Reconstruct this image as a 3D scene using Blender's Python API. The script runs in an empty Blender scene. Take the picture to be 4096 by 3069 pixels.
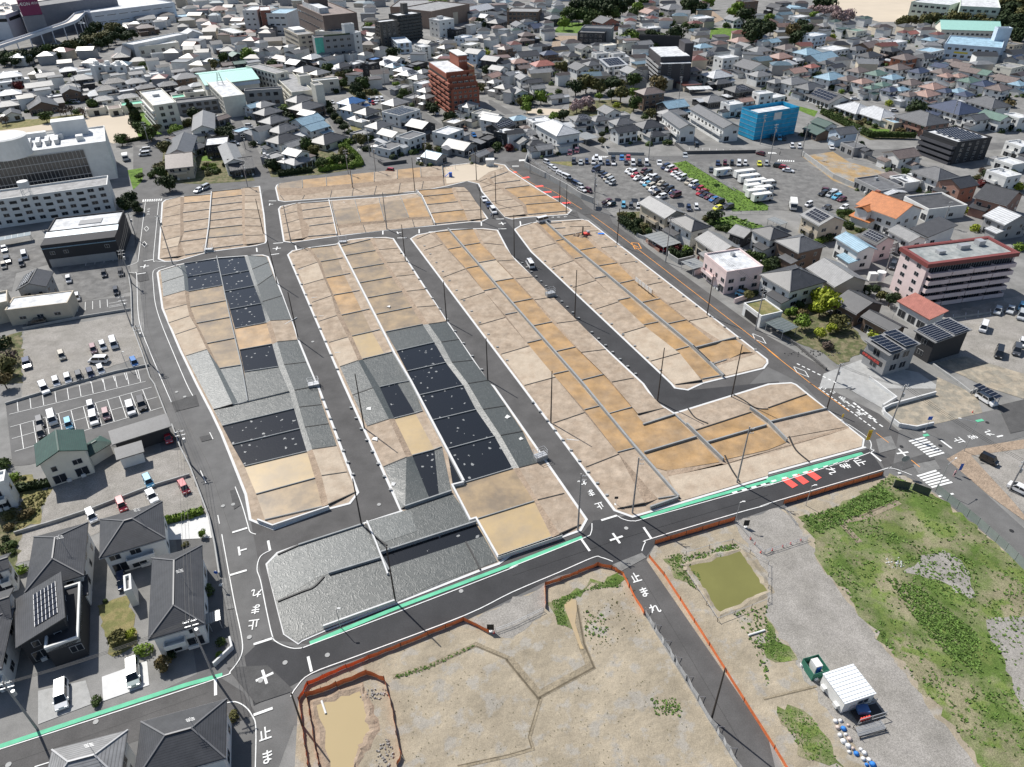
import bpy, bmesh, math, random
from mathutils import Vector, Matrix
from mathutils.geometry import tessellate_polygon
random.seed(7)
SC = bpy.context.scene
COL = SC.collection
R = math.radians
# ---------------------------------------------------------------- camera (drone, about 97 m up)
H = 97.0; FPX = 2850.0; CX, CY = 2048.0, 1534.5
_d = Vector((2114-CX, -(5544-CY), -FPX)).normalized()
UPC = -_d
FWC = Vector((0, 0, -1)); FWC = (FWC - UPC*FWC.dot(UPC)).normalized()
RTC = FWC.cross(UPC)
cam = bpy.data.cameras.new('camera'); camo = bpy.data.objects.new('camera', cam); COL.objects.link(camo)
cam.sensor_width = 36; cam.lens = FPX/4096*36; cam.clip_start = 1; cam.clip_end = 6000
camo.matrix_world = Matrix.Translation((0, 0, H)) @ Matrix((RTC, FWC, UPC)).to_4x4()
SC.camera = camo
# ---------------------------------------------------------------- sky, sun, exposure
SUN_AZ, SUN_EL = R(-43.5), R(49)          # azimuth from +Y towards +X
w = bpy.data.worlds.new('World'); SC.world = w; w.use_nodes = True
nt = w.node_tree; sky = nt.nodes.new('ShaderNodeTexSky'); sky.sky_type = 'NISHITA'; sky.sun_disc = False
sky.sun_elevation = SUN_EL; sky.sun_rotation = SUN_AZ
nt.links.new(sky.outputs[0], nt.nodes['Background'].inputs[0]); nt.nodes['Background'].inputs[1].default_value = 0.085
sd = bpy.data.lights.new('sun', 'SUN'); sd.energy = 4.8; sd.angle = R(0.5); sd.color = (1, .965, .91)
so = bpy.data.objects.new('sun', sd); COL.objects.link(so)
sv = Vector((math.sin(SUN_AZ)*math.cos(SUN_EL), math.cos(SUN_AZ)*math.cos(SUN_EL), math.sin(SUN_EL)))
so.rotation_euler = sv.to_track_quat('Z', 'Y').to_euler()
SC.view_settings.view_transform = 'Standard'; SC.view_settings.look = 'None'
SC.view_settings.exposure = 0.33; SC.view_settings.gamma = 1
# ---------------------------------------------------------------- picture reading -> places on the ground
TS = 1024/2209
def npx(t, x, y):
    c = 'ABCD'.index(t[0]); r = int(t[1]); return (1024*c+x*TS, (2301 if r == 3 else 768*r)+y*TS)
def at(p, z=0.0):
    v = Vector((p[0]-CX, -(p[1]-CY), -FPX)); w_ = Vector((v.dot(RTC), v.dot(FWC), v.dot(UPC)))
    t = (z-H)/w_.z; return Vector((w_.x*t, w_.y*t, z))
def pts(s, z=0.0):
    out = []; t = None; nums = []
    for k in s.replace(',', ' ').split():
        if k[0] in 'ABCD': t = k; continue
        nums.append(float(k))
        if len(nums) == 2: out.append(at(npx(t, *nums), z)); nums = []
    return out
def proj(p):
    v = Vector(p)-Vector((0, 0, H)); c = Vector((v.dot(Vector((RTC.x, FWC.x, UPC.x))), v.dot(Vector((RTC.y, FWC.y, UPC.y))), v.dot(Vector((RTC.z, FWC.z, UPC.z)))))
    return (CX-FPX*c.x/c.z, CY+FPX*c.y/c.z)
# ---------------------------------------------------------------- materials
MATS = {}
def mat(name, col, rough=.8, var=.12, scale=.6, col2=None, thr=None, bump=0., metal=0., lines=0., fine=0., spec=.5, bscale=None, space='obj', colmid=None):
    if name in MATS: return MATS[name]
    m = bpy.data.materials.new(name); m.use_nodes = True; n = m.node_tree; N = n.nodes; Lk = n.links.new
    b = N['Principled BSDF']; b.inputs['Roughness'].default_value = rough; b.inputs['Metallic'].default_value = metal
    b.inputs['Specular IOR Level'].default_value = spec
    if space == 'world': src = N.new('ShaderNodeNewGeometry').outputs['Position']
    else: src = N.new('ShaderNodeTexCoord').outputs['Object']
    def noise(sc, det=5, rg=.6):
        t = N.new('ShaderNodeTexNoise'); t.inputs['Scale'].default_value = sc; t.inputs['Detail'].default_value = det; t.inputs['Roughness'].default_value = rg
        Lk(src, t.inputs['Vector']); return t.outputs['Fac']
    def mul(a, c, f, typ='MULTIPLY'):
        x = N.new('ShaderNodeMix'); x.data_type = 'RGBA'; x.blend_type = typ
        if isinstance(f, float): x.inputs[0].default_value = f
        else: Lk(f, x.inputs[0])
        for i, q in ((6, a), (7, c)):
            if isinstance(q, tuple): x.inputs[i].default_value = (*q[:3], 1)
            else: Lk(q, x.inputs[i])
        return x.outputs[2]
    def ramp(f, lo, hi, a=(0, 0, 0), c=(1, 1, 1)):
        r = N.new('ShaderNodeValToRGB'); r.color_ramp.elements[0].position = lo; r.color_ramp.elements[1].position = hi
        r.color_ramp.elements[0].color = (*a, 1); r.color_ramp.elements[1].color = (*c, 1); Lk(f, r.inputs[0]); return r.outputs[0]
    c = tuple(col)
    if col2 is not None:
        lo, hi = thr or (.45, .55)
        c = mul(tuple(col), tuple(col2), ramp(noise(scale, 8, .65), lo, hi), 'MIX')
        if colmid: c = mul(c, tuple(colmid), ramp(noise(scale*2.7, 6, .6), .52, .6), 'MIX')
    if var: c = mul(c, ramp(noise(scale*(1.7 if col2 else 1)), .3, .7, (1-var,)*3, (1+var,)*3), 1.0)
    if fine: c = mul(c, ramp(noise(7 if space == 'world' else 9, 3), .35, .65, (1-fine,)*3, (1+fine,)*3), 1.0)
    hgt = None
    if lines:
        uv = N.new('ShaderNodeTexCoord').outputs['UV']; wv = N.new('ShaderNodeTexWave'); wv.wave_type = 'BANDS'; wv.bands_direction = 'Y'; wv.wave_profile = 'SAW'
        wv.inputs['Scale'].default_value = abs(lines)*.314; Lk(uv, wv.inputs['Vector'])
        c = mul(c, ramp(wv.outputs['Fac'], 0.0, .4, (.42,)*3, (1.1,)*3), 1.0)
        if lines < 0: wv.bands_direction = 'X'
        hgt = wv.outputs['Fac']
    if isinstance(c, tuple): b.inputs['Base Color'].default_value = (*c, 1)
    else: Lk(c, b.inputs['Base Color'])
    if bump:
        bp = N.new('ShaderNodeBump'); bp.inputs['Strength'].default_value = bump; bp.inputs['Distance'].default_value = .25 if bscale else .1
        Lk(noise(bscale or 3, 4, .5) if hgt is None else hgt, bp.inputs['Height']); Lk(bp.outputs[0], b.inputs['Normal'])
    MATS[name] = m; return m
W_ = dict(space='world')
def gmat(name, col, **k): k.setdefault('rough', .95); k.setdefault('spec', .2); return mat(name, col, space='world', **k)
M_CITY = gmat('town_ground', (.17, .168, .16), col2=(.24, .235, .225), thr=(.38, .62), scale=.11, var=.12, fine=.12)
M_ASN = gmat('new_asphalt', (.048, .048, .05), var=.2, scale=.15, fine=.12, rough=.85)
M_ASM = gmat('mid_asphalt', (.095, .092, .09), var=.2, scale=.2, fine=.12)
M_ASO = gmat('old_asphalt', (.135, .133, .13), var=.16, scale=.25, fine=.1)
M_LOT = gmat('worn_asphalt', (.13, .128, .124), col2=(.20, .196, .188), thr=(.4, .65), scale=.3, var=.15, fine=.12)
M_CONC = mat('pale_concrete', (.58, .58, .57), rough=.85, var=.06, scale=.8)
M_CONG = mat('grey_concrete', (.33, .33, .32), rough=.9, var=.15, scale=.8, fine=.08)
M_CONW = mat('wall_concrete', (.27, .28, .28), rough=.9, var=.12, scale=1)
M_DRY = gmat('dry_earth', (.30, .235, .175), col2=(.385, .315, .245), thr=(.36, .66), scale=.3, var=.2, fine=.09, bump=.45, bscale=1.2)
M_DRYL = gmat('pale_dry_earth', (.43, .36, .28), col2=(.35, .275, .205), thr=(.45, .7), scale=.25, var=.1, fine=.07, bump=.35, bscale=1.5)
M_BANK = gmat('bank_earth', (.33, .255, .19), col2=(.25, .19, .14), thr=(.4, .7), scale=.5, var=.15, fine=.15, bump=.8, bscale=1.8)
M_ORNG = gmat('wet_orange_earth', (.385, .235, .10), col2=(.29, .205, .125), thr=(.3, .7), scale=.16, var=.28, fine=.08, rough=.5, spec=.35)
M_PUD = gmat('waterlogged_earth', (.215, .17, .12), col2=(.38, .28, .165), thr=(.36, .68), scale=.2, var=.1, rough=.28, spec=.5)
M_PUDO = gmat('muddy_water_lot', (.41, .305, .165), col2=(.34, .265, .17), thr=(.42, .62), scale=.12, var=.08, rough=.4, spec=.4)
M_FILL = gmat('fill_earth', (.345, .295, .22), col2=(.245, .21, .155), thr=(.38, .66), scale=.12, var=.12, fine=.16, bump=.9, bscale=.7, colmid=(.30, .275, .235))
M_GRAV = gmat('gravel', (.285, .268, .245), col2=(.225, .212, .19), thr=(.4, .65), scale=.2, var=.12, fine=.28)
M_GRASSP = gmat('weedy_ground', (.08, .125, .028), col2=(.22, .20, .125), thr=(.44, .6), scale=.09, var=.25, fine=.35, colmid=(.125, .165, .045))
M_GRASS = gmat('grass', (.12, .20, .035), col2=(.08, .14, .025), scale=.4, var=.25, fine=.25)
M_LAWN = gmat('dry_lawn', (.22, .19, .09), col2=(.15, .15, .06), scale=.5, var=.15, fine=.2)
M_SAND = gmat('school_sand', (.50, .43, .34), var=.06, scale=.05)
M_GARD = gmat('garden_soil', (.09, .10, .045), col2=(.17, .15, .09), scale=.5, var=.25, fine=.25)
M_WHITE = mat('white_paint', (.68, .68, .66), rough=.75, var=.14, scale=1.5, fine=.06)
M_WORN = mat('worn_white_paint', (.72, .72, .70), rough=.8, var=.15, scale=2, col2=(.35, .35, .34), thr=(.55, .75))
M_GREEN = mat('green_paint', (.10, .44, .26), rough=.75, var=.16, scale=.6, fine=.08)
M_RED = mat('red_paint', (.75, .09, .07), rough=.7, var=.1, scale=1)
M_ORLINE = mat('orange_paint', (.80, .33, .06), rough=.7, var=.1)
M_POND = gmat('pond_water', (.38, .30, .17), rough=.12, var=.02, scale=.1, spec=.3)
M_POND2 = gmat('green_pond_water', (.165, .16, .055), rough=.1, var=.12, scale=.08, spec=.3)
def tarp_mat(name, base, rough, star, bstr):
    m = bpy.data.materials.new(name); m.use_nodes = True; N = m.node_tree.nodes; Lk = m.node_tree.links.new; b = N['Principled BSDF']
    src = N.new('ShaderNodeNewGeometry').outputs['Position']
    n1 = N.new('ShaderNodeTexNoise'); n1.inputs['Scale'].default_value = .6; n1.inputs['Detail'].default_value = 2.2; n1.inputs['Distortion'].default_value = 2.4; Lk(src, n1.inputs['Vector'])
    # wrinkles: ridged noise; on dry sheets their thin highlights are painted in colour
    s1 = N.new('ShaderNodeMath'); s1.operation = 'SUBTRACT'; s1.inputs[1].default_value = .5; Lk(n1.outputs['Fac'], s1.inputs[0])
    a1 = N.new('ShaderNodeMath'); a1.operation = 'ABSOLUTE'; Lk(s1.outputs[0], a1.inputs[0])
    r1 = N.new('ShaderNodeValToRGB'); r1.color_ramp.elements[0].position = 0; r1.color_ramp.elements[0].color = (1, 1, 1, 1); r1.color_ramp.elements[1].position = .009; r1.color_ramp.elements[1].color = (0, 0, 0, 1); Lk(a1.outputs[0], r1.inputs[0])
    r2 = N.new('ShaderNodeValToRGB'); r2.color_ramp.elements[0].position = 0; r2.color_ramp.elements[0].color = (1, 1, 1, 1); r2.color_ramp.elements[1].position = .09; r2.color_ramp.elements[1].color = (0, 0, 0, 1); r2.color_ramp.interpolation = 'EASE'; Lk(a1.outputs[0], r2.inputs[0])
    bp = N.new('ShaderNodeBump'); bp.inputs['Strength'].default_value = bstr; bp.inputs['Distance'].default_value = .25; Lk(r2.outputs[0], bp.inputs['Height']); Lk(bp.outputs[0], b.inputs['Normal'])
    mx = N.new('ShaderNodeMix'); mx.data_type = 'RGBA'; mx.inputs[6].default_value = (*base, 1); mx.inputs[7].default_value = (*star, 1)
    if rough < .2:      # wet film with crumpled folds standing out of the water
        vo = N.new('ShaderNodeTexVoronoi'); vo.inputs['Scale'].default_value = .85; vo.inputs['Randomness'].default_value = .85
        ns = N.new('ShaderNodeTexNoise'); ns.inputs['Scale'].default_value = 2.2; ns.inputs['Detail'].default_value = 2; Lk(src, ns.inputs['Vector'])
        ad = N.new('ShaderNodeMix'); ad.data_type = 'RGBA'; ad.inputs[0].default_value = .45; Lk(src, ad.inputs[6]); Lk(ns.outputs['Color'], ad.inputs[7]); Lk(ad.outputs[2], vo.inputs['Vector'])
        vo.inputs['Scale'].default_value = 1.0
        ns2 = N.new('ShaderNodeTexNoise'); ns2.inputs['Scale'].default_value = .28; Lk(src, ns2.inputs['Vector'])
        th = N.new('ShaderNodeMath'); th.operation = 'MULTIPLY'; th.inputs[1].default_value = .28; Lk(ns2.outputs['Fac'], th.inputs[0])
        lt = N.new('ShaderNodeMath'); lt.operation = 'LESS_THAN'; Lk(vo.outputs['Distance'], lt.inputs[0]); Lk(th.outputs[0], lt.inputs[1])
        Lk(lt.outputs[0], mx.inputs[0])
        rr = N.new('ShaderNodeMapRange'); rr.inputs[3].default_value = rough; rr.inputs[4].default_value = .5; Lk(lt.outputs[0], rr.inputs[0]); Lk(rr.outputs[0], b.inputs['Roughness'])
    else:
        Lk(r1.outputs[0], mx.inputs[0]); b.inputs['Roughness'].default_value = rough
    Lk(mx.outputs[2], b.inputs['Base Color']); MATS[name] = m; return m
M_TARP = tarp_mat('grey_plastic_sheet', (.055, .062, .06), .45, (.15, .16, .155), .13)
M_TARPL = tarp_mat('pale_plastic_sheet', (.09, .099, .096), .45, (.22, .232, .228), .13)
M_TARPK = tarp_mat('wet_plastic_sheet', (.010, .012, .015), .16, (.2, .21, .21), .03)
# ---------------------------------------------------------------- mesh helpers
class MB:
    def __init__(s): s.v = []; s.f = []; s.m = []; s.uv = {}
    def add(s, vs, fs, m=0, uv=None):
        o = len(s.v); s.v += [tuple(v) for v in vs]
        for i, f in enumerate(fs):
            if uv: s.uv[len(s.f)] = uv[i]
            s.f.append([o+k for k in f]); s.m.append(m)
    def box(s, x0, x1, y0, y1, z0, z1, m=0, M=None):
        v = [Vector(p) for p in ((x0, y0, z0), (x1, y0, z0), (x1, y1, z0), (x0, y1, z0), (x0, y0, z1), (x1, y0, z1), (x1, y1, z1), (x0, y1, z1))]
        if M: v = [M @ p for p in v]
        s.add(v, [(0, 3, 2, 1), (4, 5, 6, 7), (0, 1, 5, 4), (1, 2, 6, 5), (2, 3, 7, 6), (3, 0, 4, 7)], m)
    def bar(s, a, b, w_, h_=None, m=0):
        a = Vector(a); b = Vector(b); d = (b-a); L = d.length
        if L < 1e-4: return
        M = Matrix.Translation(a) @ d.to_track_quat('X', 'Z').to_matrix().to_4x4(); h_ = h_ or w_
        s.box(0, L, -w_/2, w_/2, -h_/2, h_/2, m, M)
    def tube(s, a, b, r0, r1=None, n=8, m=0):
        a = Vector(a); b = Vector(b); r1 = r0 if r1 is None else r1; q = (b-a).to_track_quat('Z', 'Y')
        vs = []
        for p, r in ((a, r0), (b, r1)):
            for k in range(n): t = 2*math.pi*k/n; vs.append(p+q @ Vector((r*math.cos(t), r*math.sin(t), 0)))
        s.add(vs, [(k, (k+1) % n, n+(k+1) % n, n+k) for k in range(n)]+[tuple(range(n-1, -1, -1)), tuple(range(n, 2*n))], m)
    def poly(s, P, z0, z1=None, m=0):
        P = [Vector((p[0], p[1], 0)) for p in P]; n = len(P)
        if sum(P[i].x*P[(i+1) % n].y-P[(i+1) % n].x*P[i].y for i in range(n)) < 0: P.reverse()
        tri = tessellate_polygon([P]); zt = z0 if z1 is None else z1
        top = [(p.x, p.y, zt) for p in P]
        fs = []
        for t in tri:
            a, b, c = (P[k] for k in t)
            fs.append(tuple(t) if (b-a).cross(c-a).z > 0 else tuple(reversed(t)))
        s.add(top, fs, m)
        if z1 is not None: s.add([(p.x, p.y, z0) for p in P]+top, [(i, (i+1) % n, n+(i+1) % n, n+i) for i in range(n)], m)
    def build(s, name, mats, parent=None, smooth=False):
        me = bpy.data.meshes.new(name); me.from_pydata(s.v, [], s.f)
        if not isinstance(mats, (list, tuple)): mats = [mats]
        for q in mats: me.materials.append(q)
        if len(mats) > 1:
            for p, k in zip(me.polygons, s.m): p.material_index = k
        if s.uv:
            L = me.uv_layers.new(name='UVMap')
            for i, p in enumerate(me.polygons):
                if i in s.uv:
                    for li, q in zip(p.loop_indices, s.uv[i]): L.data[li].uv = q
        if smooth: me.shade_smooth()
        me.update(); return link(name, me, parent)
def link(name, me, parent=None, loc=None, rz=None):
    o = bpy.data.objects.new(name, me); COL.objects.link(o)
    if parent is not None: o.parent = parent
    if loc is not None: o.location = loc
    if rz is not None: o.rotation_euler = (0, 0, rz)
    return o
LABELS = {}
def tag(o, label=None, cat=None, group=None, kind=None):
    if label:
        if label in LABELS: print('DUP LABEL', label)
        n = len(label.split())
        if n > 16 or n < 4: print('LABEL LEN', n, label)
        LABELS[label] = 1; o['label'] = label
    if cat: o['category'] = cat
    if group: o['group'] = group
    if kind: o['kind'] = kind
    return o
def empty(name, loc=(0, 0, 0), rz=0):
    o = bpy.data.objects.new(name, None); COL.objects.link(o); o.location = loc; o.rotation_euler = (0, 0, rz); return o
def copy_tree(o, parent=None):
    c = o.copy(); COL.objects.link(c); c.parent = parent
    for k in ('label',):
        if parent is None and k in c: del c[k]
    for ch in list(o.children): copy_tree(ch, c)
    return c
ORD = 'zeroth first second third fourth fifth sixth seventh eighth ninth tenth eleventh twelfth thirteenth fourteenth fifteenth sixteenth seventeenth eighteenth nineteenth twentieth'.split()
def nth(i): # 1-based
    return ORD[i] if i <= 20 else 'twenty-'+ORD[i-20]
SHN = [0]
def sheet(name, s, m, z, kind='structure', zb=None):
    SHN[0] += 1; z += SHN[0]*.00025
    b = MB(); P = s if isinstance(s, list) else pts(s)
    if m.name in ('weedy_ground', 'garden_soil', 'dry_lawn', 'gravel') and P[0].y < 230 and zb is None:      # ragged natural edges
        rj = random.Random(len(P)); Q = []
        for i in range(len(P)):
            a, c = P[i], P[(i+1) % len(P)]; k = max(1, int((c-a).length/1.1))
            for j in range(k): t = a.lerp(c, j/k); w_ = .45 if m.name != 'weedy_ground' else .8; Q.append(t+Vector((rj.uniform(-w_, w_), rj.uniform(-w_, w_), 0)))
        P = Q
    b.poly(P, z if zb is None else zb, None if zb is None else z); o = b.build(name, m); o['kind'] = kind; return o
def off(P, d):      # mitred offset of an open line to its left by d
    out = []
    for i, p in enumerate(P):
        a = (P[i]-P[i-1]).normalized() if i else (P[1]-P[0]).normalized(); c = (P[i+1]-P[i]).normalized() if i < len(P)-1 else a
        t = (a+c); t = t.normalized() if t.length > 1e-6 else a
        nrm = Vector((-t.y, t.x, 0)); k = d/max(.4, nrm.dot(Vector((-a.y, a.x, 0)))); out.append(p+nrm*k)
    return out
def strip(b, P, w_, z, shift=0, m=0):
    P = [Vector((p.x, p.y, 0)) for p in P]
    A = off(P, shift+w_/2); B = off(P, shift-w_/2); n = len(P)
    b.add([(p.x, p.y, z) for p in A+B], [(i, n+i, n+i+1, i+1) for i in range(n-1)], m)
def wallstrip(b, P, w_, z0, z1, m=0, rel=False):
    Z = [p.z for p in P]; P = [Vector((p.x, p.y, 0)) for p in P]; A = off(P, w_/2); B = off(P, -w_/2); n = len(P)
    vs = [(p.x, p.y, z+(Z[i] if rel and z == z1 else 0)) for z in (z0, z1) for q in (A, B) for i, p in enumerate(q)]
    f = []
    for i in range(n-1):
        f += [(2*n+i, 3*n+i, 3*n+i+1, 2*n+i+1), (i, 2*n+i, 2*n+i+1, i+1), (n+i+1, 3*n+i+1, 3*n+i, n+i)]
    f += [(0, n, 3*n, 2*n), (n-1, 3*n-1, 4*n-1, 2*n-1)]; b.add(vs, f, m)
def curve(P, k=4):   # smooth an open line (Catmull-Rom)
    out = []
    for i in range(len(P)-1):
        p0 = P[max(i-1, 0)]; p1 = P[i]; p2 = P[i+1]; p3 = P[min(i+2, len(P)-1)]
        for j in range(k):
            t = j/k; out.append(.5*((2*p1)+(p2-p0)*t+(2*p0-5*p1+4*p2-p3)*t*t+(3*p1-p0-3*p2+p3)*t**3))
    return out+[P[-1]]
def inside(p, P):
    c = False; j = len(P)-1
    for i in range(len(P)):
        if (P[i].y > p.y) != (P[j].y > p.y) and p.x < (P[j].x-P[i].x)*(p.y-P[i].y)/(P[j].y-P[i].y)+P[i].x: c = not c
        j = i
    return c
# ================================================================ THE SETTING: ground, roads, earth
b = MB(); b.poly([Vector(p) for p in ((-3000, -600, 0), (3000, -600, 0), (3000, 4500, 0), (-3000, 4500, 0))], 0); g = b.build('ground', M_CITY); g['kind'] = 'structure'
Z1, Z2, Z3, Z4 = .01, .02, .035, .05
sheet('road', 'A1 1150 -400 1420 -300 2600 -340 4400 -560 4900 -400 C1 600 -60 D2 -100 -260 1180 560 1500 640 1100 1050 C3 -200 900 B3 330 1300 A3 1900 3000 -600 3500 -900 2300 -500 1900 1700 850 A2 1300 0 A1 1150 300', M_ASO, Z1)
# newly laid inner streets (one sheet under the lots, whose kerbs stand on it)
sheet('new_road', 'A1 1560 560 2209 430 B1 -20 440 60 0 100 -20 190 -20 240 70 B0 1400 1600 1830 1560 C1 -100 0 60 190 560 170 590 240 C1 2230 1480 C2 1800 250 C2 620 1440 B2 2000 1700 B3 480 600 150 560 A2 2110 900 A1 1500 640', M_ASM, Z2)
sheet('new_road', 'B0 2000 1560 1900 1600 C1 -260 20 20 330 700 900 1500 1720 C2 1480 60 2300 -20 2350 60 1400 260 B1 2700 1300 2060 330 2150 300 1930 0', M_ASN, Z3)
sheet('new_road', 'C2 2209 800 D2 870 560 990 740 1000 790 0 1085 C2 1930 1180 1230 1390 1150 1500 870 1560 390 1657 B3 1800 400 480 860 -20 1130 -100 700 60 550 400 640 B2 2100 1600 C2 600 1300 700 1180 880 1160 1450 1040', M_ASN, Z3+.004)
sheet('road', 'C0 -60 1400 120 1370 560 1657 C1 480 0 700 160 840 205 870 270 1320 600 2209 1245 D1 620 1590 D2 440 0 960 260 1130 410 1100 700 1000 720 870 470 500 210 300 0 D1 -20 1500 C1 700 250 550 160 250 0', M_ASM, Z3)
sheet('road', 'C2 870 1545 1130 1440 C3 1250 0 2209 1400 2300 1800 1980 1700 950 0', M_ASM, Z3)
sheet('road', 'D2 1130 400 2300 150 2300 430 1540 640 2300 1330 2300 1700 1440 930 1080 700', M_ASO, Z3)
sheet('road', 'A3 -300 1560 1880 870 2100 1010 2209 1200 2000 1290 1950 1160 -300 1950', M_ASM, Z3)
sheet('road', 'A0 1240 1760 1310 1240 1000 1280 1000 1250 1460 1160 1420 1330 1400 1700 2209 1590 B0 150 1555 1100 1460 1980 1370 C0 0 1370 680 1350 1500 1345 2209 1285 D0 1000 1290 2400 1210 2400 1270 1000 1340 300 1400 C0 1500 1395 140 1385 0 1400 B0 1500 1450 500 1545 100 1640 A1 2209 0 1420 70', M_ASO, Z2)
sheet('road', 'B0 -210 1050 -130 1040 0 1270 150 1560 20 1600 -100 1300', M_ASO, Z3)
sheet('road', 'B0 560 950 640 950 830 1200 1080 1455 930 1470 700 1160', M_ASO, Z3)
sheet('road', 'B0 950 650 1050 720 1450 960 1620 1090 1820 1160 2230 1385 2100 1400 1780 1210 1560 1110 1400 990 940 720', M_ASO, Z3)
sheet('road', 'B0 2000 860 2040 870 2230 980 2150 990 2020 910', M_ASO, Z3)
sheet('road', 'C0 320 680 420 640 490 800 480 880 420 940 140 930 140 900 400 880 430 790', M_LOT, Z3)
sheet('road', 'C0 580 1240 640 1230 850 1340 680 1350', M_ASO, Z3)
sheet('road', 'A0 -60 620 850 470 1480 300 2300 60 2209 20 1400 240 850 410 -60 570', M_LOT, Z3)
sheet('road', 'A0 1640 360 2209 700 2209 640 1720 330', M_LOT, Z3)
sheet('road', 'D0 60 330 70 190 130 170 140 330', M_LOT, Z3)
sheet('road', 'D0 -100 1560 240 1400 1100 1640 D1 1200 60 900 60 0 -100', M_LOT, Z2)
# parking lots and yards
sheet('parking_lot', 'C0 140 1400 500 1400 1350 1400 1480 1500 1700 1657 C1 1900 120 1880 170 960 160 700 100 480 0 C0 200 1420', M_LOT, Z3)
sheet('parking_lot', 'C0 1480 1400 2209 1395 D0 240 1400 500 1490 1000 1640 D1 900 60 820 190 240 170 0 150 C1 2209 150 C0 1900 1657', M_LOT, Z3)
sheet('parking_lot', 'A1 -20 450 390 460 440 620 140 700 100 860 -20 830', M_LOT, Z3)
sheet('parking_lot', 'A1 440 600 1110 560 1130 690 560 760', M_LOT, Z3)
sheet('parking_lot', 'A1 560 740 1120 690 1130 860 640 960 540 900', M_LOT, Z3)
sheet('parking_lot', 'A1 640 950 1130 900 1140 1020 200 1190 200 1120', M_ASO, Z3)
sheet('gravel_lot', 'A1 200 1210 1130 1050 1250 1420 640 1600 200 1800 180 1500', M_GRAV, Z3)
sheet('parking_lot', 'A2 50 180 1310 -140 1440 240 1490 500 760 560 250 700 110 710', M_ASO, Z3)
sheet('gravel_lot', 'A2 440 850 1100 640 1570 560 1720 900 1790 1130 1400 1230 850 1280 130 1560 110 1300 340 1200 380 950', M_GRAV, Z3)
sheet('parking_lot', 'D1 1400 1080 2300 860 2400 1657 1500 1500', M_GRAV, Z3)
sheet('parking_lot', 'D2 1640 600 2209 480 2300 900 2209 1100', M_GRAV, Z3)
sheet('school_ground', 'A0 -40 1110 700 1010 1110 990 1200 1180 980 1240 540 1110 -40 1190', M_SAND, Z3)
sheet('lawn', 'A0 -40 1040 300 1030 700 980 750 1010 250 1095 -40 1130', M_LAWN, Z4)
sheet('lawn', 'A0 1110 990 1260 960 1400 1160 1200 1190', M_GRASS, Z3)
sheet('lawn', 'A0 1100 1470 1230 1450 1230 1560 1150 1640', M_GRASS, Z3)
sheet('school_ground', 'D0 300 -60 1500 -60 1370 100 1300 190 960 190 700 120 520 20', M_SAND, Z3)
sheet('park_ground', 'C0 130 930 560 950 540 1000 120 990', M_SAND, Z3)
sheet('park_ground', 'C0 480 1000 500 880 900 860 1060 940 1000 1010', M_GARD, Z3)
sheet('garden', 'C0 1700 330 1720 240 1980 250 2000 360', M_GRASS, Z3)
sheet('garden', 'C0 350 280 440 190 640 200 600 290', M_GRASS, Z3)
sheet('bare_earth', 'C0 330 420 370 310 560 310 560 420', M_BANK, Z3)
sheet('bare_earth', 'C0 1620 90 1700 70 1830 170 1720 210', M_BANK, Z3)
sheet('garden', 'A0 1420 1230 1700 1100 1960 1080 2010 1280 2200 1560 1760 1590 1450 1580 1400 1400', M_GARD, Z3)
sheet('lawn', 'A0 1730 1350 1820 1345 1825 1390 1740 1390', M_GRASS, Z4)
sheet('garden', 'B0 80 1390 460 1200 700 1330 750 1210 830 1280 900 1400 920 1450 550 1510 130 1530', M_GARD, Z3)
sheet('garden', 'B0 580 900 640 940 860 1180 920 1290 800 1100 620 960', M_GARD, Z4)
sheet('garden', 'B0 680 660 900 640 1090 820 860 840 740 760', M_GARD, Z3)
sheet('lawn', 'B0 810 1080 960 1110 1000 1150 830 1130', M_LAWN, Z4)
sheet('lawn', 'D0 200 900 430 960 400 1010 210 930', M_GRASS, Z3)
sheet('garden', 'D0 440 980 620 930 1260 1190 880 1210', M_GARD, Z3)
sheet('lawn', 'D0 860 1110 1060 1120 1000 1170 870 1150', M_GRASS, Z4)
sheet('lawn', 'C0 1390 1410 1500 1390 1930 1657 C1 1900 -40 2209 120 2209 160 1900 170 1840 60 1620 -30 C0 1470 1480', M_GRASS, Z4)
sheet('lawn', 'C0 200 1400 520 1395 520 1440 300 1400', M_LAWN, Z4)
sheet('garden', 'C1 910 180 1110 170 1200 330 1190 420 930 260', M_GARD, Z4)
sheet('garden', 'C1 1640 240 1900 210 2209 310 2209 400 1800 340', M_GRASS, Z4)
sheet('garden', 'C1 1350 540 1560 480 1560 590 1420 590', M_GARD, Z4)
sheet('garden', 'D1 -40 1100 200 900 720 1150 860 1330 790 1400 600 1500 430 1370 230 1290', M_GARD, Z4)
sheet('garden', 'D1 590 200 800 170 900 340 700 370', M_GARD, Z4)
sheet('bare_earth', 'D0 290 1350 560 1310 700 1400 1080 1510 760 1640 560 1560', gmat('dry_weed_ground', (.33, .23, .12), col2=(.27, .26, .24), thr=(.45, .6), scale=.15, var=.2, fine=.2), Z4)
sheet('garden', 'A2 -60 1100 130 1060 190 1300 120 1657 -60 1657', M_GARD, Z3)
sheet('garden', 'A2 60 800 300 780 380 950 440 870 430 900 330 1000 130 980', M_LAWN, Z4)
sheet('garden', 'A2 200 1000 440 900 360 1100 350 1200 130 1270', M_LAWN, Z3)
sheet('garden', 'A1 -40 1280 190 1200 200 1400 190 1657 -40 1657', M_GARD, Z4)
sheet('lawn', 'A3 860 250 1120 170 1180 600 940 720', M_LAWN, Z3)
sheet('yard', 'A3 330 1000 740 910 800 1110 330 1290', M_CONG, Z4)
sheet('yard', 'A3 880 880 1270 740 1290 950 890 1090', M_CONC, Z4+.01)
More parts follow.
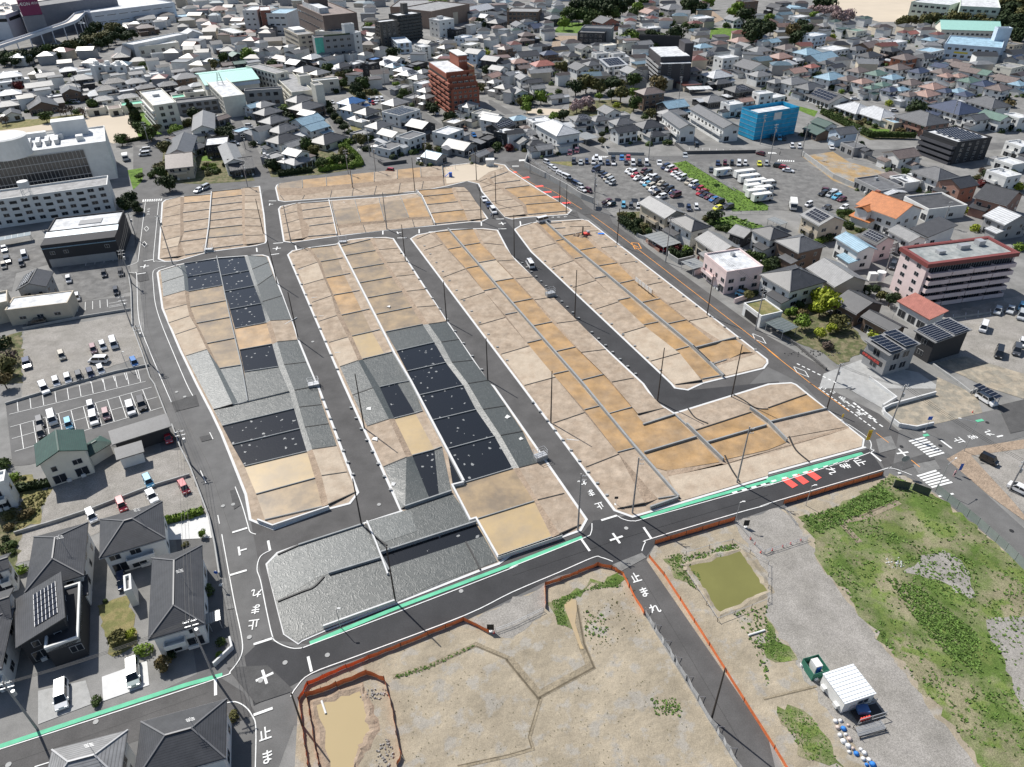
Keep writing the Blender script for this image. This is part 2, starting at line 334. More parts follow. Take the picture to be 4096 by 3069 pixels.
sheet('yard', 'A2 1420 1230 1790 1120 1830 1330 1450 1350', M_CONC, Z4+.01)
sheet('yard', 'D1 480 1570 800 1450 1010 1500 1300 1560 1500 1700 D2 440 40', M_CONG, Z3)
sheet('dirt_yard', 'D2 990 230 1440 90 1460 -60 1800 100 1850 250 1270 390 1150 370', gmat('dull_earth', (.33, .285, .22), col2=(.24, .22, .18), scale=.3, var=.2, fine=.12), Z4)
sheet('dirt_yard', 'D1 1440 1480 1700 1420 2300 1600 2300 1700 D2 2200 130 1860 20 1700 -60', gmat('dull_earth', (.3, .27, .22)), Z4)
sheet('yard', 'D2 720 60 900 -30 1100 130 980 210', M_CONG, Z4)
sheet('dirt_bank', 'D2 1540 650 1700 560 2209 480 2209 560 1750 620 2100 1000 2209 1130 2209 1180 1900 960', M_BANK, Z4)
# undeveloped land in the foreground
sheet('bare_ground', 'B3 330 1750 365 1090 460 930 700 840 1800 390 2209 230 C3 0 215 300 100 520 0 C2 680 1580 790 1560 900 1620 C3 950 0 1140 340 1970 1700 2000 1900 B3 300 1900', M_FILL, Z2)
sheet('gravel_road', 'B3 1800 410 2209 230 C3 0 205 290 95 280 330 B3 2209 560 1950 470', M_GRAV, Z3)
sheet('bare_ground', 'C2 1160 1520 1230 1400 1930 1190 C2 2209 1110 D2 130 1080 980 800 1180 790 1440 950 2300 1640 D3 2400 1800 200 1800 0 1390 C3 2209 1390 1250 0', M_FILL, Z2)
sheet('gravel_road', 'C2 1900 1190 2209 1100 D2 110 1080 240 1200 400 1440 D3 500 0 870 440 1250 960 1900 1800 1000 1800 500 1150 320 900 230 700 0 390 C3 2209 350 2209 0 C2 2000 1330', M_GRAV, Z3)
sheet('weedy_ground', 'D2 280 1160 680 1030 960 850 1080 780 1440 950 2300 1650 D3 2400 1800 1960 1800 1480 1150 1000 600 700 180 500 -20 D2 420 1430', M_GRASSP, Z3)
sheet('gravel_patch', 'D2 1340 1500 1500 1430 1680 1520 1740 1620 D3 1800 200 1740 210 1500 60 1180 -20', M_GRAV, Z4)
sheet('gravel_patch', 'D3 1880 400 2209 340 2300 1000 2209 1150 2000 700', M_GRAV, Z4)
sheet('weedy_ground', 'D3 -20 400 90 560 210 700 60 760 -20 620', M_GRASSP, Z4)
sheet('weedy_ground', 'D3 60 1160 220 1130 400 1250 560 1500 640 1657 330 1600', M_GRASSP, Z4)
sheet('weedy_ground', 'C3 420 180 700 60 940 -40 950 60 700 90 540 200 450 280 500 450 380 400 330 260', M_GRASSP, Z4)
sheet('weedy_ground', 'C2 1310 1490 1480 1460 1560 1600 1650 1657 C3 1580 130 1500 60 1420 0', M_GRASSP, Z4)
# drainage ditches: dark earth strips
bd = MB(); be = MB()
for s_, w_ in (('C3 -30 720 230 1035 680 790 600 600 540 260', 1.3), ('B3 1180 880 1480 790 1900 600 C3 -30 720', .8), ('C3 250 1060 150 1400 180 1500 -20 1560 B3 1740 1657', .5), ('D2 1130 1020 830 1150 620 1190 790 1370', 1.2), ('D3 -40 1070 420 960', .4)):
    strip(bd, pts(s_), w_, Z4+.024); strip(be, pts(s_), w_*.22, Z4+.03, -w_*.3)
o = bd.build('ditch', gmat('ditch_earth', (.25, .21, .15), var=.2, fine=.2, bump=1, bscale=1.5)); o['kind'] = 'structure'; o = be.build('ditch_bottom', gmat('dark_ditch', (.12, .10, .07), var=.3)); o['kind'] = 'structure'  # the narrow strip along one side is a darker brown
sheet('water', 'C3 450 260 500 200 555 220 560 300 545 420 600 600 620 640 590 640 520 460 470 330', M_PUDO, Z4+.05)
sheet('water', 'B3 520 1120 890 990 950 1150 985 1360 880 1500 830 1720 640 1760', M_POND, Z4+.03)
sheet('water', 'C2 1510 1580 1960 1440 2120 1650 C3 2209 150 1780 330 1680 180 1540 -20', M_POND2, Z4+.03)
def rim(s_, h_, w_, m):      # earth bank round a pond
    P = pts(s_); c = sum(P, Vector())/len(P); n = len(P); bb = MB(); V = []
    rr = random.Random(3)
    Q = []
    for i in range(n):
        for k in range(5): Q.append(P[i].lerp(P[(i+1) % n], k/5)+Vector((rr.uniform(-.3, .3), rr.uniform(-.3, .3), 0)))
    n = len(Q)
    for p in Q:
        d = (p-c).normalized()
        V += [(p.x-d.x*.5, p.y-d.y*.5, Z4), (p.x+d.x*w_*.35, p.y+d.y*w_*.35, h_*rr.uniform(.6, 1.1)), (p.x+d.x*w_, p.y+d.y*w_, Z2)]
    for i in range(n):
        j = (i+1) % n
        for k in (0, 1): bb.add([V[3*i+k], V[3*i+k+1], V[3*j+k+1], V[3*j+k]], [(0, 1, 2, 3)])
    o = bb.build('earth_bank', m); o['kind'] = 'structure'
rim('B3 520 1120 890 990 950 1150 985 1360 880 1500 830 1720 640 1760', .35, 1.3, M_BANK)
rim('C2 1510 1580 1960 1440 2120 1650 C3 2209 150 1780 330 1680 180 1540 -20', .3, 1.2, M_FILL)
# ================================================================ THE LOTS of the new development
CODE = {'b': M_DRY, 'l': M_DRYL, 'n': M_BANK, 'o': M_ORNG, 'p': M_PUD, 'w': M_PUDO, 'g': M_TARP, 'G': M_TARPL, 'k': M_TARPK}
def kerb(s_, hh=.11):
    P = pts(s_); b = MB(); b.poly(P, 0.02, hh); o = b.build('kerb', M_CONC); o['kind'] = 'structure'
    n = len(P); A = sum(P[i].x*P[(i+1) % n].y-P[(i+1) % n].x*P[i].y for i in range(n)); sg = 1 if A > 0 else -1; Q = []
    for i in range(n):
        a = (P[i]-P[i-1]).normalized(); c = (P[(i+1) % n]-P[i]).normalized(); t = (a+c).normalized(); nn = Vector((-t.y, t.x, 0))*sg; Q.append(P[i]+nn*.5/max(.5, nn.dot(Vector((-a.y, a.x, 0))*sg)))
    b = MB(); b.poly(Q, .125); o = b.build('lot_ground', M_DRY); o['kind'] = 'structure'
SHEETS = []
def block(place, lines, cells, prof, inL=True, inR=True, straight=None, wallm=None, curved=None, first=True, last=True, spine=None, nowall=()):
    """lines: one string per lot boundary, with points across the block; cells: one code string per lot."""
    L = [pts(s_) for s_ in lines]
    for i, P in enumerate(L):
        if inL: P[0] = P[0].lerp(P[1], min(.45, .5/max((P[1]-P[0]).length, .1)))
        if inR: P[-1] = P[-1].lerp(P[-2], min(.45, .5/max((P[-2]-P[-1]).length, .1)))
        for k, z in enumerate(prof): P[k].z = z
    def inset(A, B):
        for k in range(len(A)): A[k] = A[k]+(B[k]-A[k]).normalized()*.45
    if first: inset(L[0], L[1])
    if last: inset(L[-1], L[-2])
    earth = {}
    for i, cs in enumerate(cells):
        A, B = L[i], L[i+1]; sheetmb = None; sm = []
        for j, c in enumerate(cs):
            if c in ' -': continue
            if c in 'gGk':
                if sheetmb is None: sheetmb = MB()
                if CODE[c] not in sm: sm.append(CODE[c])
                tgt, mi = sheetmb, sm.index(CODE[c])
            else: tgt, mi = earth.setdefault(c, MB()), 0
            n = 4
            for k in range(n):
                a0 = A[j].lerp(B[j], k/n); a1 = A[j].lerp(B[j], (k+1)/n); c0 = A[j+1].lerp(B[j+1], k/n); c1 = A[j+1].lerp(B[j+1], (k+1)/n)
                tgt.add([a0, c0, c1, a1], [(0, 1, 2, 3)], mi)
        if sheetmb: SHEETS.append((sheetmb.build('plastic_sheet', sm), (A[0]+B[-1])/2, place, cs))
    for c, m_ in earth.items(): o = m_.build('lot_ground', CODE[c]); o['kind'] = 'structure'
    root = empty('lot_wall')
    for i, P in enumerate(L):
        if i in nowall: continue
        for (a, c) in (straight or []):
            b = MB(); Q = [Vector(p) for p in P[a:c+1]]; wallstrip(b, Q, .17, .0, .24, rel=True); b.build('wall_segment', M_CONW, root)
        for (a, c) in (curved or []):
            b = MB(); Q = curve([Vector(p) for p in P[a:c+1]]); wallstrip(b, Q, .2, .0, .09, rel=True); b.build('kerb_segment', M_EDGE, root)
    if spine:
        b = MB(); wallstrip(b, pts(spine[0]), spine[1], 0, spine[2]); b.build('spine_wall', spine[3], root)
    tag(root, place[1], 'retaining wall', 'concrete retaining walls between the building lots')
M_EDGE = mat('black_edging', (.02, .02, .02), rough=.6, var=0)
# kerbs (outer outlines)
kerb('A1 1395 95 1425 70 1555 42 1825 15 B1 35 -50 75 200 95 425 85 445 0 468 A1 1800 522 1535 600 1420 606 1362 583 1380 330')
kerb('B0 165 1625 175 1600 205 1585 400 1562 820 1512 1620 1437 1965 1393 2150 1425 C0 -20 1470 C1 250 -10 405 85 520 160 480 200 105 225 0 240 B1 2150 225 1945 0 B0 1915 1590 1820 1568 1640 1612 1400 1655 B1 800 45 400 75 250 88 190 78')
kerb('B1 190 150 210 125 345 98 630 75 1110 42 1385 10 B0 1560 1640 1770 1622 1830 1657 B1 2005 232 1945 264 1860 262 1545 294 1090 338 720 384 400 428 310 442 235 432')
kerb('A1 1352 700 1372 678 1535 628 1880 568 2209 545 B1 60 543 112 560 375 1280 530 1657 B2 545 20 892 940 815 1040 640 1085 150 1265 60 1230 -60 1180 A2 2110 960 2000 680 1900 430 1815 250 1690 10 A1 1545 1365 1395 1010')
kerb('B1 268 545 310 508 430 485 690 450 810 412 960 396 1120 392 1190 403 1645 1105 2020 1657 C2 -150 20 655 1172 600 1272 440 1330 0 1480 B2 2100 1562 1940 1620 B3 1235 245 600 487 400 575 365 603 235 515 105 0 B2 82 1557 180 1455 370 1385 910 1205 1240 1098 745 0')
kerb('B1 1328 405 1385 372 1500 350 1655 325 1960 315 2088 330 C1 -10 540 540 1100 1140 1657 C2 1250 160 1400 250 2209 0 D2 200 -12 245 5 835 480 822 560 0 785 C2 2209 815 1450 1040 1040 1158 878 1100 60 0')
kerb('C1 15 325 70 292 165 268 210 260 600 236 660 248 920 450 2209 1448 2212 1482 2178 1528 1650 1657 C2 1520 60 1400 42 1365 0 C1 160 520')
PL = [.17, .55, .16, .16]; PR = [.16, .16, .5, .17]
KW, GW = M_CONC, M_CONW
block((0, 'low retaining walls in the left half of the lots beside the car park road'),
 ['A1 1425 75 1560 50 1590 40 1822 22', 'A1 1408 150 1560 120 1590 105 1815 85', 'A1 1402 225 1560 205 1580 185 1810 155', 'A1 1397 305 1560 290 1585 265 1800 235', 'A1 1392 425 1560 395 1590 350 1795 320', 'A1 1385 500 1540 480 1560 435 1780 405', 'A1 1375 585 1535 575 1600 555 1775 525'],
 ['bno', 'bnb', 'bnb', 'bnb', 'lnb', 'bnb'], PL, inR=False, straight=[(2, 3)], curved=[(0, 1)], spine=('A1 1828 10 1805 300 1772 530', .3, .75, KW))
block((0, 'low retaining walls across the right half of the top left lots'),
 ['A1 1830 0 2080 -25 2115 -28 2235 -42', 'A1 1822 65 2090 35 2115 45 2245 30', 'A1 1815 125 2090 93 2115 100 2250 90', 'A1 1808 188 2090 155 2115 165 2258 160', 'A1 1800 255 2090 222 2115 235 2264 235', 'A1 1790 325 2090 292 2115 305 2272 300', 'A1 1782 405 2095 375 2120 390 2283 375', 'A1 1775 505 2100 465 2135 470 2290 445'],
 ['onb', 'bnb', 'bnl', 'bnb', 'bnb', 'pnb', 'bnb'], PR, inL=False, straight=[(0, 1)], curved=[(2, 3)])
block((0, 'low retaining walls of the lot row below the top road'),
 ['B0 185 1600 190 1640 200 1690 235 1738', 'B0 402 1565 405 1640 420 1690 400 1727', 'B0 607 1542 612 1622 655 1650 640 1712', 'B0 825 1517 835 1600 840 1630 830 1700', 'B0 1022 1497 1020 1585 1040 1610 1020 1688', 'B0 1220 1477 1222 1560 1245 1585 1230 1675', 'B0 1420 1457 1425 1545 1445 1570 1430 1640', 'B0 1614 1442 1624 1530 1628 1560 1634 1605'],
 ['pnb', 'onb', 'onb', 'onb', 'bnb', 'onb', 'bnb'], [.75, .75, .18, .16], straight=[(0, 1)], curved=[(2, 3)])
sheet('playground', 'B0 1628 1446 1960 1402 2140 1450 2010 1490 1920 1555 1645 1590', M_SAND, .15)
block((0, 'low retaining walls of the triangular lots beside the diagonal road'),
 ['B0 1925 1568 1990 1550 2020 1540 2180 1482', 'B0 1945 1625 2030 1605 2060 1590 2290 1560', 'C1 -255 5 -100 -15 -60 -25 160 -50', 'C1 -190 90 10 75 50 55 310 30', 'C1 -130 155 90 130 120 115 420 90', 'C1 -70 225 110 212 140 205 500 172'],
 ['bnb', 'bnb', 'bno', 'bno', 'bno'], PL, straight=[(2, 3)], curved=[(0, 1)])
block((0, 'low retaining walls across the left lots of the inner block'),
 ['B1 205 150 360 105 385 100 628 82', 'B1 212 205 355 180 400 165 640 130', 'B1 222 285 375 250 410 240 660 212', 'B1 230 362 390 340 460 300 675 272', 'B1 245 430 400 420 450 395 695 375'],
 ['bnb', 'bnb', 'bnb', 'bnb'], PL, inR=False, straight=[(2, 3)], curved=[(0, 1)], spine=('B1 630 80 660 200 698 378', .3, .75, KW))
block((0, 'stepped retaining walls round the square middle lots of the inner block'),
 ['B1 640 82 655 170 690 300 700 320 720 380', 'B1 850 68 870 140 905 275 925 290 950 358', 'B1 1060 52 1070 110 1110 262 1120 270 1130 336', 'B1 1240 38 1258 80 1320 235 1350 245 1370 314', 'B1 1390 15 1435 55 1515 225 1530 240 1545 292'],
 ['bpnb', 'bonb', 'bpnb', 'bonb'], [.17, .6, .6, .16, .17], straight=[(0, 2)], curved=[(3, 4)])
block((0, 'low retaining walls across the right lots of the inner block'),
 ['B1 1400 -12 1690 -35 1710 -35 1800 -45', 'B1 1435 45 1700 20 1730 10 1850 0', 'B1 1475 115 1740 90 1765 85 1905 85', 'B1 1510 190 1790 160 1800 175 1960 155', 'B1 1545 285 1830 258 1860 258 2000 236'],
 ['onb', 'onb', 'bnb', 'onb'], PR, inL=False, straight=[(0, 1)], curved=[(2, 3)], spine=('B1 1385 0 1435 50 1545 285', .3, .9, KW))
block((0, 'low retaining walls of the left lots along the old road'),
 ['A1 1370 685 1555 640 1590 620 1875 575', 'A1 1385 790 1590 735 1620 740 1900 690', 'A1 1395 912 1600 865 1630 865 1920 812', 'A1 1410 1025 1615 985 1645 1000 1950 945', 'A1 1440 1140 1640 1085 1700 1140 1985 1088', 'A1 1500 1240 1700 1185 1790 1315 2030 1268', 'A1 1585 1425 1790 1375 1900 1530 2085 1500', 'A2 1825 232 2010 190 2060 180 2140 160'],
 ['GGk', 'GGk', 'bnp', 'lnp', 'lnp', 'lnp', 'GGG'], PL, inR=False, straight=[(2, 3)], curved=[(0, 1)], last=False, spine=('A1 1872 565 1985 1080 2085 1500 A2 2140 160', .25, .6, GW))
block((0, 'low retaining walls of the upper sheeted lots beside the first street'),
 ['A1 1875 575 2110 558 2140 555 2310 560', 'A1 1905 730 2150 685 2180 680 2330 605', 'A1 1945 865 2195 818 2225 820 2364 710', 'A1 1985 1020 2255 970 2270 960 2450 895', 'A1 2030 1185 2300 1135 2335 1125 2530 1105', 'A1 2070 1370 2350 1320 2395 1308 2585 1280', 'A1 2110 1560 2405 1515 2455 1505 2662 1470', 'A2 2140 160 2499 75 2544 70 2754 20'],
 ['kGG', 'kGG', 'kgg', 'kgg', 'onb', 'kgg', 'ggg'], PR, inL=False, straight=[(0, 1)], curved=[(2, 3)], last=False)
block((0, 'low retaining walls of the lower sheeted lots beside the first street'),
 ['A2 1825 232 2499 75 2544 70 2754 20', 'A2 1900 375 2539 220 2584 215 2799 180', 'A2 1985 540 2589 395 2634 388 2859 345', 'A2 2090 725 2649 590 2699 580 2927 535', 'A2 2190 965 2719 820 2779 808 3014 762', 'A2 2269 1200 2784 1080 2841 1068 3099 940'],
 ['ggg', 'kgg', 'kgg', 'wnl', 'pnl'], PR, straight=[(0, 1)], curved=[(2, 3)], first=False, spine=('B2 20 1195 150 1245 635 1080', .3, .9, KW))
block((0, 'low retaining walls of the lots right of the first street'),
 ['B1 300 530 440 490 470 485 650 465 700 458', 'B1 345 675 535 620 560 608 710 583 750 575', 'B1 400 808 590 765 605 748 760 720 815 710', 'B1 470 963 655 910 670 897 835 868 895 858', 'B1 530 1125 700 1082 740 1070 915 1032 980 1018', 'B1 615 1308 795 1268 830 1250 1000 1212 1070 1195', 'B1 708 1518 885 1470 920 1450 1110 1405 1175 1390', 'B2 815 107 1010 50 1070 35 1220 0 1340 -20', 'B2 940 375 1150 320 1195 305 1375 260 1440 240', 'B2 1080 728 1300 650 1350 625 1540 575 1605 550', 'B2 1230 1090 1290 1075 1500 1000 1580 970 1690 945'],
 ['bnpb', 'lnpb', 'bnob', 'bnob', 'bnpb', 'lnwb', 'gggg', 'ggkg', 'bnwb', 'ggkg'], [.17, .55, .16, .16, .2], inR=False, straight=[(2, 4)], curved=[(0, 1)], last=False, spine=('B1 715 460 1200 1420 B2 1340 0 1795 865', .45, 1.0, KW))
block((0, 'low retaining walls of the lots left of the second street'),
 ['B1 722 472 985 410 1010 405 1190 410', 'B1 768 555 1030 512 1060 512 1235 488', 'B1 830 670 1105 625 1130 625 1305 605', 'B1 890 792 1175 740 1210 742 1385 715', 'B1 965 920 1260 865 1300 872 1475 842', 'B1 1040 1062 1345 1000 1390 1008 1575 985', 'B1 1120 1215 1440 1150 1490 1155 1660 1120', 'B1 1215 1380 1540 1305 1600 1310 1770 1275', 'B1 1305 1555 1640 1480 1690 1485 1890 1455', 'B2 1410 105 1790 20 1830 12 2020 -30', 'B2 1530 320 1900 230 1960 235 2175 190', 'B2 1650 570 2060 460 2110 460 2320 410', 'B2 1700 890 2215 735 2270 740 2450 680', 'B2 1870 1185 2400 1020 2430 1018 2680 945', 'B2 2090 1512 2560 1345 2630 1325 2830 1225'],
 ['pnb', 'pnb', 'pnb', 'pnb', 'pnb', 'pnb', 'ggg', 'kgg', 'kgg', 'kgg', 'kgg', 'kgg', 'pnb', 'wnb'], PR, inL=False, straight=[(0, 1)], curved=[(2, 3)], spine=('B2 1795 870 1695 895 1850 1195 1900 1180 2090 1515 2640 1330', .35, .9, KW))
block((0, 'low retaining walls of the lots right of the second street'),
 ['B1 1375 410 1500 365 1545 350 1660 340', 'B1 1440 512 1610 465 1660 500 1770 480', 'B1 1605 745 1805 680 1815 665 1920 645', 'B1 1750 942 1975 880 1965 860 2075 835', 'B1 1905 1158 2150 1100 2150 1065 2254 1045', 'B1 2100 1410 2360 1345 2340 1310 2464 1280', 'C1 90 1680 375 1615 355 1580 487 1550', 'C2 340 350 625 265 625 230 750 198', 'C2 620 730 920 625 910 598 1060 558', 'C2 895 1100 1150 1060 1270 1010 1430 985'],
 ['bno', 'bno', 'bno', 'bnb', 'bnb', 'lno', 'bno', 'bno', 'bnb'], PL, inR=False, straight=[(2, 3)], curved=[(0, 1)], spine=('B1 1658 330 2209 970 C1 600 1657 C2 1060 560 1305 840 1435 990', .4, .85, GW))
block((0, 'low retaining walls of the lots left of the dark third street'),
 ['B1 1665 335 1870 320 1900 330 2075 340', 'B1 1785 470 1935 445 1965 455 2155 465', 'B1 1915 618 2070 590 2085 610 2249 590', 'B1 2055 780 2220 752 2240 765 2404 735', 'C1 5 962 175 928 195 945 370 910', 'C1 180 1162 345 1128 385 1148 578 1113', 'C1 372 1385 545 1345 600 1400 825 1362', 'C1 595 1632 790 1582 860 1657 1065 1608', 'C2 840 262 1035 208 1085 275 1330 210'],
 ['onb', 'onb', 'lnb', 'onb', 'onb', 'onb', 'onb', 'onb'], PR, inL=False, straight=[(0, 1)], curved=[(2, 3)], last=False)
block((0, 'low retaining walls of the lots right of the dark third street'),
 ['C1 60 305 180 275 230 272 285 270', 'C1 165 502 375 458 380 428 440 415', 'C1 330 660 530 608 540 582 615 567', 'C1 515 833 720 780 715 752 810 735', 'C1 705 1022 925 962 910 942 1020 918', 'C1 935 1232 1150 1178 1130 1155 1260 1128', 'C1 1180 1470 1445 1408 1385 1378 1525 1340', 'C1 1400 1680 1640 1650 1650 1630 1810 1600'],
 ['bno', 'bno', 'bnb', 'bnb', 'bno', 'lno', 'lno'], PL, inR=False, straight=[(2, 3)], curved=[(0, 1)], spine=('C1 290 272 440 410 1560 1350 1705 1490 1820 1605', .4, .95, GW))
block((0, 'low retaining walls of the lots along the orange-lined road'),
 ['C1 290 275 425 265 440 268 600 246', 'C1 350 322 460 315 500 312 690 302', 'C1 440 385 600 355 620 352 755 340', 'C1 580 510 720 485 770 495 915 468', 'C1 740 645 905 618 930 632 1085 600', 'C1 915 797 1055 765 1160 820 1310 778', 'C1 1110 962 1275 928 1355 985 1515 940', 'C1 1325 1148 1500 1110 1525 1128 1700 1085', 'C1 1560 1357 1750 1310 1800 1300 1930 1268', 'C1 1715 1500 1850 1455 1990 1400 2090 1392'],
 ['bbb', 'bbb', 'onb', 'onb', 'onb', 'onb', 'onb', 'onl', 'ooo'], PR, inL=False, straight=[(0, 1)], curved=[(2, 3)], last=False)
def lot(s_, m, z=.2, name='lot_ground'):
    o = sheet(name, s_, m, z); return o
lot('C1 1735 1510 2100 1400 2195 1475 2160 1515 1845 1590', M_DRYL, .17)
lot('C1 1700 1480 2080 1385 2100 1405 1735 1515', M_BANK, .19)
# L-shaped corner lots, bottom right of the site
lot('C2 835 262 1050 215 1140 355 1395 275 1590 470 1140 608', M_ORNG, .18); lot('C2 1075 275 1320 215 1392 265 1140 355', M_DRY, .22)
lot('C2 1140 608 1590 470 1790 680 1330 755 1245 730', M_ORNG, .18); lot('C2 1330 750 1800 690 1830 700 D2 690 370 700 390 0 590 C2 1350 810', M_BANK, .17)
lot('C2 1345 805 1830 705 2209 610 D2 700 388 815 480 805 545 0 765 C2 2209 795 1450 1018 1435 990', M_DRYL, .17)
lot('C2 1450 255 2209 30 D2 200 10 330 95 0 215 C2 2060 250 1570 410 1400 265', M_DRY, .2)
lot('C2 1570 415 2060 255 2209 370 1675 520', M_ORNG, .19); lot('C2 1675 525 2190 375 D2 -15 360 155 512 C2 2209 575 1810 665', M_ORNG, .19)
lot('D2 -160 235 330 95 500 225 5 345', M_ORNG, .19); lot('D2 5 350 500 228 685 375 155 470', M_DRY, .21)
rt = empty('lot_wall')
for s_, hh in (('C2 1505 365 1820 672', 1.0), ('C2 1675 520 2190 370', .7), ('C2 1140 605 1590 470', .7), ('C2 2050 225 D2 0 340 158 505', 1.0), ('D2 0 345 500 225', .7), ('C2 1130 362 1400 275', .6), ('C2 1400 270 1510 370', .5), ('C2 1190 1085 1430 1000', .9), ('C1 1580 1358 1930 1268', .7), ('C1 1560 1350 1705 1490', .95)):
    b = MB(); wallstrip(b, pts(s_), .3, 0, hh); b.build('wall_segment', M_CONW, rt)
for s_ in ('C2 1520 220 1580 300 1690 350', 'C2 1910 100 2000 150 2100 215 2209 225', 'C2 1835 625 1890 740 1965 855', 'C2 1310 840 1400 930 1445 1000', 'D2 180 460 240 580 355 680', 'D2 0 215 330 97', 'C2 1570 412 2060 252', 'C1 1730 1480 1780 1540 1835 1590'):
    b = MB(); wallstrip(b, curve(pts(s_)), .28, .1, .34); b.build('kerb_segment', M_EDGE, rt)
tag(rt, 'grey retaining walls of the orange corner lots at the crossroads', 'retaining wall', 'concrete retaining walls between the building lots')
# sheeted corner lots, bottom left of the site
def psheet(place, s_, ms, z):
    b = MB(); b.poly(pts(s_), z); SHEETS.append((b.build('plastic_sheet', ms), pts(s_)[0], (place,), None))
psheet('c', 'B2 200 1462 380 1400 930 1225 1245 1112 1690 945 1965 1320 2085 1540 1930 1598 B3 1230 230 600 475 400 562 365 590 245 510 112 10 B2 100 1560', M_TARP, .165)
psheet('c', 'B2 960 1195 1245 1112 1330 1090 1390 1275 1030 1400', M_TARPL, .2); psheet('c', 'B2 1330 1088 1690 948 1865 1212 1130 1445 1035 1402 1392 1276', M_TARP, .19)
psheet('c', 'B2 1085 1480 1900 1215 1965 1320 1110 1600', M_TARPK, .19)
psheet('c', 'B2 1110 1600 1965 1320 2080 1535 1930 1595 1600 1710 B3 1225 225 1190 150', M_TARP, .2)
psheet('c', 'B2 440 1390 930 1228 1065 1508 630 1645 520 1680', M_TARPL, .2); psheet('c', 'B2 195 1465 380 1402 435 1392 515 1685 B3 195 225 115 20 B2 105 1560', M_TARPL, .19)
psheet('c', 'B2 530 1680 1070 1515 B3 1190 215 600 440', M_TARP, .2); psheet('c', 'B3 195 235 500 110 530 45 590 455 600 470 400 555 365 580 250 505', M_TARP, .2)
rt = empty('lot_wall')
for s_, hh, mm in (('B2 370 1400 930 1218', .5, GW), ('B2 960 1200 1045 1400 1140 1657', .7, KW), ('B2 1080 1475 1900 1210', .9, GW), ('B2 630 1650 1075 1515', .7, GW), ('B3 585 465 1205 240', .9, KW), ('B2 1285 1078 1690 942', .8, GW), ('B2 1075 1480 1150 1620', .6, GW), ('B2 2090 1515 2640 1328', .9, KW)):
    b = MB(); wallstrip(b, pts(s_), .28, 0, hh); b.build('wall_segment', mm, rt)
for s_ in ('B2 190 1480 280 1440 370 1400', 'B3 190 235 400 150 500 110 590 20', 'B2 1810 1370 1870 1480 1935 1610', 'B2 945 1215 985 1290 1130 1400'):
    b = MB(); wallstrip(b, curve(pts(s_)), .28, .1, .38); b.build('kerb_segment', M_EDGE, rt)
tag(rt, 'pale retaining walls of the sheeted corner lots beside the green line', 'retaining wall', 'concrete retaining walls between the building lots')
SHEETS.sort(key=lambda q: -q[1].y)
for i, (o, p, pl, cs) in enumerate(SHEETS):
    ms = [m.name for m in o.data.materials]; col_ = 'pale grey' if M_TARPL.name in ms else 'dark grey'; wet = ' holding black water' if M_TARPK.name in ms else ''
    k = i+1; n_ = len(SHEETS)
    pos = f'{nth(k)} from the top of all sheeted lots' if k <= n_//2 else f'{nth(n_-k+1)} from the bottom of all sheeted lots'
    tag(o, f'{col_} plastic sheet{wet}, {pos}', 'ground sheet', 'plastic sheets over the muddy lots')
# ================================================================ road paint
def paint(s_, w_, m=M_WHITE, name='road_marking', z=.1, sm=True, shift=0):
    b = MB(); P = pts(s_); strip(b, curve(P) if sm and len(P) > 2 else P, w_, z, shift); o = b.build(name, m); o['kind'] = 'structure'; return o
for s_ in ('A1 1255 90 1225 330 1195 570 1180 610 1100 642', 'A1 1370 90 1345 350 1325 580 1345 598 1400 603 1480 590', 'A1 1110 695 1160 703 1180 720 1190 1010 1215 1170 1290 1370 1410 1657 A2 1480 160', 'A1 1430 640 1350 665 1320 700 1325 810 1340 960 1390 1130 1500 1400 1610 1657 A2 1665 105', 'A2 1915 1300 1980 1657 A3 2030 270 2090 560 2080 700 1990 830 1900 885 1100 1150 0 1505 -300 1600',
           'A2 2030 890 2090 1050 2140 1220 2160 1280 2209 1300', 'A3 300 1657 700 1530 1060 1400', 'B2 135 1435 40 1490 10 1600 40 1700 B3 90 300 140 520 180 580 300 630 400 630 480 600 1250 310 2209 -60 C2 0 1580 600 1340 680 1290 690 1205',
           'C2 910 1140 960 1170 1050 1185 1200 1150 2209 870 D2 0 880 840 610 885 560 870 480 720 370 500 240', 'B3 300 1050 350 970 480 850 900 690 1800 350 C3 0 150 400 -20 C2 700 1500 770 1500 870 1535', 'C2 1120 1445 1150 1370 1210 1335 1930 1120 2209 1045 D2 0 1035 980 745 1040 730 1110 740 1240 790', 'A3 1935 1110 2030 1095 2120 1140 2180 1220 2209 1320 B3 -5 1700'):
    paint(s_, .16)
for s_ in ('A2 1730 750 1780 860', 'A2 1810 420 1840 480', 'A2 1880 1135 1895 1210'): paint(s_, .15)
for s_ in ('A2 1980 1655 2130 1610', 'A2 2005 1285 2135 1245', 'A1 1240 600 1330 585', 'A1 1180 712 1260 700', 'B3 450 705 480 835', 'B3 -20 1210 145 1150', 'A3 1860 905 1862 1040', 'B3 -20 600 150 545', 'C2 600 1345 670 1445', 'C2 1135 1240 1200 1335', 'C2 770 1180 905 1138', 'D2 880 590 975 670', 'D2 1490 490 1585 560', 'B1 1140 160 75 160', 'B2 105 1355 122 1440', 'B1 110 80 175 80', 'B1 5 485 10 520', 'B1 340 465 350 500', 'B1 130 545 200 535', 'B1 1095 335 1095 370', 'B1 1408 325 1408 360', 'B1 1490 348 1640 343', 'B1 2090 322 2160 320', 'B1 1945 262 1945 295', 'C1 70 255 75 290', 'B1 1220 400 1300 398', 'B1 2070 237 2140 235', 'B1 150 447 235 440', 'D2 1470 975 1600 950', 'D2 1975 460 2025 448'):
    if 'B1 1140 160' in s_: continue
    paint(s_, .42, sm=False)
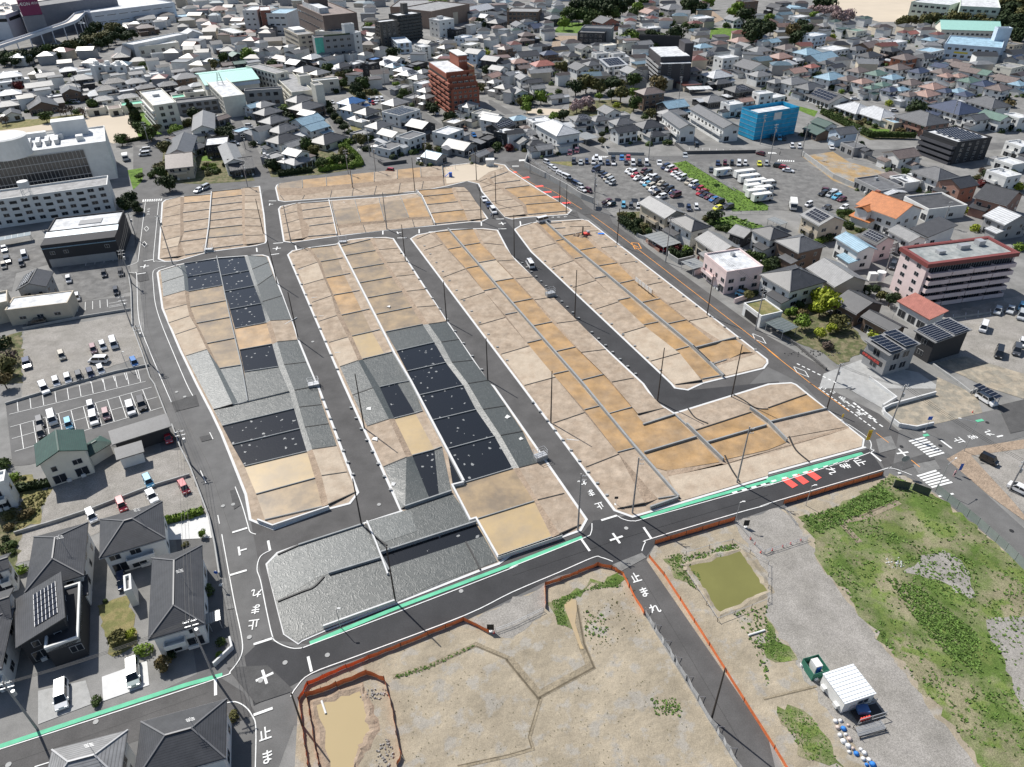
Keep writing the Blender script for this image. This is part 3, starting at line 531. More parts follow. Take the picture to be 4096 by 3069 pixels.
def cross(s_, L=1.3, w_=.4):
    p, q = pts(s_)[:2]; d = (q-p).normalized()*L; n = Vector((-d.y, d.x, 0)); b = MB(); strip(b, [p-d, p+d], w_, .1); strip(b, [p-n, p-n*.15], w_, .104); strip(b, [p+n*.15, p+n], w_, .104); o = b.build('road_marking', M_WHITE); o['kind'] = 'structure'
for s_ in ('C2 900 1335 950 1318', 'B3 75 880 140 850', 'A1 1248 645 1290 640', 'B1 180 490 210 488', 'B1 2125 275 2150 272', 'D2 1160 598 1215 590'): cross(s_)
for s_ in ('A2 2065 1445 2115 1430', 'B1 118 110 132 109', 'B1 1222 356 1250 352', 'C3 -1010 -10 -990 0'):
    p, q = pts(s_)[:2]; d = (q-p).normalized(); n = Vector((-d.y, d.x, 0)); b = MB(); strip(b, [p-n*1.1, p+n*1.1], .35, .1); strip(b, [p+d*.2, p+d*1.3], .35, .1); o = b.build('road_marking', M_WHITE); o['kind'] = 'structure'
for s_ in ('A3 -300 1550 0 1480 900 1180 1600 950 1920 862', 'B3 465 590 1250 270 2209 -90 C2 0 1560 605 1325', 'C2 1110 1160 1500 1040 2209 840 D2 0 840 815 600', 'D2 2020 265 2150 235', 'D2 1795 325 1855 312', 'D2 1340 450 1385 440'): paint(s_, .7, M_GREEN, z=.096, sm=False)
paint('C1 685 200 1000 430 2209 1360 D1 -10 1360 370 1657 D2 370 0 700 240', .16, M_ORLINE); paint('D2 930 425 1040 510', .12, M_ORLINE); paint('D2 1235 660 1308 720', .16, M_ORLINE)
paint('C0 -20 1455 200 1600 C1 330 -20 600 150', .14, M_ORLINE)
for s_ in ('D2 140 820 235 890', 'D2 240 790 330 860', 'D2 345 760 440 825', 'C0 60 1545 150 1530', 'C0 195 1615 270 1605', 'C1 350 50 420 42', 'C1 430 100 505 95', 'C1 270 5 340 0', 'C0 -30 1500 40 1485'): paint(s_, 1.6, M_RED, sm=False, z=.098)
def zebra(a, c, n, w_=.45, name='crosswalk'):   # a: line along one edge, c: opposite edge
    A = pts(a); C_ = pts(c); b = MB()
    for k in range(n):
        t = (k+.5)/n; strip(b, [A[0].lerp(A[1], t), C_[0].lerp(C_[1], t)], w_, .1)
    o = b.build(name, M_WHITE); o['kind'] = 'structure'
zebra('D2 1205 490 1400 640', 'D2 1340 455 1530 605', 8); zebra('D2 1275 790 1420 905', 'D2 1440 740 1600 860', 6); zebra('A1 1240 95 1240 75', 'A1 1400 80 1400 62', 1, .4)
zebra('A1 1225 90 1400 80', 'A1 1228 68 1405 60', 9, .5); zebra('C0 0 1445 0 1430', 'C0 60 1445 60 1430', 2); zebra('C0 690 1360 810 1362', 'C0 700 1345 840 1352', 8, .5); zebra('B0 1870 1440 2000 1410', 'B0 1880 1400 1960 1380', 7, .5)
zebra('D0 75 1395 230 1400', 'D0 85 1380 230 1388', 8, .5); zebra('C0 60 1395 120 1390', 'C0 60 1380 110 1378', 5, .5); zebra('D0 0 1330 80 1330', 'D0 0 1315 60 1318', 5, .5)
# repaired road patches
M_PAT = gmat('patched_asphalt', (.085, .084, .083), var=.15, fine=.12); M_PAL = gmat('pale_patched_asphalt', (.18, .178, .172), var=.2, fine=.14)
for s_, m_ in (('A2 1720 460 1810 440 1830 480 1740 502', M_PAT), ('A2 1985 925 2040 910 2075 1050 2020 1085', M_PAT), ('A2 1480 160 1690 95 1720 190 1520 240', M_PAT), ('A1 1120 705 1270 690 1290 760 1200 780', M_PAT), ('B3 -250 800 100 780 330 1000 0 1110', M_PAT), ('D2 1050 700 1400 590 1440 650 1120 760', M_PAT), ('D2 1980 190 2230 130 2230 400 2090 430', M_PAT), ('C2 870 1560 1120 1460 1160 1500 940 1620', M_PAL), ('A3 1890 20 1960 30 2020 290 1960 300', M_PAL), ('D2 930 480 1060 450 1110 560 960 600', M_PAL), ('D2 1250 700 1440 660 1490 740 1300 780', M_PAL), ('C1 470 20 560 20 690 190 620 200', M_PAT)): sheet('road_patch', s_, m_, .07)
bs_ = MB()
for s_ in ('A1 1215 100 1160 480', 'A1 1240 720 1270 1150 1440 1657', 'A2 1440 0 1800 700 2000 1300', 'C3 1110 0 1500 650 2000 1500', 'A3 0 1650 900 1340 1800 1010', 'B0 600 960 1000 1440', 'C1 640 200 1100 560 2209 1400', 'C2 0 1657 900 1350 2209 960'): strip(bs_, pts(s_), .05, .071)
o = bs_.build('road_seam', M_EDGE); o['kind'] = 'structure'
# parking bay lines
bp_ = MB()
def bays(a, c, n):
    A = pts(a); C_ = pts(c)
    for k in range(n): strip(bp_, [A[0].lerp(A[1], k/(n-1)), C_[0].lerp(C_[1], k/(n-1))], .13, .1)
def ln(s_): strip(bp_, pts(s_), .13, .1)
bays('A2 150 155 1190 -120', 'A2 158 240 1215 -15', 11); ln('A2 80 265 1260 -20')
bays('A2 175 350 1230 50', 'A2 205 560 1300 230', 11); ln('A2 90 375 1310 30'); ln('A2 130 585 1400 205'); ln('A2 105 475 1360 115')
bays('A1 780 1640 1170 1540', 'A1 790 1657 1195 1615', 5); bays('A1 745 590 985 555', 'A1 740 640 975 600', 4); bays('A1 675 960 925 930', 'A1 670 1035 930 995', 5); ln('A1 940 965 1100 935'); ln('A1 940 990 1100 960'); ln('A1 945 1000 1080 975')
bays('D1 1600 1060 2130 980', 'D1 1595 1110 2130 1040', 6); bays('C0 1530 1275 2060 1300', 'C0 1530 1295 2060 1320', 10)
o = bp_.build('parking_line', M_WHITE); o['kind'] = 'structure'
# painted stop characters and diamonds
def text_mesh(txt, name, m, P0, xd, yd, size, z=.1, depth=0, parent=None, up=None):
    cu = bpy.data.curves.new(name, 'FONT'); cu.body = txt; cu.size = size; cu.align_x = 'CENTER'; cu.align_y = 'CENTER'; cu.extrude = depth; cu.offset = size*(.018 if name == 'road_marking' else .01)
    t = bpy.data.objects.new(name, cu); COL.objects.link(t); bpy.context.view_layer.update()
    me = bpy.data.meshes.new_from_object(t.evaluated_get(bpy.context.evaluated_depsgraph_get())); bpy.data.objects.remove(t); bpy.data.curves.remove(cu)
    me.materials.clear(); me.materials.append(m); nz = up or Vector((0, 0, 1))
    Mx = Matrix((xd, yd, nz)).transposed().to_4x4(); Mx.translation = Vector(P0)
    me.transform(Mx); o = link(name, me, parent); return o
M_WORN2 = mat('road_letter_paint', (.68, .68, .66), rough=.8, var=.18, scale=2)
def roadtext(chars, s_, size, thick=1.0):   # points: centres of the characters in reading order, then a point above the first
    P = pts(s_); top = (P[0]-P[1]).normalized(); xd = Vector((top.y, -top.x, 0))
    for ch, p in zip(chars, P):
        o = text_mesh(ch, 'road_marking', M_WORN2, (p.x, p.y, .102), xd, top*1.2, size*.68); o['kind'] = 'structure'
roadtext('止まれ', 'C2 755 1050 680 940 605 850 830 1160', 2.4); roadtext('止まれ', 'C3 1070 30 1145 155 1235 300 980 -130', 2.6)
roadtext('止まれ', 'B3 -20 420 0 290 5 150 -30 600', 2.6); roadtext('止まれ', 'B3 80 1380 100 1580 120 1790 60 1200', 2.6)
roadtext('止まれ', 'D2 790 680 660 712 540 755 1000 620', 3.0); roadtext('止まれ', 'D2 1650 490 1770 460 1910 425 1480 530', 2.8)
roadtext('止まれ', 'A1 1285 150 1282 172 1280 195 1290 110', 1.6); roadtext('止まれ', 'C1 460 215 400 220 350 222 600 205', 1.5)
for s_ in ('A1 1245 320 1265 342 1285 320 1265 298 1245 320', 'A1 1225 453 1247 477 1268 453 1247 430 1225 453', 'C1 2075 1225 2095 1275 2190 1310 2160 1260 2075 1225', 'D1 220 1510 250 1560 350 1600 320 1550 220 1510', 'B0 868 1300 885 1285 900 1300 868 1300'): paint(s_, .18, sm=False)
for s_ in ('C1 1030 440 1090 445 1115 490 1060 495 1030 440', 'C1 1050 460 1090 480'): paint(s_, .25, M_ORLINE, sm=False)
# broken white strokes along the slow-down zone and beside the green line
bq = MB()
def dashes(a, n, L, w_, side=0):
    P = pts(a)
    for k in range(n):
        c = P[0].lerp(P[1], (k+.5)/n); d = (P[1]-P[0]).normalized(); nn = Vector((-d.y, d.x, 0))*side; strip(bq, [c+nn-d*L/2, c+nn+d*L/2], w_, .1)
dashes('D2 0 850 800 630', 9, 1.1, .45, -.1); dashes('C2 1880 950 2209 860', 4, 1.1, .45); dashes('D1 240 1480 600 1657', 8, .8, .35); dashes('D2 620 120 1000 380', 8, .9, .35); dashes('D2 430 30 930 400', 14, .8, .3); dashes('D2 700 170 900 330', 6, .9, .5, 1)
o = bq.build('road_marking', M_WHITE); o['kind'] = 'structure'
roadtext('この先', 'D2 480 40 560 75 640 125 380 -10', 1.8); roadtext('通学路', 'D2 660 150 720 200 790 260 600 110', 1.8)
# manhole covers
mh = 0
for s_, place in (('A2 1525 72', 'left of the top pair on the old road'), ('A2 1595 113', 'right of the top pair on the old road'), ('A2 1925 1055', 'left of the lower pair on the old road'), ('A2 2012 1042', 'right of the lower pair on the old road'), ('A3 828 1268', 'in the road in front of the parked minivan'), ('A3 75 1638', 'in the road at the bottom left corner'), ('A3 2153 537', 'beside the stop marking at the bend'), ('B3 40 912', 'next to the painted cross'), ('B3 252 757', 'between the painted cross and the green line'), ('B3 617 692', 'just past the stop line near the green line'), ('B3 1770 140', 'in the lane beside the green line'), ('B2 1062 1043', 'at the end of the first inner street'), ('C2 985 1248', 'at the foot of the second street'), ('B1 490 1295', 'half way down the first inner street'), ('D2 1150 543', 'dark, in the middle of the crossroads'), ('D2 1485 535', 'dark, beside the stop line'), ('D2 1890 335', 'dark, on the right hand road'), ('D2 2100 1270', 'dark, on the road beside the steel fence')):
    p = pts(s_)[0]; b = MB(); dark = place.startswith('dark'); b.tube((p.x, p.y, .09), (p.x, p.y, .112), .38, n=16); o = b.build('manhole_cover', M_CONG if not dark else M_EDGE)
    tag(o, ('round manhole cover ' if not dark else 'round manhole cover, ')+place, 'manhole cover', 'manhole covers in the roads')
# ================================================================ BUILDINGS
RC = {'g': ('grey', (.105, .107, .112), 3.2), 'd': ('dark grey', (.052, .053, .057), 3.2), 'k': ('light grey', (.21, .21, .21), 2.4), 'w': ('silver white', (.46, .47, .48), 1.2),
      'b': ('blue', (.04, .13, .32), 2.4), 't': ('green', (.12, .19, .155), 2.4), 'r': ('dull red', (.34, .13, .10), 2.4), 'o': ('orange', (.46, .17, .06), 3.0),
      'y': ('cream', (.5, .46, .38), 2.0), 'n': ('brown', (.17, .135, .12), 2.4), 'c': ('pale blue', (.24, .36, .44), 1.6), 'p': ('pinkish brown', (.34, .22, .18), 2.4), 'v': ('navy', (.05, .065, .11), 2.4), 'e': ('dark green', (.025, .065, .05), 3.0)}
WC = {'w': ('white', (.66, .66, .64)), 'b': ('beige', (.50, .44, .35)), 'g': ('grey', (.30, .30, .30)), 'd': ('black', (.035, .035, .038)), 'y': ('cream', (.66, .63, .54)),
      'n': ('brown', (.16, .11, .08)), 'o': ('orange brick', (.36, .14, .08)), 'p': ('pale pink', (.68, .55, .53)), 'c': ('pale blue', (.50, .58, .66)), 'r': ('red brick', (.26, .11, .08)), 'k': ('brick', (.30, .17, .13)), 's': ('pale green', (.52, .58, .50))}
def rmat(c): n, col, ln_ = RC[c]; return mat(n.replace(' ', '_')+'_roof', col, rough=.45, var=.18, scale=.8, lines=ln_, spec=.5, fine=.06, bump=.25)
def frm(c): n, col, _ = RC[c]; return mat(n.replace(' ', '_')+'_flat_roof', tuple(min(.8, x*1.25) for x in col), rough=.75, var=.22, scale=.35, col2=tuple(x*.9 for x in col), thr=(.45, .6), fine=.05)
def wmat(c): n, col = WC[c]; return mat(n.replace(' ', '_')+'_wall', col, rough=.85, var=.08, scale=.5, fine=.03)
M_GLASS = mat('window_glass', (.02, .024, .03), rough=.12, var=0, spec=.6); M_FRAME = mat('window_frame', (.42, .42, .42), rough=.5, var=0)
M_DARK = mat('dark_opening', (.02, .02, .02), rough=.7, var=0); M_SOLAR = mat('solar_panel', (.007, .009, .018), rough=.25, var=0, spec=.5); M_SOLARF = mat('solar_frame', (.45, .46, .48), rough=.4, var=0)
M_STEEL = mat('galvanised_steel', (.42, .43, .44), rough=.45, var=.06, metal=.4)
WMESH = {}
def wmesh(w_, h_, kind='w'):
    key = (round(w_, 1), round(h_, 1), kind)
    if key not in WMESH:
        b = MB(); w_, h_ = key[0], key[1]
        b.box(-w_/2-.07, w_/2+.07, -.05, .02, -.07, h_+.07, 1); b.box(-w_/2, w_/2, -.07, .0, 0, h_, 0)
        if kind == 'w' and w_ > .9: b.box(-.03, .03, -.09, .0, 0, h_, 1)
        o = b.build('window', [M_GLASS, M_FRAME]); WMESH[key] = o.data; bpy.data.objects.remove(o)
    return WMESH[key]
def window(root, side, u, z, W, D, w_=1.6, h_=1.1, name='window', kind='w'):
    me = wmesh(w_, h_, kind)
    loc, rz = {'F': ((u, -D/2, z), 0), 'B': ((-u, D/2, z), math.pi), 'L': ((-W/2, -u, z), -math.pi/2), 'R': ((W/2, u, z), math.pi/2)}[side]
    return link(name, me, root, loc, rz)
def boxpart(root, name, x0, x1, y0, y1, z0, z1, m): b = MB(); b.box(x0, x1, y0, y1, z0, z1); return b.build(name, m, root)
def roof_mesh(W, D, h, typ, m, soff=None, rise=None, name='roof', root=None, cx=0, cy=0, t=.22):
    b = MB(); x, y = W/2, D/2; s = .42
    def V(a, c, z): return (a+cx, c+cy, z)
    def face(vs, u0=None):   # planar roof face, uv: u along eave, v up slope
        P = [Vector(v) for v in vs]; e = (P[1]-P[0]).normalized(); n = (P[1]-P[0]).cross(P[2]-P[0]).normalized(); up = n.cross(e)
        b.add(vs, [tuple(range(len(vs)))], 0, [[((p-P[0]).dot(e), (p-P[0]).dot(up)) for p in P]])
    if typ == 'h':
        if W >= D: r = rise or y*s*1.05; q = x-y*.92; A, C_ = V(-q, 0, h+r), V(q, 0, h+r)
        else: r = rise or x*s*1.05; q = y-x*.92; A, C_ = V(0, -q, h+r), V(0, q, h+r)
        c = [V(-x, -y, h), V(x, -y, h), V(x, y, h), V(-x, y, h)]
        if W >= D: face([c[0], c[1], C_, A]); face([c[2], c[3], A, C_]); face([c[1], c[2], C_]); face([c[3], c[0], A])
        else: face([c[0], c[1], A]); face([c[2], c[3], C_]); face([c[1], c[2], C_, A]); face([c[3], c[0], A, C_])
        b.add([V(-x, -y, h-t), V(x, -y, h-t), V(x, y, h-t), V(-x, y, h-t)]+c, [(3, 2, 1, 0), (0, 1, 5, 4), (1, 2, 6, 5), (2, 3, 7, 6), (3, 0, 4, 7)])
        # ridge tiles
        b.bar(A, C_, .28, .16)
    elif typ in 'gG':
        if typ == 'g':
            r = rise or y*s; a, c, d, e = V(-x, -y, h), V(x, -y, h), V(x, y, h), V(-x, y, h); A, C_ = V(-x, 0, h+r), V(x, 0, h+r)
        else:
            r = rise or x*s; a, c, d, e = V(x, -y, h), V(x, y, h), V(-x, y, h), V(-x, -y, h); A, C_ = V(0, -y, h+r), V(0, y, h+r)
        face([a, c, C_, A]); face([d, e, A, C_])
        dn = lambda p: (p[0], p[1], p[2]-t)
        b.add([dn(a), dn(c), dn(C_), dn(A), dn(d), dn(e), a, c, C_, A, d, e], [(3, 2, 1, 0), (2, 3, 5, 4), (0, 1, 7, 6), (4, 5, 11, 10), (0, 6, 9, 3), (5, 3, 9, 11), (1, 2, 8, 7), (4, 10, 8, 2)])
        b.bar(A, C_, .28, .16)
    elif typ in 'sSL':
        r = rise or D*.22
        if typ == 's': z = (h, h, h+r, h+r)      # high at the back
        elif typ == 'S': z = (h+r, h+r, h, h)    # high at the front
        else: z = (h, h+r, h+r, h)               # high at the right
        c = [V(-x, -y, z[0]), V(x, -y, z[1]), V(x, y, z[2]), V(-x, y, z[3])]
        if typ == 'L': face([c[3], c[0], c[1], c[2]])
        else: face(c)
        b.add([(p[0], p[1], p[2]-t) for p in c]+c, [(3, 2, 1, 0), (0, 1, 5, 4), (1, 2, 6, 5), (2, 3, 7, 6), (3, 0, 4, 7)])
    return b.build(name, m, root)
def walls(root, W, D, h, typ, m, z0=0, rise=None, over=.55, name='wall', cx=0, cy=0):
    x, y = W/2-over, D/2-over; b = MB()
    if typ in 'hf': b.box(cx-x, cx+x, cy-y, cy+y, z0, h-.05)
    else:
        b.box(cx-x, cx+x, cy-y, cy+y, z0, h-.1)
        if typ == 'g': r = (rise or D/2*.42)*(y/(D/2)); b.add([(cx+s_*x, cy+a, z) for s_ in (-1, 1) for a, z in ((-y, h-.1), (y, h-.1), (0, h-.1+r))], [(0, 2, 1), (3, 4, 5), (0, 3, 5, 2), (1, 2, 5, 4)])
        elif typ == 'G': r = (rise or W/2*.42)*(x/(W/2)); b.add([(cx+a, cy+s_*y, z) for s_ in (-1, 1) for a, z in ((-x, h-.1), (x, h-.1), (0, h-.1+r))], [(0, 1, 2), (3, 5, 4), (0, 2, 5, 3), (1, 4, 5, 2)])
        else:
            r = rise or D*.22; f = lambda px, py: h-.35+{'s': (py+D/2)/D, 'S': (D/2-py)/D, 'L': (px+W/2)/W}[typ]*r
            b.add([(cx+px, cy+py, z) for z_ in (0, 1) for px, py in ((-x, -y), (x, -y), (x, y), (-x, y)) for z in ([h-.1, f(px, py)][z_],)], [(4, 5, 6, 7), (0, 1, 5, 4), (1, 2, 6, 5), (2, 3, 7, 6), (3, 0, 4, 7)])
    return b.build(name, m, root)
def flat_roof(root, W, D, h, m, edge, par=.45, cx=0, cy=0, z=None):
    b = MB(); x, y = W/2, D/2; t = .3
    b.box(cx-x+t, cx+x-t, cy-y+t, cy+y-t, h-.2, h); o = b.build('roof', m, root)
    b = MB()
    b.box(cx-x, cx+x, cy-y, cy-y+t, h-.35, h+par); b.box(cx-x, cx+x, cy+y-t, cy+y, h-.35, h+par)
    b.box(cx-x, cx-x+t, cy-y+t, cy+y-t, h-.35, h+par); b.box(cx+x-t, cx+x, cy-y+t, cy+y-t, h-.35, h+par); b.build('parapet', edge, root); return o
def solar(root, x0, x1, y0, y1, z0, z1, nx, ny, thick=.07):   # panels on a slope from y0,z0 up to y1,z1
    for j in range(ny):
        b = MB(); a, c = j/ny+.02, (j+1)/ny-.02
        p = lambda u, v: (x0+(x1-x0)*u, y0+(y1-y0)*v, z0+(z1-z0)*v+.1)
        b.add([p(0, a), p(1, a), p(1, c), p(0, c)], [(0, 1, 2, 3)], 0)
        for k in range(nx+1): u = k/nx; q0 = Vector(p(u, a)); q1 = Vector(p(u, c)); b.bar(q0+Vector((0, 0, .02)), q1+Vector((0, 0, .02)), .05, .05, 1)
        b.bar(p(0, a), p(1, a), .06, .06, 1); b.bar(p(0, c), p(1, c), .06, .06, 1)
        b.build('solar_panel', [M_SOLAR, M_SOLARF], root)
def rect3(s_, h):      # roof corners: front left, front right, back right (seen in the picture), eaves at height h
    a, c, d = pts(s_, h)[:3]; u = c-a; v = d-c; W = u.length; D = v.length
    n = Vector((-u.y, u.x, 0)).normalized(); D = abs(v.dot(n))*.5+D*.5
    ang = (math.atan2(u.y, u.x)+math.atan2(-v.x, v.y)+(math.pi*2 if math.atan2(u.y, u.x)-math.atan2(-v.x, v.y) < -math.pi else 0))/2 if abs(math.atan2(u.y, u.x)-math.atan2(-v.x, v.y)) < 1 else math.atan2(u.y, u.x)
    ctr = (a+d)/2; return ctr.x, ctr.y, ang, W, D
def winrows(root, W, D, h0, h1, floors, sides, pitch, w_, h_, name='window', margin=1.2, limit=96, kind='w', ox=0, frac=.35):
    n_ = 0; fh = (h1-h0)/floors
    for s_ in sides:
        L = W if s_ in 'FB' else D; k = max(1, int((L-margin*2)/pitch)); st = (L-margin*2)/k
        for f in range(floors):
            for i in range(k):
                if n_ >= limit: return
                window(root, s_, -L/2+margin+st*(i+.5)+ox, h0+fh*f+fh*frac, W, D, w_, h_, name, kind); n_ += 1
def balcony_rows(root, W, D, h0, h1, floors, side, m, depth=1.3, inset=.3, solid=1.0, split=0):
    fh = (h1-h0)/floors; L = (W if side in 'FB' else D)-2*inset
    for f in range(floors):
        z = h0+fh*f; n = split or 1
        for k in range(n):
            a = -L/2+L*k/n+(.12 if n > 1 else 0); c = -L/2+L*(k+1)/n-(.12 if n > 1 else 0); b = MB()
            def bx(u0, u1, d0, d1, z0, z1):
                if side == 'F': b.box(u0, u1, -D/2-d1, -D/2-d0, z0, z1)
                elif side == 'B': b.box(u0, u1, D/2+d0, D/2+d1, z0, z1)
                elif side == 'L': b.box(-W/2-d1, -W/2-d0, u0, u1, z0, z1)
                else: b.box(W/2+d0, W/2+d1, u0, u1, z0, z1)
            bx(a, c, .003, depth, z-.15, z); bx(a, c, depth, depth+.12, z-.15, z+solid); bx(a, a+.1, .003, depth, z, z+solid); bx(c-.1, c, .003, depth, z, z+solid)
            b.build('balcony', m, root)
HC = [0]
def RIDGE(c): n, col, _ = RC[c]; return mat(n.replace(' ', '_')+'_ridge', tuple(min(.7, x*1.7+.02) for x in col), rough=.5, var=0)
def house(x, y, ang, W, D, code, label=None, rich=1, group=None, cat='house', name='house', h=None, seed=None):
    t, rc, wc = code[0], code[1], code[2]; st = int(code[3]) if len(code) > 3 and code[3].isdigit() else 2
    rr = random.Random(seed if seed is not None else HC[0]); HC[0] += 1
    h_given = h is not None; h = h or {1: 2.9, 2: 5.1, 3: 7.8, 4: 11}[st]; root = empty(name, (x, y, 0), ang); wm = wmat(wc)
    if t == 'f':
        walls(root, W, D, h, 'f', wm, over=.0); flat_roof(root, W+.1, D+.1, h+.25, frm(rc), wm); BW, BD = W, D
    else:
        walls(root, W, D, h, t, wm); roof_mesh(W, D, h, t, rmat(rc), root=root, name='roof'); BW, BD = W-1.1, D-1.1
    if label and not h_given:      # lower lean-to wings tie the crowded houses together
        for k in range(rr.choice((0, 1, 1, 2))):
            sx = rr.choice((-1, 1)); ww, dd = rr.uniform(2.6, 4.2), rr.uniform(3, BD*.8); cx = sx*(BW/2+ww/2-.02) if k == 0 else rr.uniform(-.3, .3)*BW; cy = rr.uniform(-.3, .3)*BD if k == 0 else BD/2+dd/2-.02; hh = 2.6
            b = MB(); b.box(cx-ww/2, cx+ww/2, cy-dd/2, cy+dd/2, 0, hh); b.build('lean_to', wm, root); roof_mesh(ww+.7, dd+.7, hh+.25, rr.choice('sgh'), rmat(rr.choice('gdkwn')), root=root, name='lean_to_roof', cx=cx, cy=cy, rise=.7)
    if rich:
        for s_ in ('F', 'L', 'R', 'B'):
            L = BW if s_ in 'FB' else BD
            if s_ == 'B' and rich < 2: continue
            for f in range(st):
                k = max(1, int(L/(3.0 if s_ == 'F' else 3.6)))
                if rich < 2 and f == 0 and s_ != 'F': continue
                for i in range(k):
                    if rr.random() < .12: continue
                    u = -L/2+L*(i+.5)/k+rr.uniform(-.2, .2); big = s_ == 'F' and f == 0
                    ww = min(L/k-.6, 2.2 if big else rr.choice((.9, 1.6, 1.6)))
                    if ww < .5: continue
                    window(root, s_, u, f*2.4+(.4 if big else 1.0), BW, BD, ww, 1.9 if big else 1.1)
        if t != 'f' and rr.random() < .6 and st == 2 and W > 7:   # lower side wing with its own roof
            sx = rr.choice((-1, 1)); ww = W*.5; dd = 2.6
            walls(root, ww, dd+1, 3.0, 'h', wm, name='wing_wall', cx=sx*(W/2-ww/2-.2), cy=-(BD/2+dd/2-.5), over=.3)
            roof_mesh(ww+.4, dd+1.2, 3.0, 's', rmat(rc), root=root, name='porch_roof', cx=sx*(W/2-ww/2-.2), cy=-(BD/2+dd/2-.5), rise=.8)
        elif st >= 2 and rr.random() < .7:
            ww = BW*rr.uniform(.35, .6); cx = rr.uniform(-.5, .5)*(BW-ww); b = MB(); b.box(cx-ww/2, cx+ww/2, -BD/2-1.1, -BD/2-.003, 2.4, 2.55); b.box(cx-ww/2, cx+ww/2, -BD/2-1.2, -BD/2-1.1, 2.4, 3.35); b.box(cx-ww/2, cx-ww/2+.1, -BD/2-1.1, -BD/2-.003, 2.55, 3.35); b.box(cx+ww/2-.1, cx+ww/2, -BD/2-1.1, -BD/2-.003, 2.55, 3.35); b.build('balcony', wm, root)
        if t == 'f' and rr.random() < .5: b = MB(); b.box(-W*.3, -W*.3+1.2, D*.1, D*.1+1, h+.25, h+1.2); b.build('rooftop_unit', M_STEEL, root)
    if rich >= 2:
        if t == 'h':
            s_ = .42; b = MB(); lng = W >= D; r_ = (D if lng else W)/2*s_*1.05; q = (W/2-D/2*.92) if lng else (D/2-W/2*.92)
            for sx in (-1, 1):
                for sy in (-1, 1): b.bar((sx*W/2, sy*D/2, h+.04), ((sx*q, 0, h+r_+.06) if lng else (0, sy*q, h+r_+.06)), .2, .14)
            b.bar((-q, 0, h+r_+.08) if lng else (0, -q, h+r_+.08), (q, 0, h+r_+.08) if lng else (0, q, h+r_+.08), .22, .16); b.build('ridge_tile', RIDGE(rc), root)
        for k in range(2): u = rr.uniform(-.4, .4)*BW; boxpart(root, 'air_conditioner', u-.4, u+.4, -BD/2-.38, -BD/2-.003, .1, .75, wmat('w'))
        if t in 'hg': b = MB(); zz = h+1.2; b.tube((W*.18, 0, h), (W*.18, 0, h+4.2), .03, n=5); [b.bar((W*.18-.5, 0, h+4-.25*k), (W*.18+.5, 0, h+4-.25*k), .03) for k in range(3)]; b.build('aerial', M_STEEL, root)
        b = MB(); g_ = .07
        for q_ in ((-W/2-g_, W/2+g_, -D/2-.12, -D/2-.003), (-W/2-g_, W/2+g_, D/2+.003, D/2+.12)):
            if t in 'hg': b.box(*q_, h-.3, h-.14)
        if b.v: b.build('gutter', wmat('g'), root)
    if len(code) > 4 and code[4] == 'p':
        if t == 'g' or t == 'h': q = W*.36 if t == 'g' else W*.22; solar(root, -q, q, -D/2+D*.08, -D*.06, h+.42*D*.08+.1, h+.42*(D/2-D*.06)+.1, 6, 3)
        elif t in 'sf': solar(root, -W*.38, W*.38, -D*.38, D*.38, h+.35 if t == 'f' else h+.22*D*.12+.1, (h+.35) if t == 'f' else h+.22*D*.88+.1, 6, 4)
        elif t == 'G': b = MB(); solar(root, -W*.0+W*.06, W*.44, -D*.35, D*.35, h+W*.1, h+W*.1, 5, 3) if False else None
    if label: tag(root, label, cat, group)
    return root
exec_groups = []
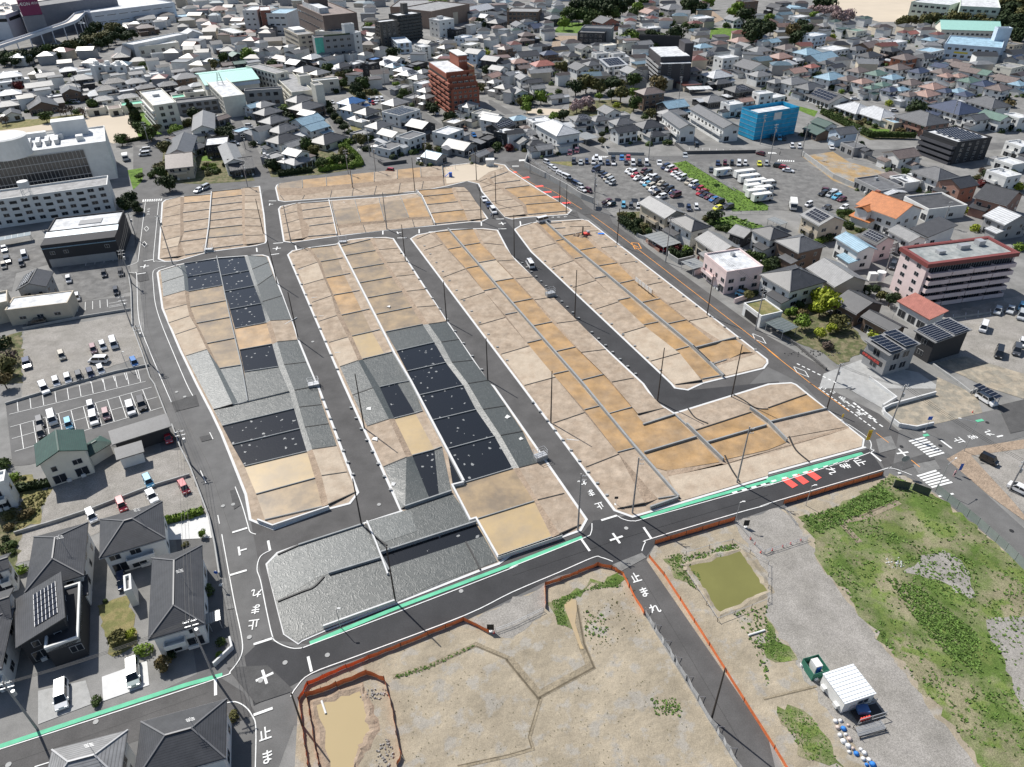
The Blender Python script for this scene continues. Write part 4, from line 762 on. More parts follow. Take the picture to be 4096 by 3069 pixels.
# each line: "@tile place | direction of the front in the picture (x0 y0 x1 y1) | centre x, centre y, width on the picture, code; ..."
HOUSES = '''
@A0 along the divided road at far left|1320 925 1520 895|70 640 200 hww2; 385 640 150 gkw2; 590 598 150 hwd1; 722 607 110 fww1; 1180 582 120 fww2; 1320 552 100 gbg1
@A0 among the far left houses|1320 925 1520 895|30 700 110 fww2; 330 722 200 gkw2; 490 700 70 fbg1; 600 735 160 hgw2; 700 660 180 hkd2; 930 625 90 fnn2; 1012 640 90 fwn2; 1165 620 120 gkw2; 1350 630 130 fww1; 1530 600 110 gkw2; 1590 650 190 hkn2; 1700 590 130 hkw2
@A0 in the middle row left of the school|1320 925 1520 895|80 790 180 hwg2; 230 820 150 hgn1; 380 812 90 fwg1; 480 825 100 fwg1; 600 770 180 Ggn2; 980 690 190 hdw2; 910 750 170 hdw2; 1165 690 170 hkw2; 1250 738 150 hgn2; 1440 715 160 hgd2; 1580 750 130 hkg2; 1690 720 110 hwg2
@A0 behind the school ground fence|1320 925 1520 895|60 895 190 hkg1; 230 880 90 gdn1; 360 895 270 Gdn1; 100 970 120 Gdw1; 850 797 190 hww1; 885 840 160 hkw2; 1090 778 120 fwg1; 1100 820 160 hkw2; 1290 790 110 hkw2
@A0 at the foot of the white hall|1320 925 1520 895|1400 570 100 gdg2; 1250 150 150 gkw2; 1120 185 150 hnn1; 1250 225 140 hnn2; 1370 180 90 hww2; 1430 125 130 hnw2; 1860 370 80 Gkd2; 1960 412 120 hdn1
@A0 beside the far crossroads|1320 925 1520 895|1640 65 120 hkg2; 1730 30 110 hwg1; 1640 130 300 fcg1; 1890 72 150 hpy2; 1985 90 80 hng2; 1650 280 190 Gww2; 2080 200 200 fwb2; 2170 175 100 fwg2; 2155 105 120 fwc3
@A0 behind the green gymnasium|1320 925 1520 895|2030 462 120 Gtd2; 2070 530 120 gtd2; 2185 530 90 fww2; 1960 550 110 gnn1; 2180 420 80 hwg2; 2080 410 90 hdn1; 1940 590 120 hkg2
@B0 at the left above the long school|0 15 200 -15|45 430 110 hkn2; 125 465 110 Gkn1; 50 395 90 hwg1; 160 492 150 fwg1; 215 488 120 Gnd2; 270 505 150 hdw2; 340 530 150 Gwd2; 330 450 100 Gkd2; 300 432 90 hwg1; 260 600 150 gkg2; 400 455 100 hdg1
@B0 in the row behind the small park|0 15 200 -15|430 590 190 hgb2; 545 615 150 hkb2; 490 482 150 hwd2; 590 500 100 hwd1; 570 535 110 hwd1; 620 548 90 Gkg1; 700 505 90 hkd1; 740 562 150 hdg1; 850 545 120 fwg1; 860 612 130 hrw1; 820 490 80 hkd1; 945 462 110 hkn2; 1080 452 110 hkd1
@B0 below the dark twin towers|0 15 200 -15|920 285 110 Grw2; 990 290 120 Gdw2; 960 335 130 Gky2; 1020 330 80 hky2; 1020 500 130 fbd2; 990 545 130 fgd3; 1120 532 150 hwy2p; 1195 555 140 hcw2p; 1265 590 140 hwb2; 1200 505 150 Gkw1
@B0 in the row left of the orange tower|0 15 200 -15|1320 620 170 hwb2p; 1400 655 150 hky2; 1440 605 120 hkg2; 1440 705 150 fww2; 1465 765 110 hkw2; 1350 835 130 fkg1; 1270 745 110 fkg1; 1390 545 160 fgd1; 1470 820 100 hkb2
@B0 right behind the orange tower|0 15 200 -15|1470 355 130 Gdw2; 1640 395 130 hgb2; 1620 488 150 hky1; 1530 425 90 gdg1; 1850 372 160 fwy2; 1790 310 140 fwc2; 1890 445 160 Gkc3; 1960 312 120 hkg1; 2060 300 110 hkb2; 2170 300 100 hkw2; 2030 370 110 hkw1; 2150 405 120 hnn2; 2110 432 90 hpn1
@B0 at the right beside the orange tower|0 15 200 -15|2040 500 170 Gkd2; 2140 540 100 gdd2; 2090 580 150 Gkw2; 2040 640 150 gpy2; 2060 690 120 hkw2; 2180 640 100 gww2; 2140 735 150 hgw2; 2200 780 80 hgw2; 1945 960 150 fky2; 2030 985 150 Gkw2; 1830 890 160 hkw2; 1710 1045 150 fwb1
@B0 in the back row left of the straight street|0 15 200 -15|60 890 170 hkg2; 100 950 200 hgd2; 385 840 210 hgb2; 430 905 250 hgn2; 460 965 180 Gkd2; 150 1020 210 hgd2
@B0 midway, left of the straight street|0 15 200 -15|30 1115 110 fcg1; 60 1160 80 gkg1; 230 1095 220 hgb2; 440 1025 230 gcw2; 500 1080 210 gcw2; 230 1180 240 hdw2
@B0 in front, left of the straight street|0 15 200 -15|320 1225 180 gkw2; 340 1300 120 Gkw2; 355 1375 220 hkw1; 620 1190 270 hdy1; 150 1345 120 fkg1
@B0 in the back row between the two streets|0 15 200 -15|820 862 200 hbw2; 830 915 180 hgc2; 960 948 190 hdw2; 1200 870 200 hkb2; 1250 950 300 fkw2p
@B0 in the middle row between the two streets|0 15 200 -15|870 1010 120 hkw1; 990 1010 160 hdw1; 1060 1065 200 hgw2; 1160 1135 160 Gdw2; 1420 1060 220 Ggd2; 910 1145 130 fkg1
@B0 in the front row between the two streets|0 15 200 -15|1165 1255 240 fgw1; 1335 1160 230 fgw2; 1540 1335 110 Gcg1; 1655 1120 250 fww2; 1760 1245 260 Ggg1
@B0 behind the playground|0 15 200 -15|2050 1010 200 Gww2; 2110 1065 220 gdd2p; 2150 1120 140 fwd2; 2000 1185 140 fdd1; 1930 1320 80 gkg1
@B0 at the far top centre|0 15 200 -15|1900 75 290 gww2; 1870 130 90 grw1; 1960 140 130 Gwg1; 1870 140 100 gkc1; 2070 90 110 Gdw2; 2150 100 110 Ggg3; 2080 180 150 hdd2; 1940 215 90 hww1; 1720 240 170 fgd2; 2000 205 110 hkw1; 2140 225 110 fwy3; 1850 215 80 fwy2; 2160 15 100 hcg2; 1800 25 170 gkw2
@C0 at the far top left of the hill|0 10 200 -5|40 30 120 hgw2; 130 60 110 hkw2; 60 75 100 gnw1; 370 95 130 htw2; 360 145 140 hkd2; 300 190 110 hng2; 230 225 170 gvg1; 60 205 140 Ggw2; 130 180 110 hkw2; 30 255 90 htw2; 300 20 90 gkw1; 220 10 120 hpw2
@C0 around the reddish cleared plot|0 10 200 -5|125 290 140 hnd2; 100 340 120 hnn1; 300 268 110 hbw1; 310 300 110 gbw1; 320 450 150 hvn2; 130 460 190 gdw2; 240 390 130 hdd1; 520 465 130 hdy2; 620 400 140 Gdy2; 200 430 90 hvg1
@C0 on the terrace below the dark flats|0 10 200 -5|830 380 140 fyw2; 970 378 150 Sky2; 1135 365 150 gkw2; 760 450 140 fkw2; 905 450 140 fkw2; 690 540 140 hgw2; 590 570 190 Gdw2; 875 540 210 sww2p; 905 590 150 fcw1p; 1030 600 170 Gkw2; 1140 630 100 gdw1
@C0 left of the park grove|0 10 200 -5|60 520 150 hpw2; 270 540 200 hrw2; 270 605 150 gkw1; 20 620 120 fwg2; 100 575 130 gnn1; 100 655 130 Gkw2; 220 740 110 gkw2; 190 690 140 gdg2; 60 775 140 Gkw2; 375 830 100 gkw1; 435 680 90 gnn1
@C0 on the hilltop|0 10 200 -5|810 175 200 Gdr2; 1010 130 120 hnn2; 1180 95 150 Gpw2; 1390 60 190 hkg2; 1475 110 110 hgg1; 1640 145 200 fww2; 1640 255 120 hgw2; 1920 155 150 Gkw2; 2130 125 130 fkw2; 1200 235 160 fww1; 970 262 90 gnn1; 2030 10 180 fdn4; 1200 10 120 gdg1
@C0 right of the dark apartment tower|0 10 200 -5|1650 390 150 hcw2; 1640 340 150 hkw2; 1700 460 150 hgb2p; 1560 590 150 hng2; 1850 490 200 fww3; 1970 340 180 hpy2; 2010 390 160 Gkw2; 2140 420 180 hky2; 2180 350 90 hcw2; 2070 560 250 Ggw2; 2140 630 180 hkw2; 1930 435 90 hkg1
@C0 behind the two long apartment houses|0 10 200 -5|1770 635 230 hwy2; 1800 700 180 hgd1; 1960 755 220 hdd2p; 1730 850 210 hkd1; 1900 880 160 fww2; 2010 850 140 gpw2; 2165 800 110 fww3; 1190 785 220 hnn3; 1390 890 230 gcd2; 1380 965 230 hkd1
@C0 in the row behind the small car lot|0 10 200 -5|600 1005 190 hgw2p; 760 1010 160 hgw2; 840 940 180 Ggw2; 930 985 160 fkg1; 955 1035 210 hgw2; 970 1100 210 gdw2; 1185 1060 230 hdw2; 1230 1150 180 hdw1
@C0 at the left beside the white community hall|0 10 200 -5|60 1005 150 hcb2; 230 1025 210 fww2; 40 1120 120 hkw2; 150 1140 130 hkg1; 90 1200 150 Gdw1; 270 1265 130 gkw1; 200 1225 120 hdw1; 20 1190 70 gdg1
@D0 at the top left of the hillside|580 915 720 885|70 50 140 Gdd2; 230 70 140 Gcg1; 270 135 170 fww2; 440 158 80 hww1; 510 165 120 gkg1; 850 125 110 htd3; 795 180 90 hkg1; 700 190 110 hdd2; 480 215 130 hkg1; 570 215 100 htg1; 630 235 100 hkg1; 690 240 110 gbg1; 765 255 170 fty2; 640 280 90 ftw1
@D0 in the upper row under the school grove|580 915 720 885|40 345 130 gcw2; 390 300 220 fwc3; 490 260 90 fkw2; 980 330 150 fpw2; 1110 350 180 fww2; 990 285 120 hkg1; 1235 275 130 grw2; 1340 245 100 hkw1; 1460 290 120 hrw2; 1160 310 90 hrg1; 1400 330 130 hcw2; 1470 350 120 Gkw1; 1330 350 110 hdw1; 740 330 90 fbn2
@D0 below the pale blue terrace house|580 915 720 885|160 400 180 hnb2; 110 475 190 hpo2; 215 425 120 hdg2; 340 440 210 hcw2; 560 410 260 fww2; 250 510 110 hww1; 160 540 170 hww1; 450 495 290 gcg1; 770 410 150 hgw2; 870 385 210 gnn1; 880 465 200 hdw2; 1060 420 150 hdd2; 1190 440 130 gdg2; 1400 425 240 fcw2; 1180 485 200 hno2; 1350 475 180 hdw2
@D0 in the long roofed row at left|580 915 720 885|590 560 150 gdw2; 500 530 120 hdw2; 380 560 130 hrw2; 240 600 180 gpy2; 540 650 240 hcw2; 220 690 240 hkw2; 360 735 230 hgw2; 70 690 120 hkg2; 60 820 150 fww2
@D0 in the third row of the estate|580 915 720 885|780 595 190 hnw2; 940 620 200 htw2; 1125 570 220 hnw2; 1310 600 200 hvw2; 1500 560 160 Gvw2; 1500 605 200 hnw2; 1680 560 210 Gnw2; 1600 520 150 hnw1; 1760 600 190 Gnw2; 1850 615 200 Gtw2; 2000 645 140 hnw2; 2080 680 220 Gnw2
@D0 in the second row of the estate|580 915 720 885|690 665 190 hnw2; 820 690 190 hpw2; 1080 655 190 hcw2; 1235 700 210 hnw2; 1425 735 220 hpw2; 1540 640 150 hpw2; 1650 640 130 hpw2; 1740 680 200 htw2; 1860 710 210 hvw2; 1990 745 230 hnw2; 2160 710 120 hcw2
@D0 in the front row of the estate|580 915 720 885|900 740 130 htw2; 990 715 140 htw2; 1060 760 170 hvw2; 1150 755 130 hcw2; 1220 800 150 hnw2; 1365 795 240 hpw2; 1540 770 160 hvw2; 1640 770 130 hcw2; 1700 800 170 hvw2
@D0 behind the clipped garden hedge|345 830 580 915|525 835 300 gdw1p; 755 930 260 hww1; 940 975 300 hww1; 1090 1040 150 fcb1; 1335 1010 330 hgk2; 1620 920 330 hvw2; 1905 875 270 hgw2; 1800 1000 150 Ggw2; 1965 990 200 gtw2; 2150 990 150 fww2
@D0 around the dry weed plot|345 830 580 915|490 1050 170 gew2; 430 1120 190 gen1; 655 1115 200 Ggc2; 740 1250 180 fgg1; 1160 1310 250 Gnw2; 1450 1480 290 hgw2; 960 1580 330 fgg1; 2090 1390 160 fww1; 2040 1480 230 fww2; 2180 1230 130 fww2; 1180 1545 90 fww1
@D0 at the far right edge|580 915 720 885|2120 370 160 fgb2; 2140 490 170 gvg2; 2090 560 240 fky2; 2190 500 80 hgg2; 2170 640 90 gnw2
@A0 between the side streets right of the playground|0 15 200 -10|1590 1145 200 gkw1; 1700 1255 120 hgg1; 1905 1010 90 gng1; 2180 900 100 gcw2; 2080 1120 110 fcg1; 1850 1140 120 gkg1
'''
HL = []
for line in HOUSES.strip().split('\n'):
    hd, dr, body = line.split('|'); t, place = hd[1:].split(' ', 1); a, c = pts(t+' '+dr, 6); ang = math.atan2((c-a).y, (c-a).x); row = []
    for it in body.split(';'):
        q = it.split(); X, Y, Wp = float(q[0]), float(q[1]), float(q[2]); code = q[3]; st = int(code[3]); zz = {1: 3.4, 2: 6.0, 3: 8.2, 4: 11.4}[st]
        p0 = at(npx(t, X, Y), zz); p1 = at(npx(t, X+10, Y), zz); scl = (p1-p0).length/10; e = (p1-p0).normalized()
        rr = random.Random(int(X*7+Y)); ratio = rr.uniform(.72, .9) if code[0] in 'hfs' else (rr.uniform(.65, .85) if code[0] == 'g' else rr.uniform(1.05, 1.3))
        d = ang-math.atan2(e.y, e.x); Wd = Wp*scl*.97/(abs(math.cos(d))+ratio*abs(math.sin(d))); 
        Wd = max(Wd*((1.13 if 'estate' in place else 1.27) if code[0] != 'f' else 1.08), 8.0)
        if ratio*Wd > 16: ratio = 16/Wd
        row.append([p0.x, p0.y, ang+rr.uniform(-.05, .05), Wd, Wd*ratio, code, X, Wp, (t, X, Y)])
    row.sort(key=lambda q: q[6])
    cnt = {}
    for r in row: k = (r[5][0] in 'gG' and 'gable' or {'h': 'hip', 'f': 'flat', 's': 'slant', 'S': 'slant', 'L': 'slant'}[r[5][0]], '' if r[5][0] == 'f' else r[5][1], r[5][2]); r.append(k); cnt[k] = cnt.get(k, 0)+1
    seen = {}
    for r in row:
        k = r[9]; seen[k] = seen.get(k, 0)+1
        pos = '' if cnt[k] == 1 else nth(seen[k])+' from left '; wn = WC[k[2]][0].replace(' ', '-')
        s_ = f'{wn} flat-roofed house, {pos}{place}' if k[0] == 'flat' else f'{RC[k[1]][0]} {k[0]}-roofed, {wn}-walled house, {pos}{place}'
        r.append(s_); r.append(place); HL.append(r)
HL.sort(key=lambda r: -r[7]*(1+.0006*r[8][2]))
far = []
for i, r in enumerate(HL):
    if i < 304: house(r[0], r[1], r[2], r[3], r[4], r[5], r[10], rich=2 if r[7] > 200 else 1, group='houses '+r[11])
    else: far.append(r)
print('houses', len(HL), 'left over', len(far))
# the mass of tiny far roofs along the top of the view, and the smallest leftovers, as one object
def far_mass():
    b = MB(); mats = [rmat(c) for c in 'gdkwncprt']+[wmat('w'), wmat('b'), wmat('g')]; rr = random.Random(11)
    def one(x, y, ang, W, D, h, typ, rm, wm_):
        M = Matrix.Translation((x, y, 0)) @ Matrix.Rotation(ang, 4, 'Z'); b.box(-W/2+.4, W/2-.4, -D/2+.4, D/2-.4, 0, h, wm_, M); r = min(W, D)*.2
        if typ == 'f': b.box(-W/2, W/2, -D/2, D/2, h, h+.3, rm, M); return
        q = max(0, W/2-D/2*.9) if typ == 'h' else W/2
        P = [M @ Vector(p) for p in ((-W/2, -D/2, h), (W/2, -D/2, h), (W/2, D/2, h), (-W/2, D/2, h), (-q, 0, h+r), (q, 0, h+r))]
        b.add(P, [(0, 1, 5, 4), (2, 3, 4, 5), (1, 2, 5), (3, 0, 4)], rm)
    for r in far: one(r[0], r[1], r[2], r[3], r[4], 5.8, r[5][0], 'gdkwncprt'.find(r[5][1]) if r[5][1] in 'gdkwncprt' else 0, 9)
    k = 0
    for gy in range(36):
        for gx in range(110):
            x = -1050+gx*19+rr.uniform(-4, 4); y = 560+gy*19+rr.uniform(-4, 4); u, v = proj((x, y, 5))
            if not (-60 < u < 4160): continue
            lim = 20 if u < 600 else (10 if u < 1024 else (8 if u < 1700 else (-8 if u < 2048 else (-20 if u < 2900 else -60))))
            if v > lim or v < -160: continue
            if rr.random() < .12: continue
            one(x, y, rr.choice((.1, -.15, .3))+rr.uniform(-.1, .1), rr.uniform(8, 14), rr.uniform(7, 10), rr.choice((3.4, 5.8, 5.8, 5.8, 8.5)), rr.choice('hhgf'), rr.randrange(8), 9+rr.randrange(3)); k += 1
    occ = [(r[0], r[1]) for r in HL]
    big = [pts(q) for q in ('A0 -60 -60 700 -60 900 60 1050 250 1000 420 -60 520', 'A0 600 -40 1320 -60 1300 140 900 180', 'A0 850 380 1500 250 1650 300 1640 500 1200 540 850 560', 'A0 -60 640 850 490 850 560 300 660', 'B0 150 0 950 0 950 520 230 420', 'B0 980 60 1560 30 1560 540 1040 540', 'B0 1230 -20 1800 -20 1800 400 1400 400', 'C0 330 160 900 180 900 420 330 430', 'C0 420 -60 1180 -60 1100 160 430 220', 'C0 1150 280 1560 300 1560 760 1150 760', 'D0 300 -80 2300 -80 2300 320 1300 320 300 130', 'D0 1500 200 2150 200 2100 560 1500 540', 'C0 1680 -40 2209 -40 2209 350 1700 350')]
    for _ in range(5200):
        u, v = rr.uniform(0, 4096), rr.uniform(15, 330); p = at((u, v), 4)
        if any(inside(p, q) for q in big): continue
        if any((p.x-a)**2+(p.y-c)**2 < 13.5**2 for a, c in occ): continue
        occ.append((p.x, p.y)); one(p.x, p.y, rr.choice((.1, -.15, .3))+rr.uniform(-.1, .1), rr.uniform(8.5, 13), rr.uniform(7, 10), rr.choice((3.0, 5.2, 5.4)), rr.choice('hhgf'), rr.randrange(8), 9+rr.randrange(3)); k += 1
    o = b.build('distant_houses', mats); tag(o, 'crowded small roofs of the town along the top edge of the view', 'houses', kind='stuff'); print('far', k)
far_mass()
def hfit(s_):     # height of a vertical edge read from its top and bottom in the picture
    t = s_.split()[0]; n = [float(k) for k in s_.split()[1:]]; top = npx(t, n[0], n[1]); bt = at(npx(t, n[2], n[3])); best = (1e9, 5)
    for k in range(20, 500):
        z = k/10; p = at(top, z); d = (Vector((p.x, p.y))-Vector((bt.x, bt.y))).length
        if d < best[0]: best = (d, z)
    return best[1]
def blk(name, label, cat, s_, h, rc='w', wc='w', floors=3, sides='FLR', pitch=3.6, ww=1.8, wh=1.3, par=.6, kind='w', roofm=None, wallm=None, limit=90, frac=.35, group=None, wname='window'):
    if isinstance(h, str): h = hfit(h)
    x, y, ang, W, D = rect3(s_, h); r = empty(name, (x, y, 0), ang); wm = wallm or wmat(wc)
    walls(r, W, D, h, 'f', wm, over=0); flat_roof(r, W+.1, D+.1, h+.1, roofm or frm(rc), wm, par)
    if floors: winrows(r, W, D, 0, h, floors, sides, pitch, ww, wh, name=wname, kind=kind, limit=limit, frac=frac)
    tag(r, label, cat, group); r['W'] = W; r['D'] = D; r['H'] = h; return r, W, D, h
def unit(r, x, y, z, a, c, e, m=None, name='rooftop_unit'): return boxpart(r, name, x-a/2, x+a/2, y-c/2, y+c/2, z, z+e, m or M_STEEL)
def h3(name, label, s_, code, h, cat='house', rich=2, seed=None):
    x, y, ang, W, D = rect3(s_, h); return house(x, y, ang, W, D, code, label, rich, None, cat, name, h=h, seed=seed), W, D
# ---- schools
r, W, D, h = blk('school_building', 'white four-storey school block nearest the sandy playground', 'school', 'A0 1320 925 1520 895 1400 775', hfit('A0 1320 925 1390 1140'), 'w', 'y', 4, 'FL', 3.4, 1.8, 1.5, limit=60); unit(r, 0, 4, h+.1, 3, 3, 1.2); balcony_rows(r, W, D, 0, h, 4, 'L', wmat('w'), 1.0)
r, W, D, h = blk('school_building', 'long white school block with a roof antenna, beside the green gymnasium', 'school', 'A0 1930 850 2120 825 1905 650', hfit('A0 1930 850 1955 1020'), 'w', 'y', 4, 'LR', 3.6, 1.8, 1.5, limit=80)
b = MB()
for sx in (-1, 1):
    for sy in (-1, 1): b.bar((sx*1.5, 4+sy*1.5, h), (sx*.4, 4+sy*.4, h+6), .15)
for k in range(4): b.box(-1.4+k*.3, 1.4-k*.3, 3, 3.15, h+1+k*1.3, h+1.15+k*1.3)
b.build('antenna', M_STEEL, r)
r, W, D, h = blk('school_walkway', 'grey concrete covered walkway joining two school blocks', 'walkway', 'A0 1520 905 1895 860 1885 828', 5.5, 'g', 'g', 2, 'F', 3.4, 2.4, 1.6, kind='n')
x, y, ang, W, D = rect3('A0 1760 740 2230 680 2130 580', 9); r = empty('gymnasium', (x, y, 0), ang); walls(r, W, D, 9, 'g', wmat('y'), rise=2.5); roof_mesh(W, D, 9, 'g', mat('mint_roof', (.36, .62, .54), rough=.5, var=.05, lines=1.2), root=r, rise=2.5); winrows(r, W, D, 0, 9, 1, 'F', 5, 3, 1.2); boxpart(r, 'blue_trim', -W/2, W/2, -D/2+.2, -D/2+.53, 6.6, 8.2, wmat('c')); tag(r, 'large gymnasium with a mint green roof behind the white school', 'gymnasium')
r, W, D, h = blk('school_building', 'far wing of the long grey school at left of the terrace', 'school', 'B0 130 660 225 635 60 545', 11, 'k', 'y', 4, 'LF', 3.4, 1.8, 1.5, limit=70)
r, W, D, h = blk('school_building', 'near wing of the long grey school with a rooftop tank', 'school', 'B0 330 805 512 785 300 640', hfit('B0 512 785 520 925'), 'k', 'y', 4, 'LRF', 3.4, 1.8, 1.5, limit=90); balcony_rows(r, W, D, 0, h, 4, 'L', wmat('y'), .9); unit(r, -2, 14, h+.1, 4, 4, 2.5)
r, W, D, h = blk('stair_tower', 'pale stair tower at the near end of the grey school', 'tower', 'B0 510 750 580 740 540 715', 12.5, 'k', 'y', 0)
r, W, D, h = blk('stair_tower', 'pale stair tower halfway along the grey school', 'tower', 'B0 380 670 475 660 440 640', 12, 'k', 'y', 0)
r, W, D, h = blk('school_walkway', 'stained concrete walkway running left from the grey school', 'walkway', 'B0 -90 790 225 780 215 762', 8, 'g', 'g', 2, 'F', 4, 2.4, 1.8, kind='n')
r, W, D, h = blk('school_annex', 'low cream annex with a long flat roof behind the garden', 'annex', 'B0 490 710 715 690 700 672', 6.5, 'w', 'y', 2, 'F', 4)
for s_, lb in (('A0 745 950 905 930 890 910', 'left beige shed beside the school ground'), ('A0 935 950 1045 935 1030 905', 'right beige shed beside the school ground')):
    r, W, D, h = blk('equipment_shed', lb, 'shed', s_, 3.2, 'n', 'y', 0, par=.2); boxpart(r, 'door', -1.2, 1.2, -D/2-.03, -D/2-.003, 0, 2.3, M_DARK)
for s_, lb in (('A0 1050 925 1250 900 1240 872', 'long green pool roof beside the conifer'), ('A0 1490 860 1600 845 1590 820', 'short green roof behind the school block'), ('A0 1590 815 1800 795 1790 765', 'low white roofed school hall behind the green roof')):
    r, W, D, h = blk('school_annex', lb, 'annex', s_, 3.5, 'w', 'y', 1, 'F', 4, roofm=mat('bright_green_roof', (.12, .5, .33), rough=.6, var=.1) if 'green' in lb[:13] else None)
# ---- hospital-like glass block, apartment slab with water tower
r, W, D, h = blk('office_building', 'wide glass-fronted building with rooftop plant beside the playground', 'office building', 'A0 -420 1390 952 1250 862 1122', hfit('A0 952 1250 1050 1560'), 'w', 'w', 0)
rr = random.Random(5); b = MB(); fw = W-9
boxpart(r, 'glass_front', -W/2+.2, W/2-8.5, -D/2-.2, -D/2-.003, .5, h-1.2, M_GLASS)
for k in range(5): boxpart(r, 'mullion', -W/2+.2, W/2-8.5, -D/2-.32, -D/2-.203, .5+(h-1.9)*k/4, .72+(h-1.9)*k/4, M_FRAME)
for k in range(34): u = -W/2+.4+(W-9)*k/33; boxpart(r, 'mullion', u, u+.12, -D/2-.36, -D/2-.325, .5, h-1.2, M_FRAME)
for k in range(5):
    for j in range(3): unit(r, W/2-30+k*3.2, -D*.18+j*2.6+(k % 2)*.4, h+.1, 1.5, 2.1, 1.8)
for (ux, uy, a, c, e) in ((W/2-38, D*.2, 5, 3, 2.6), (W/2-30, D*.34, 18, 2.5, 2.2), (W/2-16, D*.1, 2, 2, 2), (W/2-9, -D*.15, 2.5, 3, 2), (W/2-34, D*.05, 4, 3, 3)): unit(r, ux, uy, h+.1, a, c, e, wmat('w'))
boxpart(r, 'stair_house', W/2-18, W/2-6, D*.2, D*.42, h+.1, h+6, wmat('w'))
b = MB(); p = at(npx('A0', 25, 1180), h+7); q = Matrix.Rotation(-r.rotation_euler.z, 4, 'Z') @ (p-r.location); b.tube((q.x, q.y, h+.1), (q.x, q.y, h+7), 7.5, n=28); b.tube((q.x, q.y, h+7), (q.x, q.y, h+7.4), 7.7, 6.8, n=28); b.build('storage_tank', wmat('w'), r, smooth=False)
r, W, D, h = blk('apartment_building', 'long white four-storey apartment slab with a water tower on its roof', 'apartment building', 'A1 -420 110 940 -20 905 -97', 9.2, 'k', 'w', 0)
for f in range(4):
    for k in range(14):
        u = -W/2+2.2+(W-4.4)*k/13
        if k % 3 == 2: boxpart(r, 'recess_shade', u-1.1, u+1.1, -D/2-.04, -D/2-.003, f*2.25+.9, f*2.25+1.9, M_DARK)  # dark panel on the flat wall, standing in for a shaded recess
        else: window(r, 'F', u, f*2.25+1.3, W, D, 1.7 if k % 3 else 1.9, 1.1)
b = MB(); p = at(npx('A0', 185, 1555), h+6); q = Matrix.Rotation(-r.rotation_euler.z, 4, 'Z') @ (p-r.location); b.tube((q.x, q.y, h+3.6), (q.x, q.y, h+5.6), 1.7, n=20)
for sx in (-1, 1):
    for sy in (-1, 1): b.bar((q.x+sx*1.2, q.y+sy*1.2, h), (q.x+sx*1.2, q.y+sy*1.2, h+3.6), .14)
for k in range(3): b.bar((q.x-1.2, q.y-1.2, h+k*1.2), (q.x+1.2, q.y-1.2, h+k*1.2+1.2), .1); b.bar((q.x+1.2, q.y+1.2, h+k*1.2), (q.x+1.2, q.y-1.2, h+k*1.2+1.2), .1)
b.build('water_tower', wmat('w'), r)
# black garage building
x, y, ang, W, D = rect3('A1 380 450 1010 395 1045 185', 7.5); r = empty('garage_building', (x, y, 0), ang)
walls(r, W, D, 7.5, 'f', wmat('d'), over=0); flat_roof(r, W, D*.55, 7.7, frm('w'), wmat('d'), .4, cy=D*.225); roof_mesh(W, D*.44, 6.4, 's', rmat('c'), root=r, cy=-D*.29, rise=1.6, name='front_roof')
for k in range(5): u = -W/2+1.2+(W-2)*(k+.5)/5-.4; boxpart(r, 'garage_door', u-1.9, u+1.9, -D/2-.09, -D/2-.003, 0, 2.7, wmat('g'))
for u, z in ((-W*.38, 4.2), (-W*.2, 4.2), (W*.36, 4.4)): window(r, 'F', u, z, W, D, 1.2, .9)
boxpart(r, 'light_well', -W*.1, W*.22, D*.12, D*.3, 7.72, 7.9, wmat('g')); tag(r, 'black two-storey building with five garage doors and pale blue front roof', 'garage building')
r, W, D = h3('house', 'grey metal gable house with rooftop solar panels beside the car yard', 'A1 118 858 388 815 478 682', 'Gdg2', 6)
solar(r, -D*.36, D*.36, .6, W*.4, 6.1+W*.19, 6.1+W*.03, 5, 3); r.children[-1]['x'] = 0
for c in r.children:
    if c.name.startswith('solar_panel'): c.rotation_euler = (0, 0, R(90))
blk('clinic', 'modern clinic with a bright white wedge roof beside the striped parking', 'clinic', 'A1 95 1000 590 985 592 883', 4.6, 'w', 'b', 1, 'F', 3.2, 1.5, .8, par=.2); blk('clinic_wing', 'white flat wing at the left frame edge beside the clinic', 'annex', 'A1 -240 1030 62 960 75 862', 5.4, 'w', 'b', 1, 'F', 4)
for lb, s_, code, sd in (('beige house with a brown sheet roof above the old road corner', 'A0 1448 1455 1686 1438 1668 1335', 'gnb2', 2), ('white house with silver kawara roof behind the brown roofed house', 'A0 1470 1340 1695 1330 1660 1180', 'Ggw2', 3), ('black boxy house with a bright silver roof beside a lawn', 'A0 1790 1265 1985 1255 1955 1190', 'fwd2', 4), ('white plastered house with layered kawara roof by the street', 'A0 1935 1420 2105 1395 2040 1245', 'Gkw2', 5), ('dark garage house with low roof at the top road corner', 'A0 1985 1475 2205 1445 2170 1365', 'gdd1', 6), ('white plastered house with kawara gable right below the school walkway', 'A0 1680 1130 1885 1115 1830 985', 'Gkw2', 7)):
    h3('house', lb, s_, code, 5 if code[3] == '2' else 3.2, seed=sd)
